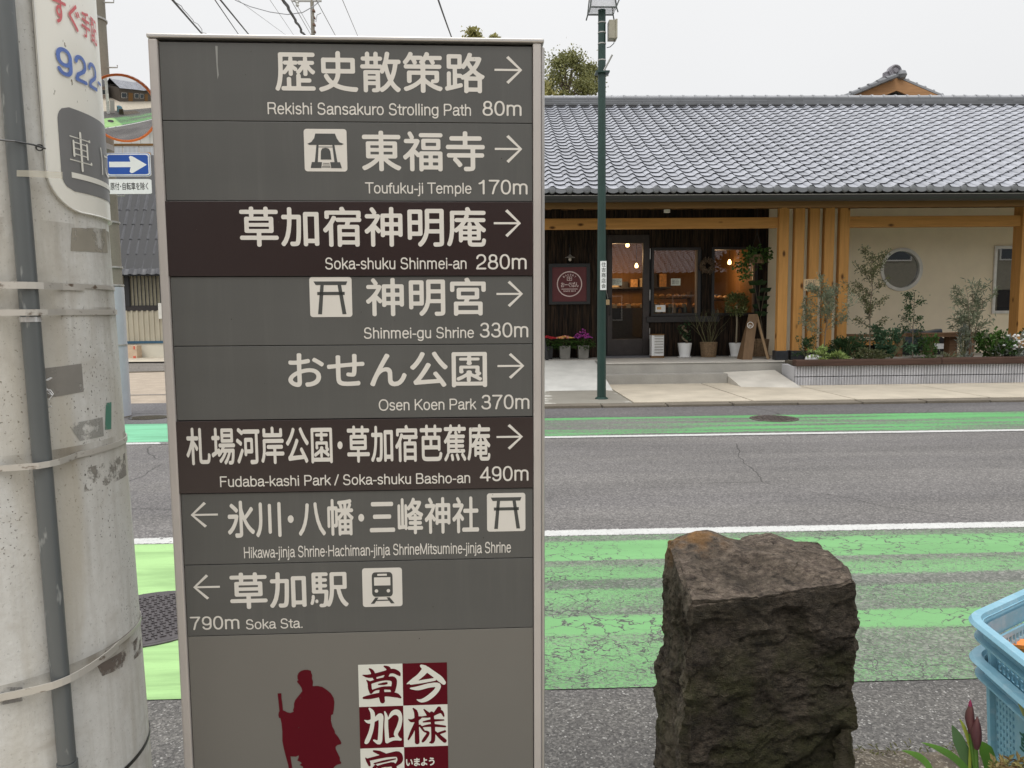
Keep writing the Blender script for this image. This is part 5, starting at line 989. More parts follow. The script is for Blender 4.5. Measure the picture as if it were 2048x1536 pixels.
for py_, ln_, ox_ in ((578, .07, 3), (631, .09, 8), (941, .06, 5), (1404, .06, 1), (440, .12, 6)):
    zb_0 = float((CC+ray(60, py_)*(PY-.2)/ray(60, py_)[1])[2]); m_1 = PC.math('MULTIPLY', PC.rng(zz_, zb_0-ln_, zb_0+.004), PC.math('LESS_THAN', zz_, zb_0+.012)); m_1 = PC.math('MULTIPLY', PC.math('POWER', m_1, 1.6), PC.rng(PC.noise(7, 5, (1.6, 1.6, .25)), .42+.004*ox_, .66))
    k = PC.mix(PC.math('MULTIPLY', m_1, .8), k, (.17, .14, .095))
PC.col(k)
PC.bump(PC.math('ADD', PC.noise(120, 4), PC.math('MULTIPLY', pm2, 1.2)), .35, .0025)
up = thing('utility_pole', 'massive weathered concrete pole filling the left edge, with steel bands and a grey conduit', 'pole', (PX, PY, 0))
b = M(); b.lathe((PX, PY, 0), [(rad(z), z) for z in np.linspace(-.02, 9, 60)], 72); b.v = [(q[0]-LEAN*(q[2]-1.), q[1], q[2]) for q in b.v]; part('shaft', b, PC.m, up, smooth=True)
def cyl(px, py, R):   # pixel -> (angle from facing -Y, z) on the pole surface
    d = ray(px, py); z = CH
    for _ in range(4):
        X0_ = pxz(z); ox, oy = -X0_, -PY; a = d[0]**2+d[1]**2; b_ = 2*(ox*d[0]+oy*d[1]); c = ox*ox+oy*oy-R*R; q = b_*b_-4*a*c
        t = (-b_-math.sqrt(max(0, q)))/(2*a); P = CC+d*t; z = P[2]
    return math.atan2(P[0]-X0_, -(P[1]-PY)), P[2]
def cp(a, z, R): return (pxz(z)+R*math.sin(a), PY-R*math.cos(a), z)
def band(b, z, h, th=.0016, tilt=0., a0=-2.6, a1=2.2, lift=None, n=80):
    for i in range(n):
        for (aa, bb_) in (((a0+(a1-a0)*i/n), (a0+(a1-a0)*(i+1)/n)),):
            def zz(a): return z+tilt*math.sin(a)
            def rr(a, z_): return rad(z_)+.0006+(lift(a) if lift else 0)
            pa = [cp(aa, zz(aa)-h/2, rr(aa, z)+th), cp(bb_, zz(bb_)-h/2, rr(bb_, z)+th), cp(bb_, zz(bb_)+h/2, rr(bb_, z)+th), cp(aa, zz(aa)+h/2, rr(aa, z)+th)]
            qa = [cp(aa, zz(aa)-h/2, rr(aa, z)), cp(bb_, zz(bb_)-h/2, rr(bb_, z)), cp(bb_, zz(bb_)+h/2, rr(bb_, z)), cp(aa, zz(aa)+h/2, rr(aa, z))]
            b.add(pa+qa, [(0, 1, 2, 3), (3, 2, 6, 7), (0, 4, 5, 1)]+([(1, 5, 6, 2)] if i == n-1 else []))
    return b
CA = lambda px, py: cyl(px, py, rad(1.2))
ac = cyl(62, 640, PR+.01)[0]   # conduit angle
CRr = .0125
def clift(a, w_=.16, h_=2*CRr+.001):
    x = abs(a-ac)/w_; return h_*max(0, 1-x)**.55 if x < 1 else 0
def lift2(a): x = abs(a-ac); return max(0, (2*CRr+.002)*(1-max(0, x-.05)/.22)) if x < .27 else 0
def lift3(a): x = a-ac; return max(0, (2*CRr+.002)*(1-max(0, abs(x)-.05)/(.55 if x > 0 else .3))) if abs(x) < .6 else 0
STRAP = G('steel_strap', .42, .3); k = STRAP.mix(STRAP.noise(6, 4), (.44, .42, .38), (.62, .59, .54)); k = STRAP.mix(STRAP.rng(STRAP.noise(38, 5, (1, 1, 2)), .60, .68), k, (.16, .12, .09)); STRAP.col(k); STRAP = STRAP.m
DIRTB = G('pole_dirt', .9)
def bz(px, py): return cyl(px, py, rad(1.2))[1]
zb1 = bz(60, 572); zb2 = bz(60, 625); zb3 = bz(40, 936); zb4 = bz(60, 1398)
part('steel_band', band(M(), zb1, .0095, .0022, 0, -2.6, cyl(172, 575, PR)[0], lift2), STRAP, up)
part('steel_band', band(M(), bz(180, 573), .0065, .0012, 0, cyl(160, 575, PR)[0], 2.6), STRAP, up)
part('steel_band', band(M(), zb2, .0085, .002, 0, -2.6, 2.6, lift2), STRAP, up)
part('steel_band', band(M(), zb3, .0085, .002, .006, -2.6, 2.6, lift2), STRAP, up)
part('steel_band', band(M(), zb4+.002, .0105, .002, .028, -2.6, cyl(226, 1350, PR)[0]+.02, lift3), STRAP, up)
part('steel_band', band(M(), zb4-.002, .0065, .001, .030, cyl(212, 1350, PR)[0], 2.6), STRAP, up)
part('steel_band', band(M(), bz(278, 1520)+.0, .006, .001, .02, .6, 2.6), GUTM, up)
# conduit
cx_, cy_ = cp(ac, 0, PR+CRr+.001)[:2]
CON = G('conduit_pvc', .33); k = CON.mix(CON.noise(3, 4), (.085, .093, .094), (.13, .14, .142)); CON.col(CON.mix(CON.rng(CON.noise(60, 3, (1, 1, .3)), .62, .7, 0, .5), k, (.45, .46, .44))); CON.bump(CON.noise(80, 3), .1, .001)
zj = bz(118, 1515)
def cpt(z): a_ = ac; return cp(a_, z, rad(z)+CRr+.001)
co = part('conduit', M().tube([cpt(z) for z in np.linspace(zj, 3.2, 24)], CRr, 18), CON.m, up, smooth=True); part('joint_sleeve', M().tube([cpt(-.01), cpt(zj-.001)], CRr*1.13, 18), CON.m, co, smooth=True)
part('conduit_collar', M().tube([cpt(bz(62, 644)), cpt(bz(62, 634))], CRr*1.06, 18), flat('shiny_tape', (.6, .6, .6), .25, .4), co, smooth=True)
def patch_(pts, R_off, mat, name, n=6, lab=None):   # curved patch on the pole bounded by pixel corners (TL,TR,BR,BL)
    R = rad(1.2)+R_off; A = [cyl(x, y, R) for x, y in pts]; b = M(); vs = []
    for j in range(n+1):
        for i in range(n+1):
            s, t = i/n, j/n; a = (A[0][0]*(1-s)+A[1][0]*s)*(1-t)+(A[3][0]*(1-s)+A[2][0]*s)*t; z = (A[0][1]*(1-s)+A[1][1]*s)*(1-t)+(A[3][1]*(1-s)+A[2][1]*s)*t; vs.append(cp(a, z, rad(z)+R_off))
    b.add(vs, [(j*(n+1)+i, j*(n+1)+i+1, (j+1)*(n+1)+i+1, (j+1)*(n+1)+i) for j in range(n) for i in range(n)]); return part(name, b, mat, up, lab, smooth=True)
def torn(name, c, thr=.5, sc=9):   # worn remains of a sticker: the paper covers only patches
    g = G(name, .85); g.col(g.mix(g.noise(30, 4), scl(c, .75), scl(c, 1.15))); al = g.rng(g.noise(sc, 6, rough=.7), thr+.05, thr-.06, 0, .82); g.set('Alpha', al); return g.m
patch_([(87, 737), (165, 727), (169, 783), (91, 797)], .0007, torn('sticker_grey', (.26, .245, .22), .60), 'sticker_remnant')
patch_([(213, 806), (224, 804), (223, 858), (210, 860)], .0007, torn('tape_green', (.07, .24, .17), .60, 40), 'green_tape')
patch_([(136, 848), (206, 834), (208, 872), (160, 882)], .0006, torn('glue_grey', (.33, .325, .30), .53, 26), 'glue_mark'); patch_([(148, 455), (217, 458), (221, 506), (145, 502)], .0005, torn('glue_brown', (.36, .33, .27), .60, 22), 'glue_mark')
patch_([(176, 935), (250, 905), (252, 950), (166, 985)], .0005, torn('glue_dark', (.27, .25, .22), .50, 34), 'glue_mark'); patch_([(190, 1330), (276, 1262), (277, 1305), (200, 1352)], .0005, torn('glue_dark2', (.16, .13, .11), .47, 24), 'glue_mark')
patch_([(0, 1372), (44, 1372), (44, 1400), (0, 1408)], .0005, torn('glue_grey2', (.25, .24, .23), .55, 24), 'glue_mark')
# tie wire
b = M(); za = bz(60, 292); a1_ = cyl(88, 292, PR+.004)[0]; b.tube([cp(a, za+.002*math.sin(a*5), rad(za)+.003+lift2(a)) for a in np.linspace(-1.6, a1_, 26)], .0013, 6); e_ = Vector(cp(a1_, za, rad(za)+.004))
b.tube([e_+Vector((.004*math.cos(t)*(1+t*.05), -.003, .004*math.sin(t))) for t in np.linspace(0, 9, 24)], .0010, 5); part('tie_wire', b, flat('dark_wire', (.09, .09, .09), .4, .6), up)
b = M(); q = Vector(cp(cyl(95, 760, PR)[0], bz(95, 760), rad(1)+.004)); pts = [q+Vector((.006*math.sin(i*1.3), -.003-.002*math.cos(i*2.1), -.0022*i+.008*math.sin(i*.8))) for i in range(16)]; b.tube(pts, .0008, 4); part('white_string', b, WHITE, up)
TAPE = G('yellowed_tape', .25); TAPE.col((.62, .58, .47)); TAPE.set('Alpha', .55)
patch_([(36, 339), (130, 343), (130, 357), (36, 352)], .027, TAPE.m, 'clear_tape', lab='yellowed clear tape over the conduit')
# wrapped advertising plate (hangs on the pole: a thing of its own)
adv = thing('advertising_plate', 'curved off white enamel plate with red and blue lettering wrapped round the concrete pole', 'sign', (PX, PY, 1.7))
RA = rad(1.8)+.007
a_l = cyl(92, 330, RA)[0]; zbt = bz(160, 427)
ENA = G('ivory_enamel', .3); k = ENA.mix(ENA.noise(4, 3), (.76, .74, .67), (.86, .845, .77)); sk = ENA.math('MULTIPLY', ENA.rng(ENA.noise(120, 2, (1, 1, .5)), .69, .73), ENA.rng(ENA.noise(10, 2), .42, .55)); ENA.col(ENA.mix(sk, k, (.17, .14, .10)))
zbot = cyl(175, 428, RA)[1]; rcz = .055; ztop_ = 2.75
def ad_left(z):   # rounded lower left corner
    if z > zbot+rcz: return a_l
    t = (zbot+rcz-z)/rcz; return a_l+(rcz*1.1/RA)*(1-math.sqrt(max(0, 1-t*t)))
zs2 = list(zbot+rcz*(1-np.cos(np.linspace(0, math.pi/2, 10))))+list(np.linspace(zbot+rcz, ztop_, 22))[1:]
vs, fs, n = [], [], 110
for z in zs2:
    al = ad_left(z)
    for i in range(n+1): vs.append(cp(al+(3.6-al)*i/n, z, RA))
K = len(vs); vs += [tuple(np.array(q)*[1, 1, 1]+np.array([(PX-q[0])*.02, (PY-q[1])*.02, 0])) for q in vs[:K]]
for j in range(len(zs2)-1):
    for i in range(n): q = j*(n+1)+i; fs += [(q, q+1, q+n+2, q+n+1), (K+q+n+1, K+q+n+2, K+q+1, K+q)]
for j in range(len(zs2)-1): q = j*(n+1); fs.append((q, q+n+1, K+q+n+1, K+q))
for i in range(n): fs.append((i+1, i, K+i, K+i+1))
part('plate', M().add(vs, fs), ENA.m, adv, smooth=True)
EDGE = flat('plate_edge', (.75, .74, .70), .3); b = M(); b.tube([cp(ad_left(z), z, RA+.0008) for z in zs2[::-1]], .0012, 5, cap=False); b.tube([cp(a, zbot, RA+.0008) for a in np.linspace(ad_left(zbot), 3.4, 40)], .0012, 5, cap=False); part('rolled_edge', b, EDGE, adv)
def adtext(vf, x0, yt, x1, yb, mat, lab=None, d=.0009, slant=0, name='lettering'):
    v, f = vf; A = cyl(x0, (yt+yb)/2, RA); B = cyl(x1, (yt+yb)/2, RA); z1, z0 = cyl((x0+x1)/2, yt, RA)[1], cyl((x0+x1)/2, yb, RA)[1]; v = fit(np.array(v), A[0], z0, B[0], z1); return part(name, M().add([cp(q[0], q[1], RA+d) for q in v], f), mat, adv)
PRD = flat('faded_red_print', (.60, .13, .14), .5, var=.1, scale=30); PBL = flat('faded_blue_print', (.12, .20, .52), .5, var=.1, scale=30); PGY = flat('grey_print', (.19, .19, .19), .4, var=.06)
zt1, zt0 = cyl(115, -8, RA)[1], cyl(115, 46, RA)[1]; aw = cyl(129, 20, RA)[0]-cyl(104, 20, RA)[0]; a0_ = cyl(103, 20, RA)[0]
for i, ch in enumerate('すぐ手配'):
    v, f = glyph_run(ch, .02, .034); v = fit(v, a0_+i*aw*1.27, zt0, a0_+i*aw*1.27+aw*1.08, zt1); part('lettering', M().add([cp(q[0], q[1], RA+.0020) for q in v], f), PRD, adv)
zt1, zt0 = cyl(128, 97, RA)[1], cyl(128, 152, RA)[1]; a0_ = cyl(111, 125, RA)[0]; aw = cyl(142, 125, RA)[0]-a0_
for i, ch in enumerate('922-'):
    v, f = grot(ch, .115); hh = zt1-zt0; v = fit(v, a0_+i*aw*1.16, zt0 if ch != '-' else zt0+hh*.36, a0_+i*aw*1.16+aw*(1 if ch != '-' else .6), zt1 if ch != '-' else zt0+hh*.48); part('lettering', M().add([cp(q[0], q[1], RA+.0020) for q in v], f), PBL, adv)
# grey field with rounded corners
gl_, gt_ = cyl(119, 300, RA)[0], cyl(150, 219, RA)[1]; gb_ = cyl(150, 383, RA)[1]; vs, fs, n = [], [], 110; zz_ = list(np.linspace(gb_, gt_, 26)); rr_ = .022
for z in zz_:
    e = min(z-gb_, gt_-z); off = 0 if e > rr_ else rr_-math.sqrt(max(0, rr_**2-(rr_-e)**2)); al = gl_+off/RA
    for i in range(n+1): vs.append(cp(al+(3.4-al)*i/n, z, RA+.0006))
for j in range(len(zz_)-1):
    for i in range(n): q = j*(n+1)+i; fs.append((q, q+1, q+n+2, q+n+1))
part('grey_field', M().add(vs, fs), PGY, adv, smooth=True)
A = cyl(136, 300, RA)[0]; B = cyl(180, 305, RA)[0]; z1, z0 = cyl(158, 264, RA)[1], cyl(158, 343, RA)[1]
KURUMA = [[(6, 17, 3), (80, 17, 3), (94, 16, 8)], [(20, 30, 3), (78, 30, 3)], [(19, 28, 7), (19, 64, 8)], [(79, 28, 8), (79, 64, 8)], [(20, 45, 3), (78, 45, 3)], [(20, 60, 3), (78, 60, 3)], [(2, 77, 3), (86, 77, 3), (97, 75, 9)], [(50, 3, 9), (50, 98, 9)]]
NI = [[(14, 10, 8), (20, 40, 5), (16, 90, 9)], [(48, 28, 8), (70, 26, 3), (86, 24, 9)], [(52, 66, 4), (60, 84, 8), (92, 86, 9)]]
for ks_, q0, q1, za_, zb5 in ((KURUMA, A, B, z0, z1), (NI, B+(B-A)*.62, B+(B-A)*1.5, z0+(z1-z0)*.10, z1-(z1-z0)*.18)):
    v, f = brush(ks_, 1.6); v = np.array(v); v[:, 1] *= -1; v = fit(v, q0, za_, q1, zb5); part('lettering', M().add([cp(q[0], q[1], RA+.0024) for q in v], f), ENA.m, adv)
zr = cyl(165, 355, RA)[1]; b = M(); n = 90; aa = np.linspace(cyl(142, 352, RA)[0], 2.6, n+1); vs = [cp(a, zr-.004, RA+.0014) for a in aa]+[cp(a, zr+.004, RA+.0014) for a in aa]; b.add(vs, [(i, i+1, n+2+i, n+1+i) for i in range(n)]); part('rule', b, ENA.m, adv)
# ================================================================== far pole with mirror and one way sign
YO = 10.7; XO = float(at(208, 500, YO)[0]); CD = concrete('far_pole_concrete', (.27, .245, .20), .3)
fp = thing('utility_pole', 'slimmer tan concrete pole across the road carrying the convex mirror and blue arrow sign', 'pole', (XO, YO, 0))
rf = .185
b = M(); b.lathe((XO, YO, 0), [(rf+.03-.0055*z, z) for z in np.linspace(0, 11, 12)], 32); part('shaft', b, CD, fp, smooth=True)
zs1, zs0 = az(225, 574, YO), az(225, 808, YO); part('sleeve', M().lathe((XO, YO, 0), [(rf+.036, .02), (rf+.032, zs1)], 32), flat('pale_sleeve', (.42, .44, .48), .4, var=.04), fp, smooth=True)
b = M()
for zz in (zs1+.02, az(225, 535, YO), az(225, 445, YO), az(215, 40, YO), az(225, 690, YO)): b.lathe((XO, YO, zz), [(rf+.045-.0055*zz, -.012), (rf+.047-.0055*zz, 0), (rf+.045-.0055*zz, .012)], 32)
part('steel_band', b, GALV, fp, smooth=True)
for i, py in enumerate((5, 135, 265, 392)):
    z = az(240, py, YO); part('step_peg', M().tube([(XO+rf-.02, YO, z), (XO+rf+.13, YO, z), (XO+rf+.13, YO, z+.03)], .009, 6), GALV, fp)
c = at(245, 217, YO-.42); MR = 60.5/F*10.4
mt = thing('convex_mirror', 'round convex traffic mirror with an orange rim mounted on the far pole', 'mirror', tuple(c))
yaw = math.radians(-24); T = Matrix.Rotation(yaw, 3, 'Z')@Matrix.Rotation(math.radians(90+4), 3, 'X')   # local z -> faces the road
T = Matrix.Rotation(math.radians(29), 3, 'Z')@Matrix.Rotation(math.radians(105.5), 3, 'X')
RS = 2.2; b = M(); pr = []
for i in range(13): r = (MR-.02)*(1-i/12); pr.append((r, math.sqrt(RS*RS-r*r)-math.sqrt(RS*RS-MR*MR)))
b.lathe(c, pr, 40, T=T); MIR = G('mirror_face', .02, 1.); MIR.col((.80, .80, .80)); part('mirror_face', b, MIR.m, mt, smooth=True)
ORG = flat('orange_rim', (.72, .17, .04), .4, var=.06); b = M(); b.lathe(c, [(MR-.022, -.005), (MR-.018, .02), (MR+.004, .02), (MR+.006, -.03), (MR-.03, -.05), (0, -.10)], 40, T=T); part('rim', b, ORG, mt, smooth=True)
b = M(); hood = []
for i in range(25):
    a = math.radians(-10+200*i/24+0); hood.append(a)
vs = []
for a in hood:
    dpt = .08*math.sin(max(0, math.pi*(a-hood[0])/(hood[-1]-hood[0])))
    for (r, z) in ((MR+.006, .0), (MR+.010, .02+dpt)): vs.append(Vector(c)+T@Vector((r*math.cos(a), r*math.sin(a), z)))
b.add(vs, [(2*i, 2*i+1, 2*i+3, 2*i+2) for i in range(24)]); part('hood', b, ORG, mt, smooth=True)
part('bracket', M().box((XO-.1, YO-.36, c[2]-.48), (XO+.28, YO-.16, c[2]-.41)).box((XO-.14, YO-.3, c[2]-.52), (XO-.05, YO-.1, c[2]-.36)), GALV, mt)
YN = YO-.30; a, b2 = at(213, 353, YN), at(299.5, 305.5, YN)
ow = thing('one_way_sign', 'blue rectangular one way sign with a white arrow pointing right, on the far pole', 'sign', ((a[0]+b2[0])/2, YN, a[2]))
def rpanel(x0, x1, z0, z1, y0, y1, r=.05): P = fitbox(rrect(5, r), x0, z0, x1, z1) if False else [(x0+(r*(z1-z0) if p[0] < .5 else -r*(z1-z0))*0+(x1-x0)*p[0], z0+(z1-z0)*p[1]) for p in rrect(5, .08)]; return M().prism(P, (0, y0, 0), (1, 0, 0), (0, 0, 1), (0, y1-y0, 0))
BLU = flat('sign_blue', (.012, .075, .36), .35, var=.05); part('plate', rpanel(a[0], b2[0], a[2], b2[2], YN, YN+.015), WHITE, ow); iw = .012
part('thin_border', rpanel(a[0]+iw*.5, b2[0]-iw*.5, a[2]+iw*.5, b2[2]-iw*.5, YN-.002, YN), BLU, ow); part('white_border', rpanel(a[0]+iw, b2[0]-iw, a[2]+iw, b2[2]-iw, YN-.004, YN-.002), WHITE, ow); part('blue_field', rpanel(a[0]+iw*2.2, b2[0]-iw*2.2, a[2]+iw*2.2, b2[2]-iw*2.2, YN-.006, YN-.004), BLU, ow)
W_, H_ = b2[0]-a[0], b2[2]-a[2]; P = [(.08, .39), (.56, .39), (.53, .20), (.56, .135), (.60, .14), (.925, .49), (.62, .84), (.57, .87), (.53, .82), (.56, .62), (.08, .62)]; vs = [(a[0]+p[0]*W_, YN-.007, a[2]+p[1]*H_) for p in P]
part('arrow', M().add(vs, [(0, 1, 9, 10), (1, 2, 3, 4, 5), (5, 6, 7, 8, 9), (1, 5, 9)]), WHITE, ow)
a, b2 = at(213.5, 388, YN), at(302, 358, YN); sub = thing('supplementary_plate', 'white plate with black lettering exempting bicycles, fixed below the one way sign', 'sign', ((a[0]+b2[0])/2, YN, a[2])); part('plate', rpanel(a[0], b2[0], a[2], b2[2], YN, YN+.012), WHITE, sub)
v, f = glyph_run('原付・自転車を除く', .0, .014, .98); W_, H_ = b2[0]-a[0], b2[2]-a[2]; v = fit(v, a[0]+W_*.09, a[2]+H_*.26, b2[0]-W_*.07, a[2]+H_*.78); part('lettering', M().add([(q[0], YN-.001, q[1]) for q in v], f), TEXTB, sub)
# ================================================================== green lamp post
YL = 11.71; XLp = float(at(1203, 797, YL)[0]); zL = .045; lp = thing('lamp_post', 'dark green fluted lamp post on the pavement in front of the bakery', 'lamp post', (XLp, YL, zL))
ztp = az(1210, 20, YL)
b = M(); n = 24; R0, R1 = .068, .055
prof_ = []
for z in np.linspace(zL, ztp, 14):
    for j in range(n*2): th = 2*math.pi*j/(n*2); r = (R0+(R1-R0)*(z-zL)/(ztp-zL))*(1-.07*(1 if (j//2) % 3 == 0 else 0)); prof_.append((XLp+r*math.cos(th), YL+r*math.sin(th), z))
m2 = n*2; b.add(prof_, [(i*m2+j, i*m2+(j+1) % m2, (i+1)*m2+(j+1) % m2, (i+1)*m2+j) for i in range(13) for j in range(m2)]); part('shaft', b, LAMPG, lp)
part('base_collar', M().lathe((XLp, YL, zL), [(.10, 0), (.10, .012), (.076, .03)], 24), LAMPG, lp, smooth=True)
def tcol(py): return az(1209, py, YL)
za, zb = tcol(146), 0; part('collar', M().box((XLp-.085*1.15, YL-.09, za-.012), (XLp+.105, YL+.09, za+.012)), LAMPG, lp); part('banner_arm', M().tube([(XLp+.02, YL-.08, za+.01), (XLp+.135, YL-.12, tcol(115))], .014, 6), GALV, lp)
a, b2 = at(1218, 76, YL-.1), at(1235, 39, YL-.1); bx_ = part('junction_box', M().box((a[0], YL-.10, a[2]), (b2[0]-.03, YL+.06, b2[2])).box((b2[0]-.03, YL-.11, a[2]+.0), (b2[0], YL+.07, b2[2]+.01)), flat('beige_box', (.34, .31, .24), .5), lp, bevel=.005)
part('cable', M().tube([(a[0]+.09, YL-.02, a[2]), (a[0]+.085, YL-.02, a[2]-.05), (a[0]+.03, YL-.02, a[2]-.10), (a[0]-.02, YL-.02, a[2]-.11)], .006, 5), BLACK, lp)
b = M()
for py in (46, 66, 88, 121): b.lathe((XLp, YL, tcol(py)), [(.060, -.008), (.062, 0), (.060, .008)], 20)
part('clamp', b, GALV, lp, smooth=True)
# lantern: tapered glazed box, wider at its foot
zl0, zl1 = tcol(22), tcol(22)+.55; ln = part('lantern', M().tube([(XLp-.19, YL-.15, zl0), (XLp+.19, YL-.15, zl0), (XLp+.19, YL+.15, zl0), (XLp-.19, YL+.15, zl0), (XLp-.19, YL-.15, zl0)], .011, 6), flat('lantern_frame', (.05, .06, .055), .4), lp)
fb_ = M(); cn = [(-1, -1), (1, -1), (1, 1), (-1, 1)]
for sx, sy in cn: fb_.tube([(XLp+sx*.21, YL+sy*.165, zl0-.075), (XLp+sx*.19, YL+sy*.15, zl0), (XLp+sx*.13, YL+sy*.11, zl1)], .010, 6)
fb_.tube([(XLp+.19, YL-.15, zl0+.01), (XLp+.30, YL-.1, zl1*.5+zl0*.5)], .01, 6); fb_.lathe((XLp, YL, zl1), [(.22, 0), (.20, .03), (.05, .16), (0, .17)], 4, T=Matrix.Rotation(math.pi/4, 3, 'Z')); part('lantern_bars', fb_, flat('lantern_bars', (.05, .06, .055), .4), ln)
LG = G('opal_acrylic', .3); LG.col((.75, .75, .78)); LG.set('Transmission Weight', .35); gb2 = M()
for k in range(4):
    (ax_, ay_), (bx2, by2) = cn[k], cn[(k+1) % 4]; gb2.quad((XLp+ax_*.185, YL+ay_*.145, zl0+.01), (XLp+bx2*.185, YL+by2*.145, zl0+.01), (XLp+bx2*.127, YL+by2*.107, zl1-.01), (XLp+ax_*.127, YL+ay_*.107, zl1-.01))
part('lantern_glazing', gb2, LG.m, ln)
YL2 = YL-.078; a, b2 = at(1200.5, 580, YL2), at(1213, 522, YL2); pt = part('name_plate', M().box((a[0], YL2, a[2]), (b2[0], YL2+.012, b2[2])), WHITE, lp); b = M(); H_ = (b2[2]-a[2]); W_ = b2[0]-a[0]
for i, ch in enumerate('住吉商店会'): v, f = glyph_run(ch, .0, .012); v = fit(v, a[0]+W_*.2, b2[2]-H_*(.04+.185*(i+.86)), b2[0]-W_*.12, b2[2]-H_*(.04+.185*i)); b.add([(q[0], YL2-.001, q[1]) for q in v], f)
part('lettering', b, TEXTB, pt)
# ================================================================== rock
def facet(q, sc, seed):   # planar chips: each cell of broken stone gets its own tilt
    r_ = mn.voronoi(Vector((q.x*sc, q.y*sc, q.z*sc*1.25))+Vector((seed, 0, 0))); c = r_[1][0]; h = mn.cell_vector(c*7.3+Vector((seed, 3, 1)))-Vector((.5, .5, .5)); d_ = Vector((q.x*sc, q.y*sc, q.z*sc*1.25))+Vector((seed, 0, 0))-c
    e_ = min(1., (r_[0][1]-r_[0][0])*5.); return (d_.dot(h)*1.6+h.x*.6)*(.25+.75*e_)
def rock():
    C8 = {}
    def P(px, py, Y): return Vector(at(px, py, Y))
    top = [P(1380, 1207, 1.76), P(1714, 1166, 1.80), P(1638, 1078, 2.12), P(1335, 1074, 2.06)]
    bot = [Vector((.468, 1.755, -.05)), Vector((.915, 1.79, -.05)), Vector((1.02, 2.16, -.05)), Vector((.452, 2.10, -.05))]
    n = 124; b = M(); idx = {}
    def pos(u, v, w):   # u: left-right, v: front-back, w: up
        T_ = (top[0]*(1-u)+top[1]*u)*(1-v)+(top[3]*(1-u)+top[2]*u)*v; B_ = (bot[0]*(1-u)+bot[1]*u)*(1-v)+(bot[3]*(1-u)+bot[2]*u)*v
        return B_*(1-w)+T_*w
    cen = Vector((.70, 1.95, .35))
    def key(u, v, w): return (round(u*n), round(v*n), round(w*n))
    def vert(u, v, w):
        k = key(u, v, w)
        if k in idx: return idx[k]
        p = pos(u, v, w); nr = Vector((0, 0, 0))
        du, dv, dw = min(u, 1-u), min(v, 1-v), 1-w
        if u < 1e-6: nr += Vector((-1, -.1, 0))
        if u > 1-1e-6: nr += Vector((1, 0, 0))
        if v < 1e-6: nr += Vector((0, -1, 0))
        if v > 1-1e-6: nr += Vector((0, 1, 0))
        if w > 1-1e-6: nr += Vector((0, 0, 1))
        nr = nr.normalized() if nr.length else Vector((0, 0, 1))
        q = p*1.; f1 = mn.fractal(q*3.2+Vector((5, 1, 2)), .9, 2.1, 3); f2 = mn.fractal(Vector((q.x*7, q.y*7, q.z*15))+Vector((f1, 0, f1)), .8, 2.2, 4)
        cv = mn.voronoi(Vector((q.x*5.5+f1*.6, q.y*5.5, q.z*7.5)))[0]; rg_ = cv[1]-cv[0]
        st = Vector((q.x*4+f1*1.2, q.y*6, q.z*3)); s_ = mn.noise(Vector((st.x*.6, st.y, (q.z+.18*q.x)*11+f1*1.3)))
        if u < 1e-6 or v < 1e-6: pass
        if w > 1-1e-6:   # cleaved, ridged top
            lay = (q.x*.7+q.y*1.0)*9+f1*2.4; h = .010*f1+.010*(lay-math.floor(lay))*(.4+.6*mn.noise(q*3))+.004*f2+.009*facet(Vector((q.x*1.5+f1*.05, q.y*.8+f1*.03, q.z)), 5., 4.)+.0035*facet(Vector((q.x*1.8+f1*.04, q.y*.7, q.z)), 15., 8.)+.0022*f2
            h += .019*math.exp(-((u-.26)**2*22+(v-.95)**2*9))-.040*math.exp(-((u-0)**2+(v-1)**2)*60)+.012*math.exp(-((u-.62)**2*40+(v-.95)**2*10))-.020*math.exp(-((u-.44)**2*90+(v-1)**2*5))+.014*math.exp(-((v-1.05+1.1*u)**2)*70)*(u < .8)+.018*math.exp(-((u-.75)**2+(v-.55)**2)*12)-.02*math.exp(-((u-.98)**2+(v-1.0)**2)*9)-.012*math.exp(-((u-.5)**2+(v-0)**2)*6)
            p = p+nr*h
        else:
            f3 = abs(mn.fractal(Vector((q.x*16, q.y*16, q.z*30+f1*2)), .7, 2.1, 4)); edge = min(1, .25+dw*9); qw = q+Vector((f1, f2*.6, f1*.5))*.012; h = .010*f1+.022*facet(qw, 5.2, 2.)+.015*facet(qw, 12., 9.)+.0065*facet(qw, 31., 5.)+.006*f2-.008*f3+.008*max(-.6, min(.6, s_))
            if v < 1e-6: dl_ = w-(.52-.45*abs(u-.92)+.03*f1); h -= .030/(1+math.exp(dl_*70)); dl2 = w-(.80-.30*abs(u-.75)+.03*f2); h -= .014/(1+math.exp(dl2*60))
            if u < 1e-6: h += -.030*math.exp(-((v-.5)**2)*22)*min(1, dw*6)
            p = p+nr*h*edge
        if w > .90: p = p+Vector((0, 0, (.010*mn.noise(Vector((q.x*11, 0, 3)))+.006*mn.noise(Vector((q.x*31, 1, 3))))*math.exp(-v*9)*min(1, (w-.90)*12)))
        # chip the arrises
        m_ = sorted((du, dv, dw))
        if m_[1] < .016: p = p+(cen-p).normalized()*(.016-m_[1])*.7*(.4+abs(mn.noise(q*14)))
        idx[k] = len(b.v); b.v.append(tuple(p)); return idx[k]
    for a in range(n):
        for c in range(n):
            A, B, C, D_ = a/n, (a+1)/n, c/n, (c+1)/n
            for fs in (((A, 0, C), (B, 0, C), (B, 0, D_), (A, 0, D_)), ((B, 1, C), (A, 1, C), (A, 1, D_), (B, 1, D_)), ((0, B, C), (0, A, C), (0, A, D_), (0, B, D_)), ((1, A, C), (1, B, C), (1, B, D_), (1, A, D_)), ((A, C, 1), (B, C, 1), (B, D_, 1), (A, D_, 1))):
                b.f.append(tuple(vert(*q) for q in fs)); b.mi.append(0)
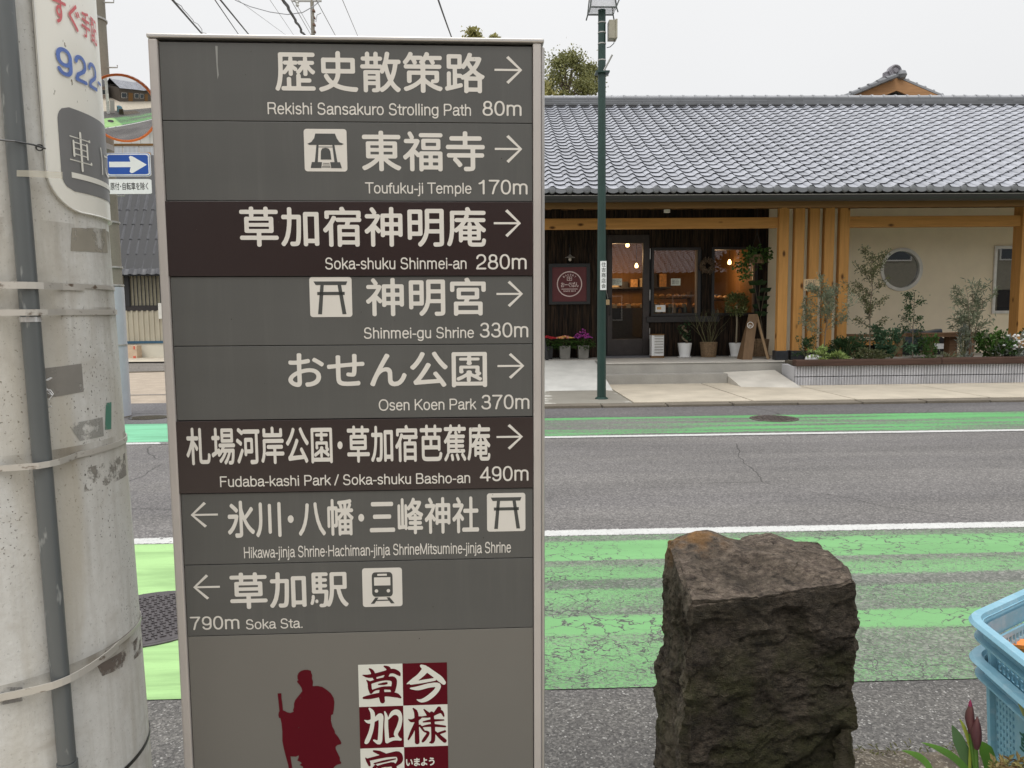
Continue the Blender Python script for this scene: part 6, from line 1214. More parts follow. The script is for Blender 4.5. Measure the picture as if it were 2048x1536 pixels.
    b.n = len(b.v); return b
RK = G('dark_rock', .85, spec=.25); n1 = RK.noise(9, 6, rough=.65); n2 = RK.noise(60, 5, (1, 1, 2.2), rough=.7); k = RK.mix(RK.rng(n1, .35, .68), (.060, .048, .035), (.19, .150, .112)); k = RK.mix(RK.rng(n2, .40, .62, 0, .75), k, (.022, .018, .013))
moss = RK.math('MULTIPLY', RK.rng(RK.noise(7, 6, rough=.65), .42, .60), RK.rng(RK.sep(2), .74, .50)); k = RK.mix(RK.math('MULTIPLY', moss, .65), k, (.075, .076, .026))
gn = RK.n('ShaderNodeSeparateXYZ'); RK.l(RK.n('ShaderNodeNewGeometry').outputs['Normal'], gn.inputs[0]); top_lit = RK.math('MULTIPLY', RK.rng(gn.outputs[2], .45, .85), RK.rng(RK.sep(2), .60, .67))
pale = RK.mix(RK.rng(RK.noise(45, 5, (1, 1.6, 1), rough=.75), .40, .66), (.135, .10, .08), (.46, .37, .28)); k = RK.mix(RK.math('MULTIPLY', top_lit, RK.rng(RK.noise(11, 6, rough=.72), .36, .62, .15, .85)), k, pale)  # pale weathered grain, plus light from above put into the upward faces
left_lit = RK.math('MULTIPLY', RK.rng(gn.outputs[0], -.45, -.75), RK.rng(RK.noise(9, 5, (2.5, 2.5, .35), rough=.7), .38, .62)); k = RK.mix(RK.math('MULTIPLY', left_lit, .7), k, RK.mix(RK.noise(40, 4, (1, 1, .3)), (.13, .105, .075), (.27, .225, .165)))  # pale weathering streaks, plus the left face's brighter light put into colour
spk = RK.rng(RK.noise(170, 3, rough=.8), .60, .70); k = RK.mix(RK.math('MULTIPLY', spk, .5), k, (.24, .20, .14)); crv = RK.rng(RK.noise(30, 6, (1, 1, 2.0), rough=.75), .47, .36); k = RK.mix(RK.math('MULTIPLY', crv, .7), k, (.012, .010, .008))
vd = RK.n('ShaderNodeVectorMath', operation='DISTANCE'); RK.l(RK.pos(), vd.inputs[0]); vd.inputs[1].default_value = (.545, 2.06, .80)
ora = RK.math('MULTIPLY', RK.rng(vd.outputs['Value'], .14, .02), RK.rng(RK.noise(22, 5), .42, .58)); k = RK.mix(RK.math('MULTIPLY', ora, .85), k, (.40, .20, .055)); RK.col(k)
RK.bump(RK.math('ADD', RK.noise(55, 8, (1, 1, 1.8), rough=.8), RK.math('MULTIPLY', RK.voro(26, out='Distance', sc=(1, 1, 1.7), warp=.5), .5)), 1., .018)
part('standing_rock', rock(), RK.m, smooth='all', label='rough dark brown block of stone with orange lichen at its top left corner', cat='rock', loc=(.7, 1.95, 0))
# ================================================================== crates
CB = G('crate_blue', .42, spec=.45); k = CB.mix(CB.rng(CB.noise(9, 6, rough=.7), .3, .7), (.15, .33, .42), (.25, .45, .55)); k = CB.mix(CB.rng(CB.noise(60, 4), .55, .75, 0, .35), k, (.45, .55, .58)); CB.col(k); CB = CB.m
def off_path(Pts, d):   # inward offset of a closed convex plan
    n = len(Pts); o = []
    for i in range(n):
        a, b2, c = Pts[i-1], Pts[i], Pts[(i+1) % n]; e1 = (b2-a).normalized(); e2 = (c-b2).normalized(); n1, n2 = Vector((-e1.y, e1.x)), Vector((-e2.y, e2.x)); m_ = (n1+n2); m_ = m_/max(.3, m_.dot(n1)); o.append(b2+m_*d)
    return o
C0 = Vector((.772, 1.190)); d1 = Vector((math.cos(math.radians(32)), math.sin(math.radians(32)))); d2 = Vector((math.cos(math.radians(-97.1)), math.sin(math.radians(-97.1))))
d3 = Vector((math.cos(math.radians(-7)), math.sin(math.radians(-7))))
def plan(r=.035):
    A = C0+d1*.24; B = A+d3*.30; E_ = C0+d2*.42; Dd = E_+d3*.52
    out = []
    p0, p2 = C0+d2*r, C0+d1*r
    raw = [E_, Dd, B, A]
    arc = [(p2*(1-t)**2+C0*2*t*(1-t)*.86+C0*2*t*(1-t)*.14+p0*t*t) for t in np.linspace(0, 1, 9)]
    return [Vector((q.x, q.y)) for q in [E_, Dd, B, A]+arc]
PL = plan()
def area2(P): return sum(P[i-1].x*P[i].y-P[i].x*P[i-1].y for i in range(len(P)))
if area2(PL) < 0: PL = PL[::-1]
def ringz(b, o1, i1, z_o, z_i, flip=False):
    n = len(o1); vs = [(p.x, p.y, z_o) for p in o1]+[(p.x, p.y, z_i) for p in i1]; return b.add(vs, [(i, (i+1) % n, n+(i+1) % n, n+i) for i in range(n)])
def crate(z, depth, lab, name='crate', dx=0., top=False):
    P0 = [p+Vector((dx, 0)) for p in PL]; t = thing(name, lab, 'crate', (C0.x+.25, C0.y-.2, z-depth), None)
    i1, i2, i3, i4 = off_path(P0, .004), off_path(P0, .017), off_path(P0, .021), off_path(P0, .026)
    b = M(); ringz(b, P0, i1, z-.0055, z); ringz(b, i1, i2, z, z); ringz(b, i2, i3, z, z-.012); ringz(b, P0, i3, z-.006, z-.0065); part('rim', b, CB, t)
    b = M(); ringz(b, off_path(P0, .009), off_path(P0, .009), z-.030, z-.0328); ringz(b, off_path(P0, .009), i4, z-.030, z-.0298); ringz(b, off_path(P0, .009), i4, z-.0328, z-.033); part('flange', b, CB, t)
    b = M(); ringz(b, i3, i3, z-.012, z-.040); ringz(b, i4, i4, z-.012, z-.040); ringz(b, i3, i4, z-.040, z-.041); part('collar', b, CB, t)
    lo = off_path(P0, .045); n = len(P0); L1 = []
    def lerp(k0, s, zz, inn=0.):   # point on the tapered wall between plan corners k0 and k0+1
        f_ = (z-zz)/depth; a = i4[k0]*(1-f_)+lo[k0]*f_; c = i4[(k0+1) % n]*(1-f_)+lo[(k0+1) % n]*f_; q = a*(1-s)+c*s; e = (c-a).normalized(); q = q+Vector((-e.y, e.x))*inn; return (q.x, q.y, zz)
    for k0 in range(n):
        a, c = i4[k0], i4[(k0+1) % n]; Lw = (c-a).length; b = M()
        if Lw < .05:
            for (z0, z1) in ((z-depth, z-.04),):
                b.add([lerp(k0, 0, z0), lerp(k0, 1, z0), lerp(k0, 1, z1), lerp(k0, 0, z1), lerp(k0, 0, z0, .003), lerp(k0, 1, z0, .003), lerp(k0, 1, z1, .003), lerp(k0, 0, z1, .003)], [(0, 1, 2, 3), (7, 6, 5, 4)])
            part('corner', b, CB, t); continue
        def pan(s0, s1, z0, z1, th0=0., th1=.003): b.add([lerp(k0, s0, z0, th0), lerp(k0, s1, z0, th0), lerp(k0, s1, z1, th0), lerp(k0, s0, z1, th0), lerp(k0, s0, z0, th1), lerp(k0, s1, z0, th1), lerp(k0, s1, z1, th1), lerp(k0, s0, z1, th1)], [(0, 1, 2, 3), (7, 6, 5, 4), (0, 4, 5, 1), (1, 5, 6, 2), (2, 6, 7, 3), (3, 7, 4, 0)])
        nb = 1 if top else max(1, round(Lw/.105)); mid = z-.04-(depth-.05)*.52
        for q in range(nb):
            s0, s1 = q/nb, (q+1)/nb; m0 = s0+.008/Lw; m1 = s1-.008/Lw
            pan(s0-.0035/Lw, s0+.006/Lw, z-depth, z-.04, -.008, .003)
            if not top and q % 3 == nb-2 and nb > 2 and False: continue
            pitch = .0125 if top else .0088; hw = .0085 if top else .0042; hh = .0085 if top else .0062; pz = .0125 if top else .0115
            zones = [(z-depth+.012, mid-.008), (mid+.008, z-.046)] if not top else [(z-depth+.006, z-.046)]
            pan(m0, m1, z-depth, zones[0][0]); 
            if not top: pan(m0, m1, zones[0][1], zones[1][0], -.001, .003)
            pan(m0, m1, zones[-1][1], z-.04)
            for z0, z1 in zones:
                nx = int((m1-m0)*Lw/pitch); nz = max(1, int((z1-z0)/pz))
                for i in range(nx+1):
                    sc = m0+(m1-m0)*i/nx; w_ = (pitch-hw)/2/Lw; pan(max(m0, sc-w_), min(m1, sc+w_), z0, z1)
                for j in range(nz+1):
                    zc2 = z0+(z1-z0)*j/nz; h_ = (pz-hh)/2; pan(m0, m1, max(z0, zc2-h_), min(z1, zc2+h_), .0003, .0027)
        part('wall', b, CB, t)
    b = M(); xs = [p.x for p in lo]; ys = [p.y for p in lo]; cxm, cym = sum(xs)/n, sum(ys)/n
    b.add([(p.x, p.y, z-depth) for p in lo], [tuple(range(n))[::-1]]) if not top else None
    if top:
        for i in range(40):
            u = i/39; x_ = min(xs)+(max(xs)-min(xs))*u; 
            def clipseg(ax_, val):
                ts = []
                for k0 in range(n):
                    a, c = lo[k0], lo[(k0+1) % n]; ua, uc = (a[ax_]-val), (c[ax_]-val)
                    if ua*uc < 0: t_ = ua/(ua-uc); ts.append((a*(1-t_)+c*t_)[1-ax_])
                return (min(ts), max(ts)) if len(ts) > 1 else None
            r_ = clipseg(0, x_)
            if r_: b.box((x_-.0018, r_[0], z-depth), (x_+.0018, r_[1], z-depth+.004))
            y_ = min(ys)+(max(ys)-min(ys))*u; r_ = clipseg(1, y_)
            if r_: b.box((r_[0], y_-.0018, z-depth+.0002), (r_[1], y_+.0018, z-depth+.0038))
    part('floor', b, CB, t); return t, lerp, P0
crate(.900, .16, 'topmost pale blue plastic crate of the stack, open and empty but for an orange bowl', top=True)
crate(.838, .285, 'second blue crate from the top of the stack, its side lettered in dark green', dx=.004)
t3, _, _ = crate(.553, .285, 'third blue crate down in the stack at the right edge', dx=.004)
crate(.268, .27, 'bottom blue crate of the stack, resting on the soil', dx=.004)
# lettering on the second crate's label panel
lt = [o for o in bpy.data.objects if o.get('label', '').startswith('second blue crate')][0]
nrm = Vector((d2.y, -d2.x)); nrm = nrm if nrm.x < 0 else -nrm
pc = C0+d2*.205+Vector((.004, 0)); e = d2
def lp_(s, z, o): q = C0+Vector((.004, 0))+e*s-nrm*(.0265)+nrm*o+(-nrm)*((.838-z)/.285*.019); return (q.x, q.y, z)
b = M(); b.add([lp_(.105, .67, .004), lp_(.30, .67, .004), lp_(.30, .79, .004), lp_(.105, .79, .004)], [(0, 1, 2, 3)]); part('label_panel', b, CB, lt)
b = M()
for ch, s0, z0, hh in (('草', .118, .735, .036), ('加', .160, .735, .036), ('お', .126, .69, .028), ('か', .16, .69, .028)):
    v, f = glyph_run(ch, .015, .035); v = fit(v, s0, z0, s0+hh*.95, z0+hh); b.add([lp_(q[0], q[1], .0046) for q in v], f)
part('lettering', b, flat('green_print', (.02, .10, .07), .6), lt)
c = gz(2094, 1322, .83); t = thing('orange_bowl', 'bright orange plastic bowl lying inside the topmost crate', 'bowl', tuple(c)); OB = flat('orange_plastic', (.80, .24, .03), .3, var=.03)
part('bowl', M().lathe(c, [(0, -.03), (.03, -.028), (.052, .02), (.058, .022), (.060, .028), (.055, .028), (.048, .018), (.028, -.022), (0, -.024)], 28, T=Matrix.Rotation(math.radians(-18), 3, 'X')), OB, t, smooth=True)
# ================================================================== iris and ground plants at the photographer's feet
LIR = flat('iris_leaf', (.085, .20, .025), .45, var=.25, scale=18, sc=(1, 1, .1)); LIB = flat('iris_leaf_bluish', (.075, .145, .055), .5, var=.2, scale=18); BUD = G('iris_bud', .5); nz1 = BUD.noise(30, 4, (2, 2, .4)); BUD.col(BUD.mix(BUD.rng(nz1, .35, .65), (.050, .009, .020), (.115, .045, .040))); BUD = BUD.m
YI = 1.06; c = at(1950, 1536, YI); ir = thing('iris', 'iris with two closed wine red buds and sword leaves before the crates', 'flower', (c[0], YI, 0))
def sword(tip, base, w_, mat, Y0=YI, Y1=None, bend=.0, cup=.25):
    Y1 = Y1 or Y0; a, b2 = Vector(at(*tip, Y0)), Vector(at(*base, Y1)); g = Vector((b2.x+(b2.x-a.x)*.3, Y1, .0)); n = 14; vs = []
    wm = w_/F*YI
    for i in range(n+1):
        t_ = i/n; q = a*(1-t_)**2+((a+b2)/2+Vector((bend, 0, .01)))*2*t_*(1-t_)+b2*t_*t_; dr_ = (b2-a).normalized(); sd_ = Vector((dr_.z, 0, -dr_.x)).normalized(); ww = wm*min(1, (t_*2.6)**.8)*.5+.0003
        vs += [q-sd_*ww, q+Vector((0, -ww*cup, 0)), q+sd_*ww]
    vs += [g-sd_*wm*.4, g, g+sd_*wm*.4]; n += 1
    return part('leaf', M().add(vs, [(3*i+j, 3*i+j+1, 3*i+4+j, 3*i+3+j) for i in range(n) for j in (0, 1)]), mat, ir, smooth=True)
sword((1904, 1450), (1942, 1540), 24, LIB, YI+.01, bend=-.004); sword((1906, 1456), (1948, 1530), 9, LIR, YI+.014); sword((1919, 1438), (1941, 1495), 7, flat('yellow_green_leaf', (.28, .34, .05), .5), YI+.006); sword((1960, 1482), (1984, 1545), 30, LIR, YI+.02, bend=.003)
sword((1803, 1501), (1862, 1543), 13, LIR, YI-.03, bend=.012); sword((1843, 1485), (1936, 1545), 14, LIR, YI-.02, bend=.012); sword((2036, 1407), (2056, 1450), 8, flat('straw_leaf', (.42, .42, .14), .5), YI-.02)
def bud(tip, base, wpx, dy):
    a, b2 = Vector(at(*base, YI+dy)), Vector(at(*tip, YI+dy)); ax_ = (b2-a); L_ = ax_.length; q = ax_.to_track_quat('Z', 'Y').to_matrix(); r = wpx/F*YI/2
    pr = [(r*.42, 0), (r*.62, .12), (r*.92, .30), (r, .45), (r*.86, .62), (r*.55, .78), (r*.25, .91), (0, 1.0)]; b = M(); b.lathe(a, [(x_, z_*L_) for x_, z_ in pr], 14, T=q, sy=.85)
    b.v = [tuple(Vector(v_)+(q@Vector((1, 0, 0)))*.0012*math.sin(9*(Vector(v_)-a).length/L_)) for v_ in b.v]; return part('bud', b, BUD, ir, smooth=True)
bud((1940.6, 1400), (1940, 1466), 21, .002); bud((1953.8, 1431), (1952, 1497), 25, -.006)
part('bud_tip', M().lathe(at(1940.6, 1404, YI), [(.0028, -.006), (.0018, 0), (0, .004)], 8), flat('magenta_tip', (.20, .015, .06), .5), ir, smooth=True)
part('stem', M().tube([at(1951, 1494, YI), at(1953, 1540, YI), at(1956, 1700, YI), (c[0], YI, 0)], .0032, 10), LIR, ir, smooth=True); part('stem', M().tube([at(1940, 1464, YI+.004), at(1944, 1500, YI+.004), at(1951, 1545, YI+.002)], .0026, 8), LIR, ir, smooth=True)
random.seed(5); t = thing('dry_plant', 'small reddish yellow withered tuft at the foot of the crates', 'plant', tuple(at(2010, 1560, 1.02))); lb = M()
for i in range(230): a = random.uniform(0, 6.28); sx3 = random.choice((1992, 2004, 2020, 2030, 2044)); q = Vector(at(sx3+random.gauss(0, 7), random.uniform(1516, 1560)+abs(random.gauss(0, 9)), 1.02+random.uniform(-.03, .03))); lb.leaf(q, (math.cos(a), math.sin(a), random.uniform(-.1, 1)), (random.gauss(0, 1), random.gauss(0, 1), 1), random.uniform(.008, .016), .005)
part('leaves', lb, leafm('dry_leaf', (.12, .045, .02), (.42, .38, .14)), t); st_ = M()
for i in range(14): st_.tube([at(1985+i*5, 1530, 1.02), at(1990+i*4, 1620, 1.02), (at(2010, 1560, 1.02)[0], 1.02, 0)], .0012, 4)
part('stem', st_, TWIG, t)
gr = M()
for i in range(500):
    x, y = random.uniform(1.02, 2.2), random.uniform(2.16, 2.29); a = random.uniform(0, 6.28); gr.leaf((x, y, .01), (math.cos(a)*.7, math.sin(a)*.7, random.uniform(.3, 1)), (0, 0, 1), random.uniform(.01, .03), .004)
part('ground_cover', gr, leafm('weed', (.10, .12, .04), (.28, .26, .12)), kind='stuff')
# ================================================================== left background
YH = 25.0; hx0, hx1 = ax(120, YH), ax(440, YH)
lh = thing('tiled_shed', 'shed with steep charcoal tiled roof, barred window band and ribbed beige metal wall', 'building', ((hx0+hx1)/2, YH, 0))
z_ = lambda py: az(285, py, YH)
part('base_wall', M().box((hx0, YH-.02, 0), (hx1, YH+.2, z_(686))), flat('white_wall_base', (.60, .57, .48), .8, var=.06, scale=2), lh)
part('blue_flashing', M().box((hx0, YH-.05, z_(687)), (hx1, YH+.1, z_(682))), flat('blue_flashing', (.03, .09, .15), .4), lh)
def ribs(x0, x1, z0, z1, y, p_=.165, d=.035):
    b = M(); xs = []; x = x0
    while x < x1: xs += [(x, y), (x+p_*.50, y), (x+p_*.58, y-d), (x+p_*.90, y-d)]; x += p_
    for i in range(len(xs)-1): b.add([(xs[i][0], xs[i][1], z0), (xs[i+1][0], xs[i+1][1], z0), (xs[i+1][0], xs[i+1][1], z1), (xs[i][0], xs[i][1], z1)], [(0, 1, 2, 3)])
    return b
part('ribbed_wall', ribs(hx0, hx1, z_(682), z_(621), YH), flat('beige_metal', (.42, .385, .30), .5, var=.06, scale=2), lh)
part('window_glass', M().box((hx0, YH+.02, z_(612)), (hx1, YH+.1, z_(545))), flat('frosted_pane', (.30, .275, .20), .3), lh)
part('window_rail', M().box((hx0, YH-.03, z_(622)), (hx1, YH+.1, z_(611))), DARKW, lh)
b = M(); x = hx0
while x < hx1: b.box((x, YH-.04, z_(612)), (x+.022, YH-.015, z_(548))); x += .118
part('window_bars', b, BLACK, lh); part('window_post', M().box((ax(254, YH), YH-.06, z_(612)), (ax(263, YH), YH-.042, z_(548))), BLACK, lh)
s_r = math.radians(63); T2 = tilegeo(.60, .272); tm2 = mesh_of(T2, 'roof_tile', [SLATE, TSHADE], True); rz0 = z_(551)+.0
rf2 = part('roof', M().add([(hx0, YH-.35, rz0-.03), (hx1, YH-.35, rz0-.03), (hx1, YH-.35+4.6*math.cos(s_r)+.1, rz0+4.6*math.sin(s_r)), (hx0, YH-.35+4.6*math.cos(s_r)+.1, rz0+4.6*math.sin(s_r))], [(0, 1, 2, 3)]), BLACK, lh, 'steep roof of charcoal tiles')
for r in range(6):
    for cidx in range(int((hx1-hx0)/.27)):
        x = hx0+cidx*.27
        if x < ax(215, YH) or x > ax(400, YH): continue
        inst('roof_tile', tm2, rf2, (x, YH-.38+r*.555*math.cos(s_r)-(.06 if r else .08), rz0+r*.555*math.sin(s_r)-(.40 if r else 0)+.02 if False else rz0+(r*.555-(.38 if r else .0))*math.sin(s_r)), (s_r, 0, 0), None if r else (1, .36, 1))
part('side_wall', M().box((hx0, YH+2.4, 0), (hx1, YH+5, z_(551)+3.4)), flat('shed_side', (.35, .33, .28), .8), lh)
c = at(323, 622, YH-.1); part('meter_box', M().box((c[0]-.08, YH-.16, c[2]-.25), (c[0]+.08, YH-.05, c[2]+.25)), OFFW, lh, bevel=.01)
a, b2 = at(240, 716, YH-.5), at(273, 691, YH-.5); t = thing('cardboard_box', 'cardboard box with red corners standing against the white wall base', 'box', ((a[0]+b2[0])/2, YH-.5, a[2])); zg2 = 0.02
part('carton', M().box((a[0]-.1, YH-.5, .012), (b2[0], YH-.15, b2[2])), flat('cardboard', (.52, .40, .29), .8), t, bevel=.01); part('print', M().box((b2[0]-.12, YH-.504, .05), (b2[0]-.04, YH-.5, .12)).box((b2[0]-.10, YH-.504, b2[2]-.12), (b2[0]-.05, YH-.5, b2[2]-.02)), flat('red_print', (.55, .10, .06)), t); part('mark', M().box((a[0]-.02, YH-.504, .22), (a[0]+.2, YH-.5, .28)), flat('green_mark', (.05, .25, .12)), t)
sheet('wall_apron', hx0, hx1, 22.6, YH, .05, SIDEW)
# house behind the shed
YU = 31.0; ux0, ux1 = ax(60, YU), ax(470, YU); zu = lambda py: az(285, py, YU); uh = thing('upper_house', 'pale sided two storey house with silver windows seen above the shed', 'building', ((ux0+ux1)/2, YU, 0))
part('wall', M().box((ux0, YU, 0), (ux1, YU+6, zu(262))), flat('pale_siding', (.50, .47, .42), .7, var=.05, scale=1), uh)
x = ux0
while x < ux1:
    if ax(225, YU) < x < ax(340, YU): part('siding_panel', M().box((x+.008, YU-.03, zu(289)), (x+.352, YU-.001, zu(262))), flat('siding', (.56, .52, .46), .6, var=.03) if x == ux0 else bpy.data.materials.get('siding') or OFFW, uh)
    x += .36
part('head_rail', M().box((ux0, YU-.08, zu(292)), (ux1, YU-.031, zu(288))), FASC, uh)
SHEER = flat('curtained_glass', (.42, .44, .46), .15, var=.15, scale=3, sc=(4, 1, .3))
for i in range(10):
    x0 = ax(232, YU)+i*.62-1.2; o = part('window', rectframe(M(), x0, x0+.6, zu(360), zu(292), .035, YU-.06, YU-.01) or M().box((x0, YU-.03, zu(360)), (x0+.6, YU-.01, zu(292))), SILV, uh)
    part('pane', M().box((x0+.02, YU-.04, zu(358)), (x0+.58, YU-.02, zu(294))), SHEER, o)
part('sill', M().box((ux0, YU-.3, zu(371)), (ux1, YU, zu(362))), flat('cream_eave', (.62, .58, .47), .6), uh); part('timber_strip', M().box((ax(300, YU), YU-.09, zu(318)), (ax(320, YU), YU-.062, zu(306))), BEAM, uh)
part('blue_sheeting', M().box((ax(286, YU), YU-.1, zu(262)), (ax(330, YU), YU+2, zu(250))), flat('navy_edge', (.05, .09, .22), .5), uh); part('roof', M().add([(ux0, YU-.4, zu(250)), (ux1, YU-.4, zu(250)), (ux1, YU+6, zu(250)+.9), (ux0, YU+6, zu(250)+.9), (ux0, YU-.4, zu(250)-.06), (ux1, YU-.4, zu(250)-.06)], [(0, 1, 2, 3), (0, 4, 5, 1)]), flat('sky_blue_roof', (.18, .38, .62), .5), uh)
part('chimney_box', M().box((ax(296, YU), YU+1, zu(250)), (ax(340, YU), YU+2, zu(224))), flat('brown_box', (.24, .10, .07), .7), uh)
# gabled house behind the bakery ridge
YGH = 27.0; pk = at(1789, 163, YGH); gh = thing('gabled_house', 'tall house behind the bakery with a timber gable and silver tiled roof', 'building', (pk[0], YGH, 0)); sg = .40; hw = 4.2
b = M(); zt = pk[2]; b.prism([(-hw*.8, -hw), (hw*.8, -hw), (hw*.8, -hw*.8*sg-.5), (0, -.5), (-hw*.8, -hw*.8*sg-.5)], (pk[0], YGH+.5, zt), (1, 0, 0), (0, 0, 1), (0, 8, 0)); part('wall', b, flat('gable_brown', (.16, .12, .09), .8), gh)
b = M(); b.box((pk[0]-hw*.8, YGH+.5, 0), (pk[0]+hw*.8, YGH+8, zt-hw)); part('lower_wall', b, CREAM, gh)
TIM = wood('gable_timber', (.46, .25, .12), False, 0)
for s in (-1, 1):
    b = M().prism([(0, 0), (s*hw, -hw*sg), (s*hw, -hw*sg-.42), (0, -.42)], (pk[0], YGH-.18, zt+.07), (1, 0, 0), (0, 0, 1), (0, .06, 0)); part('bargeboard', b, TIM, gh)
    b = M().prism([(0, .0), (s*hw, -hw*sg), (s*hw, -hw*sg-.08), (0, -.08)], (pk[0], YGH-.05, zt+.06), (1, 0, 0), (0, 0, 1), (0, 8.5, 0)); rfp = part('roof', b, TILE_E, gh)
    vt = M(); a_ = math.atan(sg)
    vt.box((0, -.02, -.02), (.34, .30, .045)); vt.tube([(0.0, .14, .03), (.34, .14, .05)], .085, 10); vt.tube([(.30, .14, .05), (.345, .14, .05)], .105, 10)
    vm = mesh_of(vt, 'verge_tile', TILE_E if s < 0 else TILE_R, True)
    for i in range(9):
        x = i*.33+.12; inst('verge_tile', vm, rfp, (pk[0]+s*x*math.cos(a_), YGH-.16, zt+.11-x*math.sin(a_)), (0, a_ if s > 0 else math.pi-a_, 0) if s > 0 else (0, -(math.pi-a_) , 0) if False else ((0, a_, 0) if s > 0 else (0, a_, math.pi)))
    if s < 0:
        tmg = mesh_of(tilegeo(.30, .30), 'roof_tile', [TILE, TSHADE], True)
        for i in range(9):
            for j in range(10): inst('roof_tile', tmg, rfp, (pk[0]-(i+1)*.27*math.cos(a_)-.1, YGH+.4+j*.3, zt+.08-(i+1)*.27*math.sin(a_)), (a_, 0, -math.pi/2))
rt = M(); rt.tube([(pk[0], YGH-.1, zt+.26), (pk[0], YGH+8, zt+.26)], .13, 12); rt.box((pk[0]-.10, YGH+.05, zt), (pk[0]+.10, YGH+8, zt+.22)); part('ridge', rt, TILE_E, gh)
on = M(); T3 = Matrix(((1, 0, 0), (0, 0, 1), (0, 1, 0))); c = (pk[0]-.06, YGH-.12, zt+.31); on.lathe(c, [(.20, 0), (.22, -.04), (.18, -.09), (.14, -.07), (.13, -.04), (.08, -.05), (.07, -.08), (0, -.08)], 24, T=T3); on.lathe(c, [(.22, -.04), (.22, .16), (0, .16)], 24, T=T3)
on.box((pk[0]-.42, YGH-.16, zt+.02), (pk[0]+.16, YGH+.02, zt+.28)); on.tube([(pk[0]-.42, YGH-.1, zt+.22), (pk[0]-.30, YGH-.16, zt+.30), (pk[0]-.22, YGH-.16, zt+.16)], .05, 8); on.tube([(pk[0]-.52, YGH-.12, zt-.02), (pk[0]-.36, YGH-.2, zt+.08), (pk[0]-.2, YGH-.16, zt+.0)], .055, 8); part('ridge_end_tile', on, flat('ornament_grey', (.22, .21, .23), .6), gh, smooth=True)
part('ridge_ball', M().lathe((pk[0]+.13, YGH-.22, zt+.16), [(0, -.17), (.12, -.12), (.17, 0), (.12, .12), (0, .17)], 16), TILE_E, gh, smooth=True)
# trees
def tree(pxc, pyt, rw, Y, lab, lf, n=9000, zb=2.5, L=.16, squash=1.0, seed=1):
    random.seed(seed); r_ = np.random.default_rng(seed); top = at(pxc, pyt, Y); R = rw/F*Y; t = thing('tree', lab, 'tree', (top[0], Y, 0)); zc = top[2]-R*(1.15*squash+.30); b = M()
    b.tube([(top[0], Y, 0), (top[0]+.1, Y, zc*.4), (top[0]-.1, Y, zc*.8), (top[0], Y, zc+R*.6)], [.28, .22, .15, .05], 8, cap=False)
    ends = []
    for i in range(34):
        a = random.uniform(0, 6.28); e_ = random.uniform(-.35, 1.15); rr = R*math.sqrt(max(.05, 1-(e_*.8)**2))*random.uniform(.55, 1.0); q = Vector((top[0]+rr*math.cos(a), Y+rr*math.sin(a)*.9, zc+e_*R*squash)); s0 = Vector((top[0], Y, zc-R*.4+random.uniform(0, R*.6))); b.tube([s0, s0.lerp(q, .5)+Vector((0, 0, R*.1)), q], [.06, .035, .01], 5, cap=False); ends.append(q)
    ends.append(Vector((top[0], Y, top[2]-R*.2)))
    part('trunk', b, BARK, t)
    E_ = np.array([list(q) for q in ends]); k = r_.integers(0, len(E_), n); sz = r_.uniform(.10, .25, len(E_))*R; P = E_[k]+r_.normal(0, 1, (n, 3))*sz[k][:, None]*np.array([1, 1, .8]); D = r_.normal(0, 1, (n, 3))+np.array([0, 0, .3]); D /= np.linalg.norm(D, axis=1)[:, None]; S_ = np.cross(D, r_.normal(0, 1, (n, 3))); S_ /= np.linalg.norm(S_, axis=1)[:, None]; LL = (L*r_.uniform(.6, 1.3, n))[:, None]
    V = np.stack([P, P+D*LL*.5+S_*LL*.28, P+D*LL, P+D*LL*.5-S_*LL*.28], 1).reshape(-1, 3); lb = M(); lb.v = V.tolist(); lb.f = [(4*i, 4*i+1, 4*i+2, 4*i+3) for i in range(n)]; lb.mi = [0]*n; lb.n = 4*n; part('crown', lb, LF[lf], t); return t
tree(1133, 104, 56, 38, 'bushy olive green tree above the bakery roof, left of the lamp post', 'treed', 8500, L=.13, seed=3, squash=1.15); tree(1178, 126, 26, 40, 'darker tree crown merging with it just behind the lamp post', 'treed', 3600, L=.13, seed=4, squash=1.2); tree(1062, 150, 46, 36, 'yellowish green tree half hidden by the right edge of the guide sign', 'treey', 8000, L=.17, seed=6)
tree(944, 56, 38, 44, 'yellow green tree top peeping over the middle right of the guide sign', 'treey', 9000, L=.2, seed=8, squash=2.3); tree(990, 74, 18, 44, 'small pale tree top to the right of the taller one over the guide sign', 'treey', 5000, L=.2, seed=9, squash=2.6)
# overhead line pole and cables
YM = 42.; xm_ = ax(645, YM); t = thing('line_pole', 'thin distant overhead line pole rising behind the guide sign', 'pole', (xm_, YM, 0)); zt = az(645, -40, YM); part('shaft', M().tube([(xm_, YM, 0), (xm_, YM, zt)], [.16, .09], 12), CD, t, smooth=True)
b = M()
for i in range(16): z = zt-1.6-i*.35; b.box((xm_+.02+.08*(i % 2), YM-.14, z), (xm_+.14, YM+.1, z+.09))
part('step_pegs', b, flat('rusty_fitting', (.16, .09, .06), .7), t); part('crossarm', M().box((xm_-1.0, YM-.08, az(640, 4, YM)), (xm_+.5, YM+.02, az(640, 0, YM))), GALV, t); part('insulator', M().lathe((xm_-.75, YM-.05, az(640, 4, YM)), [(.06, -.25), (.10, -.18), (.06, -.12), (.10, -.05), (.05, 0)], 10), OFFW, t, smooth=True)
CBL = flat('cable_black', (.03, .03, .03), .6); CGY = flat('cable_grey', (.22, .22, .22), .6)
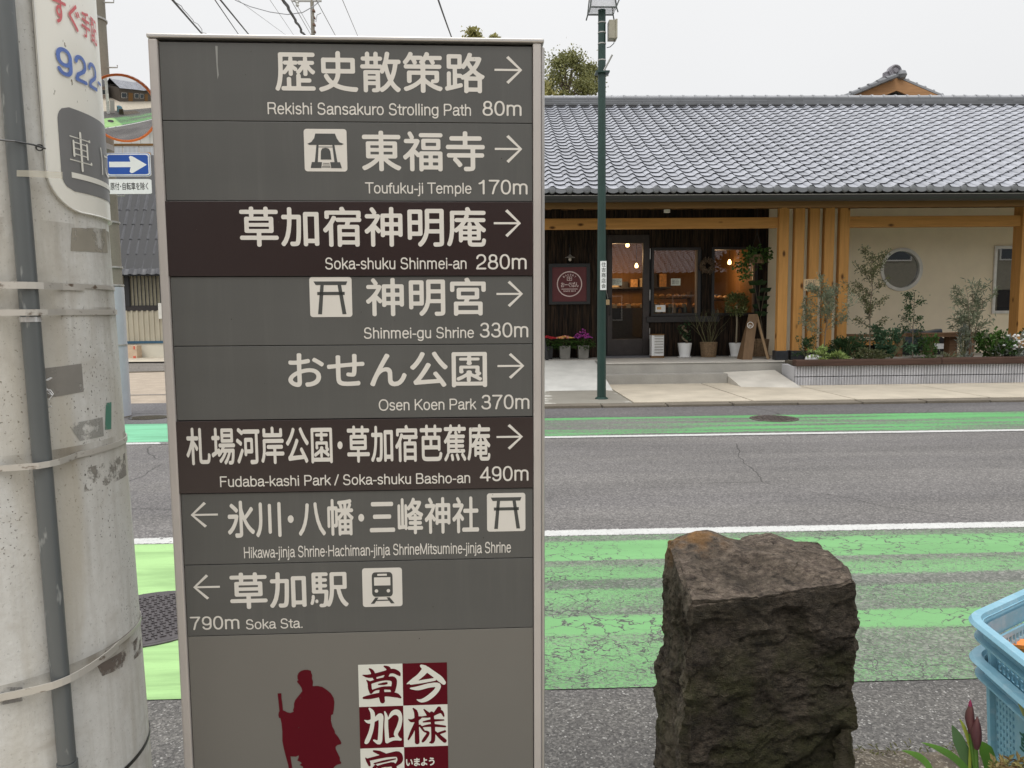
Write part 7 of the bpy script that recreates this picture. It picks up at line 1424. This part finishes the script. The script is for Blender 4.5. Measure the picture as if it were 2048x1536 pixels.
def cable(p0, p1, Y0, Y1, r, lab, mat=CBL, sag=.0, wob=0., ext=.9, parent=None):
    a, b2 = Vector(at(*p0, Y0)), Vector(at(*p1, Y1)); d_ = (b2-a); s0 = a-d_*.8; e_ = b2+d_*ext; pts = [s0.lerp(e_, i/30)-Vector((0, 0, sag*4*(i/30)*(1-i/30)))+Vector((wob*math.sin(i*2.1), 0, wob*math.cos(i*1.7))) for i in range(31)]
    if parent: return part('strand', M().tube(pts, r, 5), mat, parent)
    return part('cable', M().tube(pts, r, 6), mat, label=lab, cat='cable', group='overhead cables', loc=tuple(pts[0]))
cable((345, 0), (413, 78), 13, 20, .018, 'leftmost thick black cable above the guide sign', wob=.0); cable((350, 0), (420, 78), 13, 20, .006, 'thin wire running beside the leftmost thick cable', CGY, wob=.03)
cable((430, 0), (482, 76), 14, 22, .010, 'thin black cable, second from the left above the sign', ); cable((441, 0), (504, 77), 14, 22, .016, 'black cable crossing just right of the second one')
cable((567, 0), (612, 77), 16, 26, .034, 'thick twisted bundle of cables left of the distant line pole', wob=.025); b_ = [o for o in bpy.data.objects if o.get('label', '').startswith('thick twisted')][0]
cable((582, 0), (626, 77), 18, 28, .009, 'thin grey wire just left of the distant line pole', CGY); cable((588, 0), (632, 77), 18, 28, .007, 'thinnest grey wire almost touching the distant line pole', CGY); cable((540, 0), (592, 77), 20, 30, .006, 'fine grey wire left of the twisted bundle', CGY)
cable((646, 25), (674, 77), 42, 48, .02, 'grey stay wire descending right from the distant line pole', CGY, ext=.6); cable((685, 0), (718, 78), 20, 30, .009, 'lone thin grey wire to the right of the line pole', CGY); cable((880, 0), (908, 80), 16, 24, .018, 'single slack cable near the yellow green tree top', CBL, sag=.12)
cable((495, 14), (580, 76), 24, 34, .006, 'pale slanting wire crossing under the drooping cable', CGY)
pts = [Vector(at(x, y, 40)) for x, y in ((470, 0), (500, 13), (540, 24), (575, 29), (605, 25), (628, 12), (640, 2))]; part('cable', M().tube(pts, .022, 6), flat('cable_pale', (.33, .33, .34), .6), label='pale drooping cable looping up to the distant line pole', cat='cable', group='overhead cables', loc=tuple(pts[0]))
pts = [Vector(at(x, y, 41)) for x, y in ((628, 8), (622, 26), (626, 38), (632, 44), (634, 30), (642, 26))]; part('cable', M().tube(pts, .018, 6), bpy.data.materials['cable_pale'], label='short loose loop of cable hanging beside the distant line pole', cat='cable', loc=tuple(pts[0]))
# ================================================================== our side of the street (seen in the mirror and the window glass)
def simple_house(name, lab, x0, x1, y0, y1, h, wallm, roofm, two=False, awn=None, seedv=1):
    t = thing(name, lab, 'building', ((x0+x1)/2, y1, 0)); part('wall', M().box((x0, y0, 0), (x1, y1, h)), wallm, t)
    ov = .6; zr = h+(y1-y0)*.25; ym = (y0+y1)/2; rb_ = M().add([(x0-.3, y1+ov, h-.1), (x1+.3, y1+ov, h-.1), (x1+.3, ym, zr), (x0-.3, ym, zr), (x1+.3, y0-ov, h-.1), (x0-.3, y0-ov, h-.1)], [(0, 3, 2, 1), (3, 5, 4, 2)]); ro = part('roof', rb_, BLACK, t)
    if roofm is not None:
        n_ = int((x1-x0+.6)/.3); bg_ = M(); sl_ = math.atan2(zr-h+.1, y1+ov-ym); Rr = Matrix.Rotation(math.pi, 3, 'Z')@Matrix.Rotation(sl_, 3, 'X'); Lr = math.hypot(zr-h+.1, y1+ov-ym)
        for r in range(int(Lr/.25)):
            for c in range(n_): p = Vector((x1+.3-c*.3, y1+ov-r*.25*math.cos(sl_), h-.1+.02+r*.25*math.sin(sl_))); bg_.add([Rr@q+p for q in TV], TG.f); bg_.mi[-len(TG.f):] = TG.mi
        part('roof_tile_field', bg_, [roofm, TSHADE], ro, kind='stuff', smooth=True)
    xx = x0+.5; i = 0
    while xx+1.5 < x1:
        if i % 3 == 1: part('door', M().box((xx, y1, .1), (xx+1.3, y1+.05, 2.2)), [FASC, SILV, DARKW][seedv % 3], t)
        else: o = part('window', M().box((xx, y1, .9), (xx+1.4, y1+.06, 2.1)), SILV, t); part('pane', M().box((xx+.06, y1+.061, .96), (xx+1.34, y1+.065, 2.04)), flat('street_pane', (.05, .06, .07), .08), o)
        if two: o = part('window', M().box((xx, y1, 3.6), (xx+1.4, y1+.06, 4.7)), BEAM if seedv == 1 else SILV, t); part('pane', M().box((xx+.06, y1+.061, 3.66), (xx+1.34, y1+.065, 4.64)), bpy.data.materials['street_pane'], o)
        xx += 1.9; i += 1
    if awn: part('awning', M().add([(awn[0], y1, 2.7), (awn[1], y1, 2.7), (awn[1], y1+.9, 2.3), (awn[0], y1+.9, 2.3)], [(0, 1, 2, 3)]), awn[2], t)
    return t
simple_house('street_house', 'brown timber two storey house seen only in the round mirror', -22, -11.5, -15, -8.2, 5.6, flat('brown_boards', (.16, .11, .08), .8), TILE_S, True, seedv=1)
simple_house('street_house', 'tan plastered shop with a red awning behind the camera', -4.5, 3.6, -13.5, -8.0, 3.0, flat('tan_plaster', (.36, .29, .24), .8), None, False, (-1.5, 1.8, flat('red_awning', (.42, .10, .07), .7)), 2)
simple_house('street_house', 'low dark house with silver tiled roof behind the camera to the right', 4.6, 15.5, -11.8, -4.6, 3.2, flat('dark_plaster', (.09, .075, .06), .8), TILE_S, False, seedv=3)
simple_house('street_house', 'khaki two storey house farther along the near side of the street', 16.5, 29, -12, -4.2, 5.6, flat('khaki_plaster', (.26, .24, .19), .8), TILE_S, True, seedv=2)
# ------------------------------------------------------------------ tidy up
bpy.data.objects.remove(_fo)
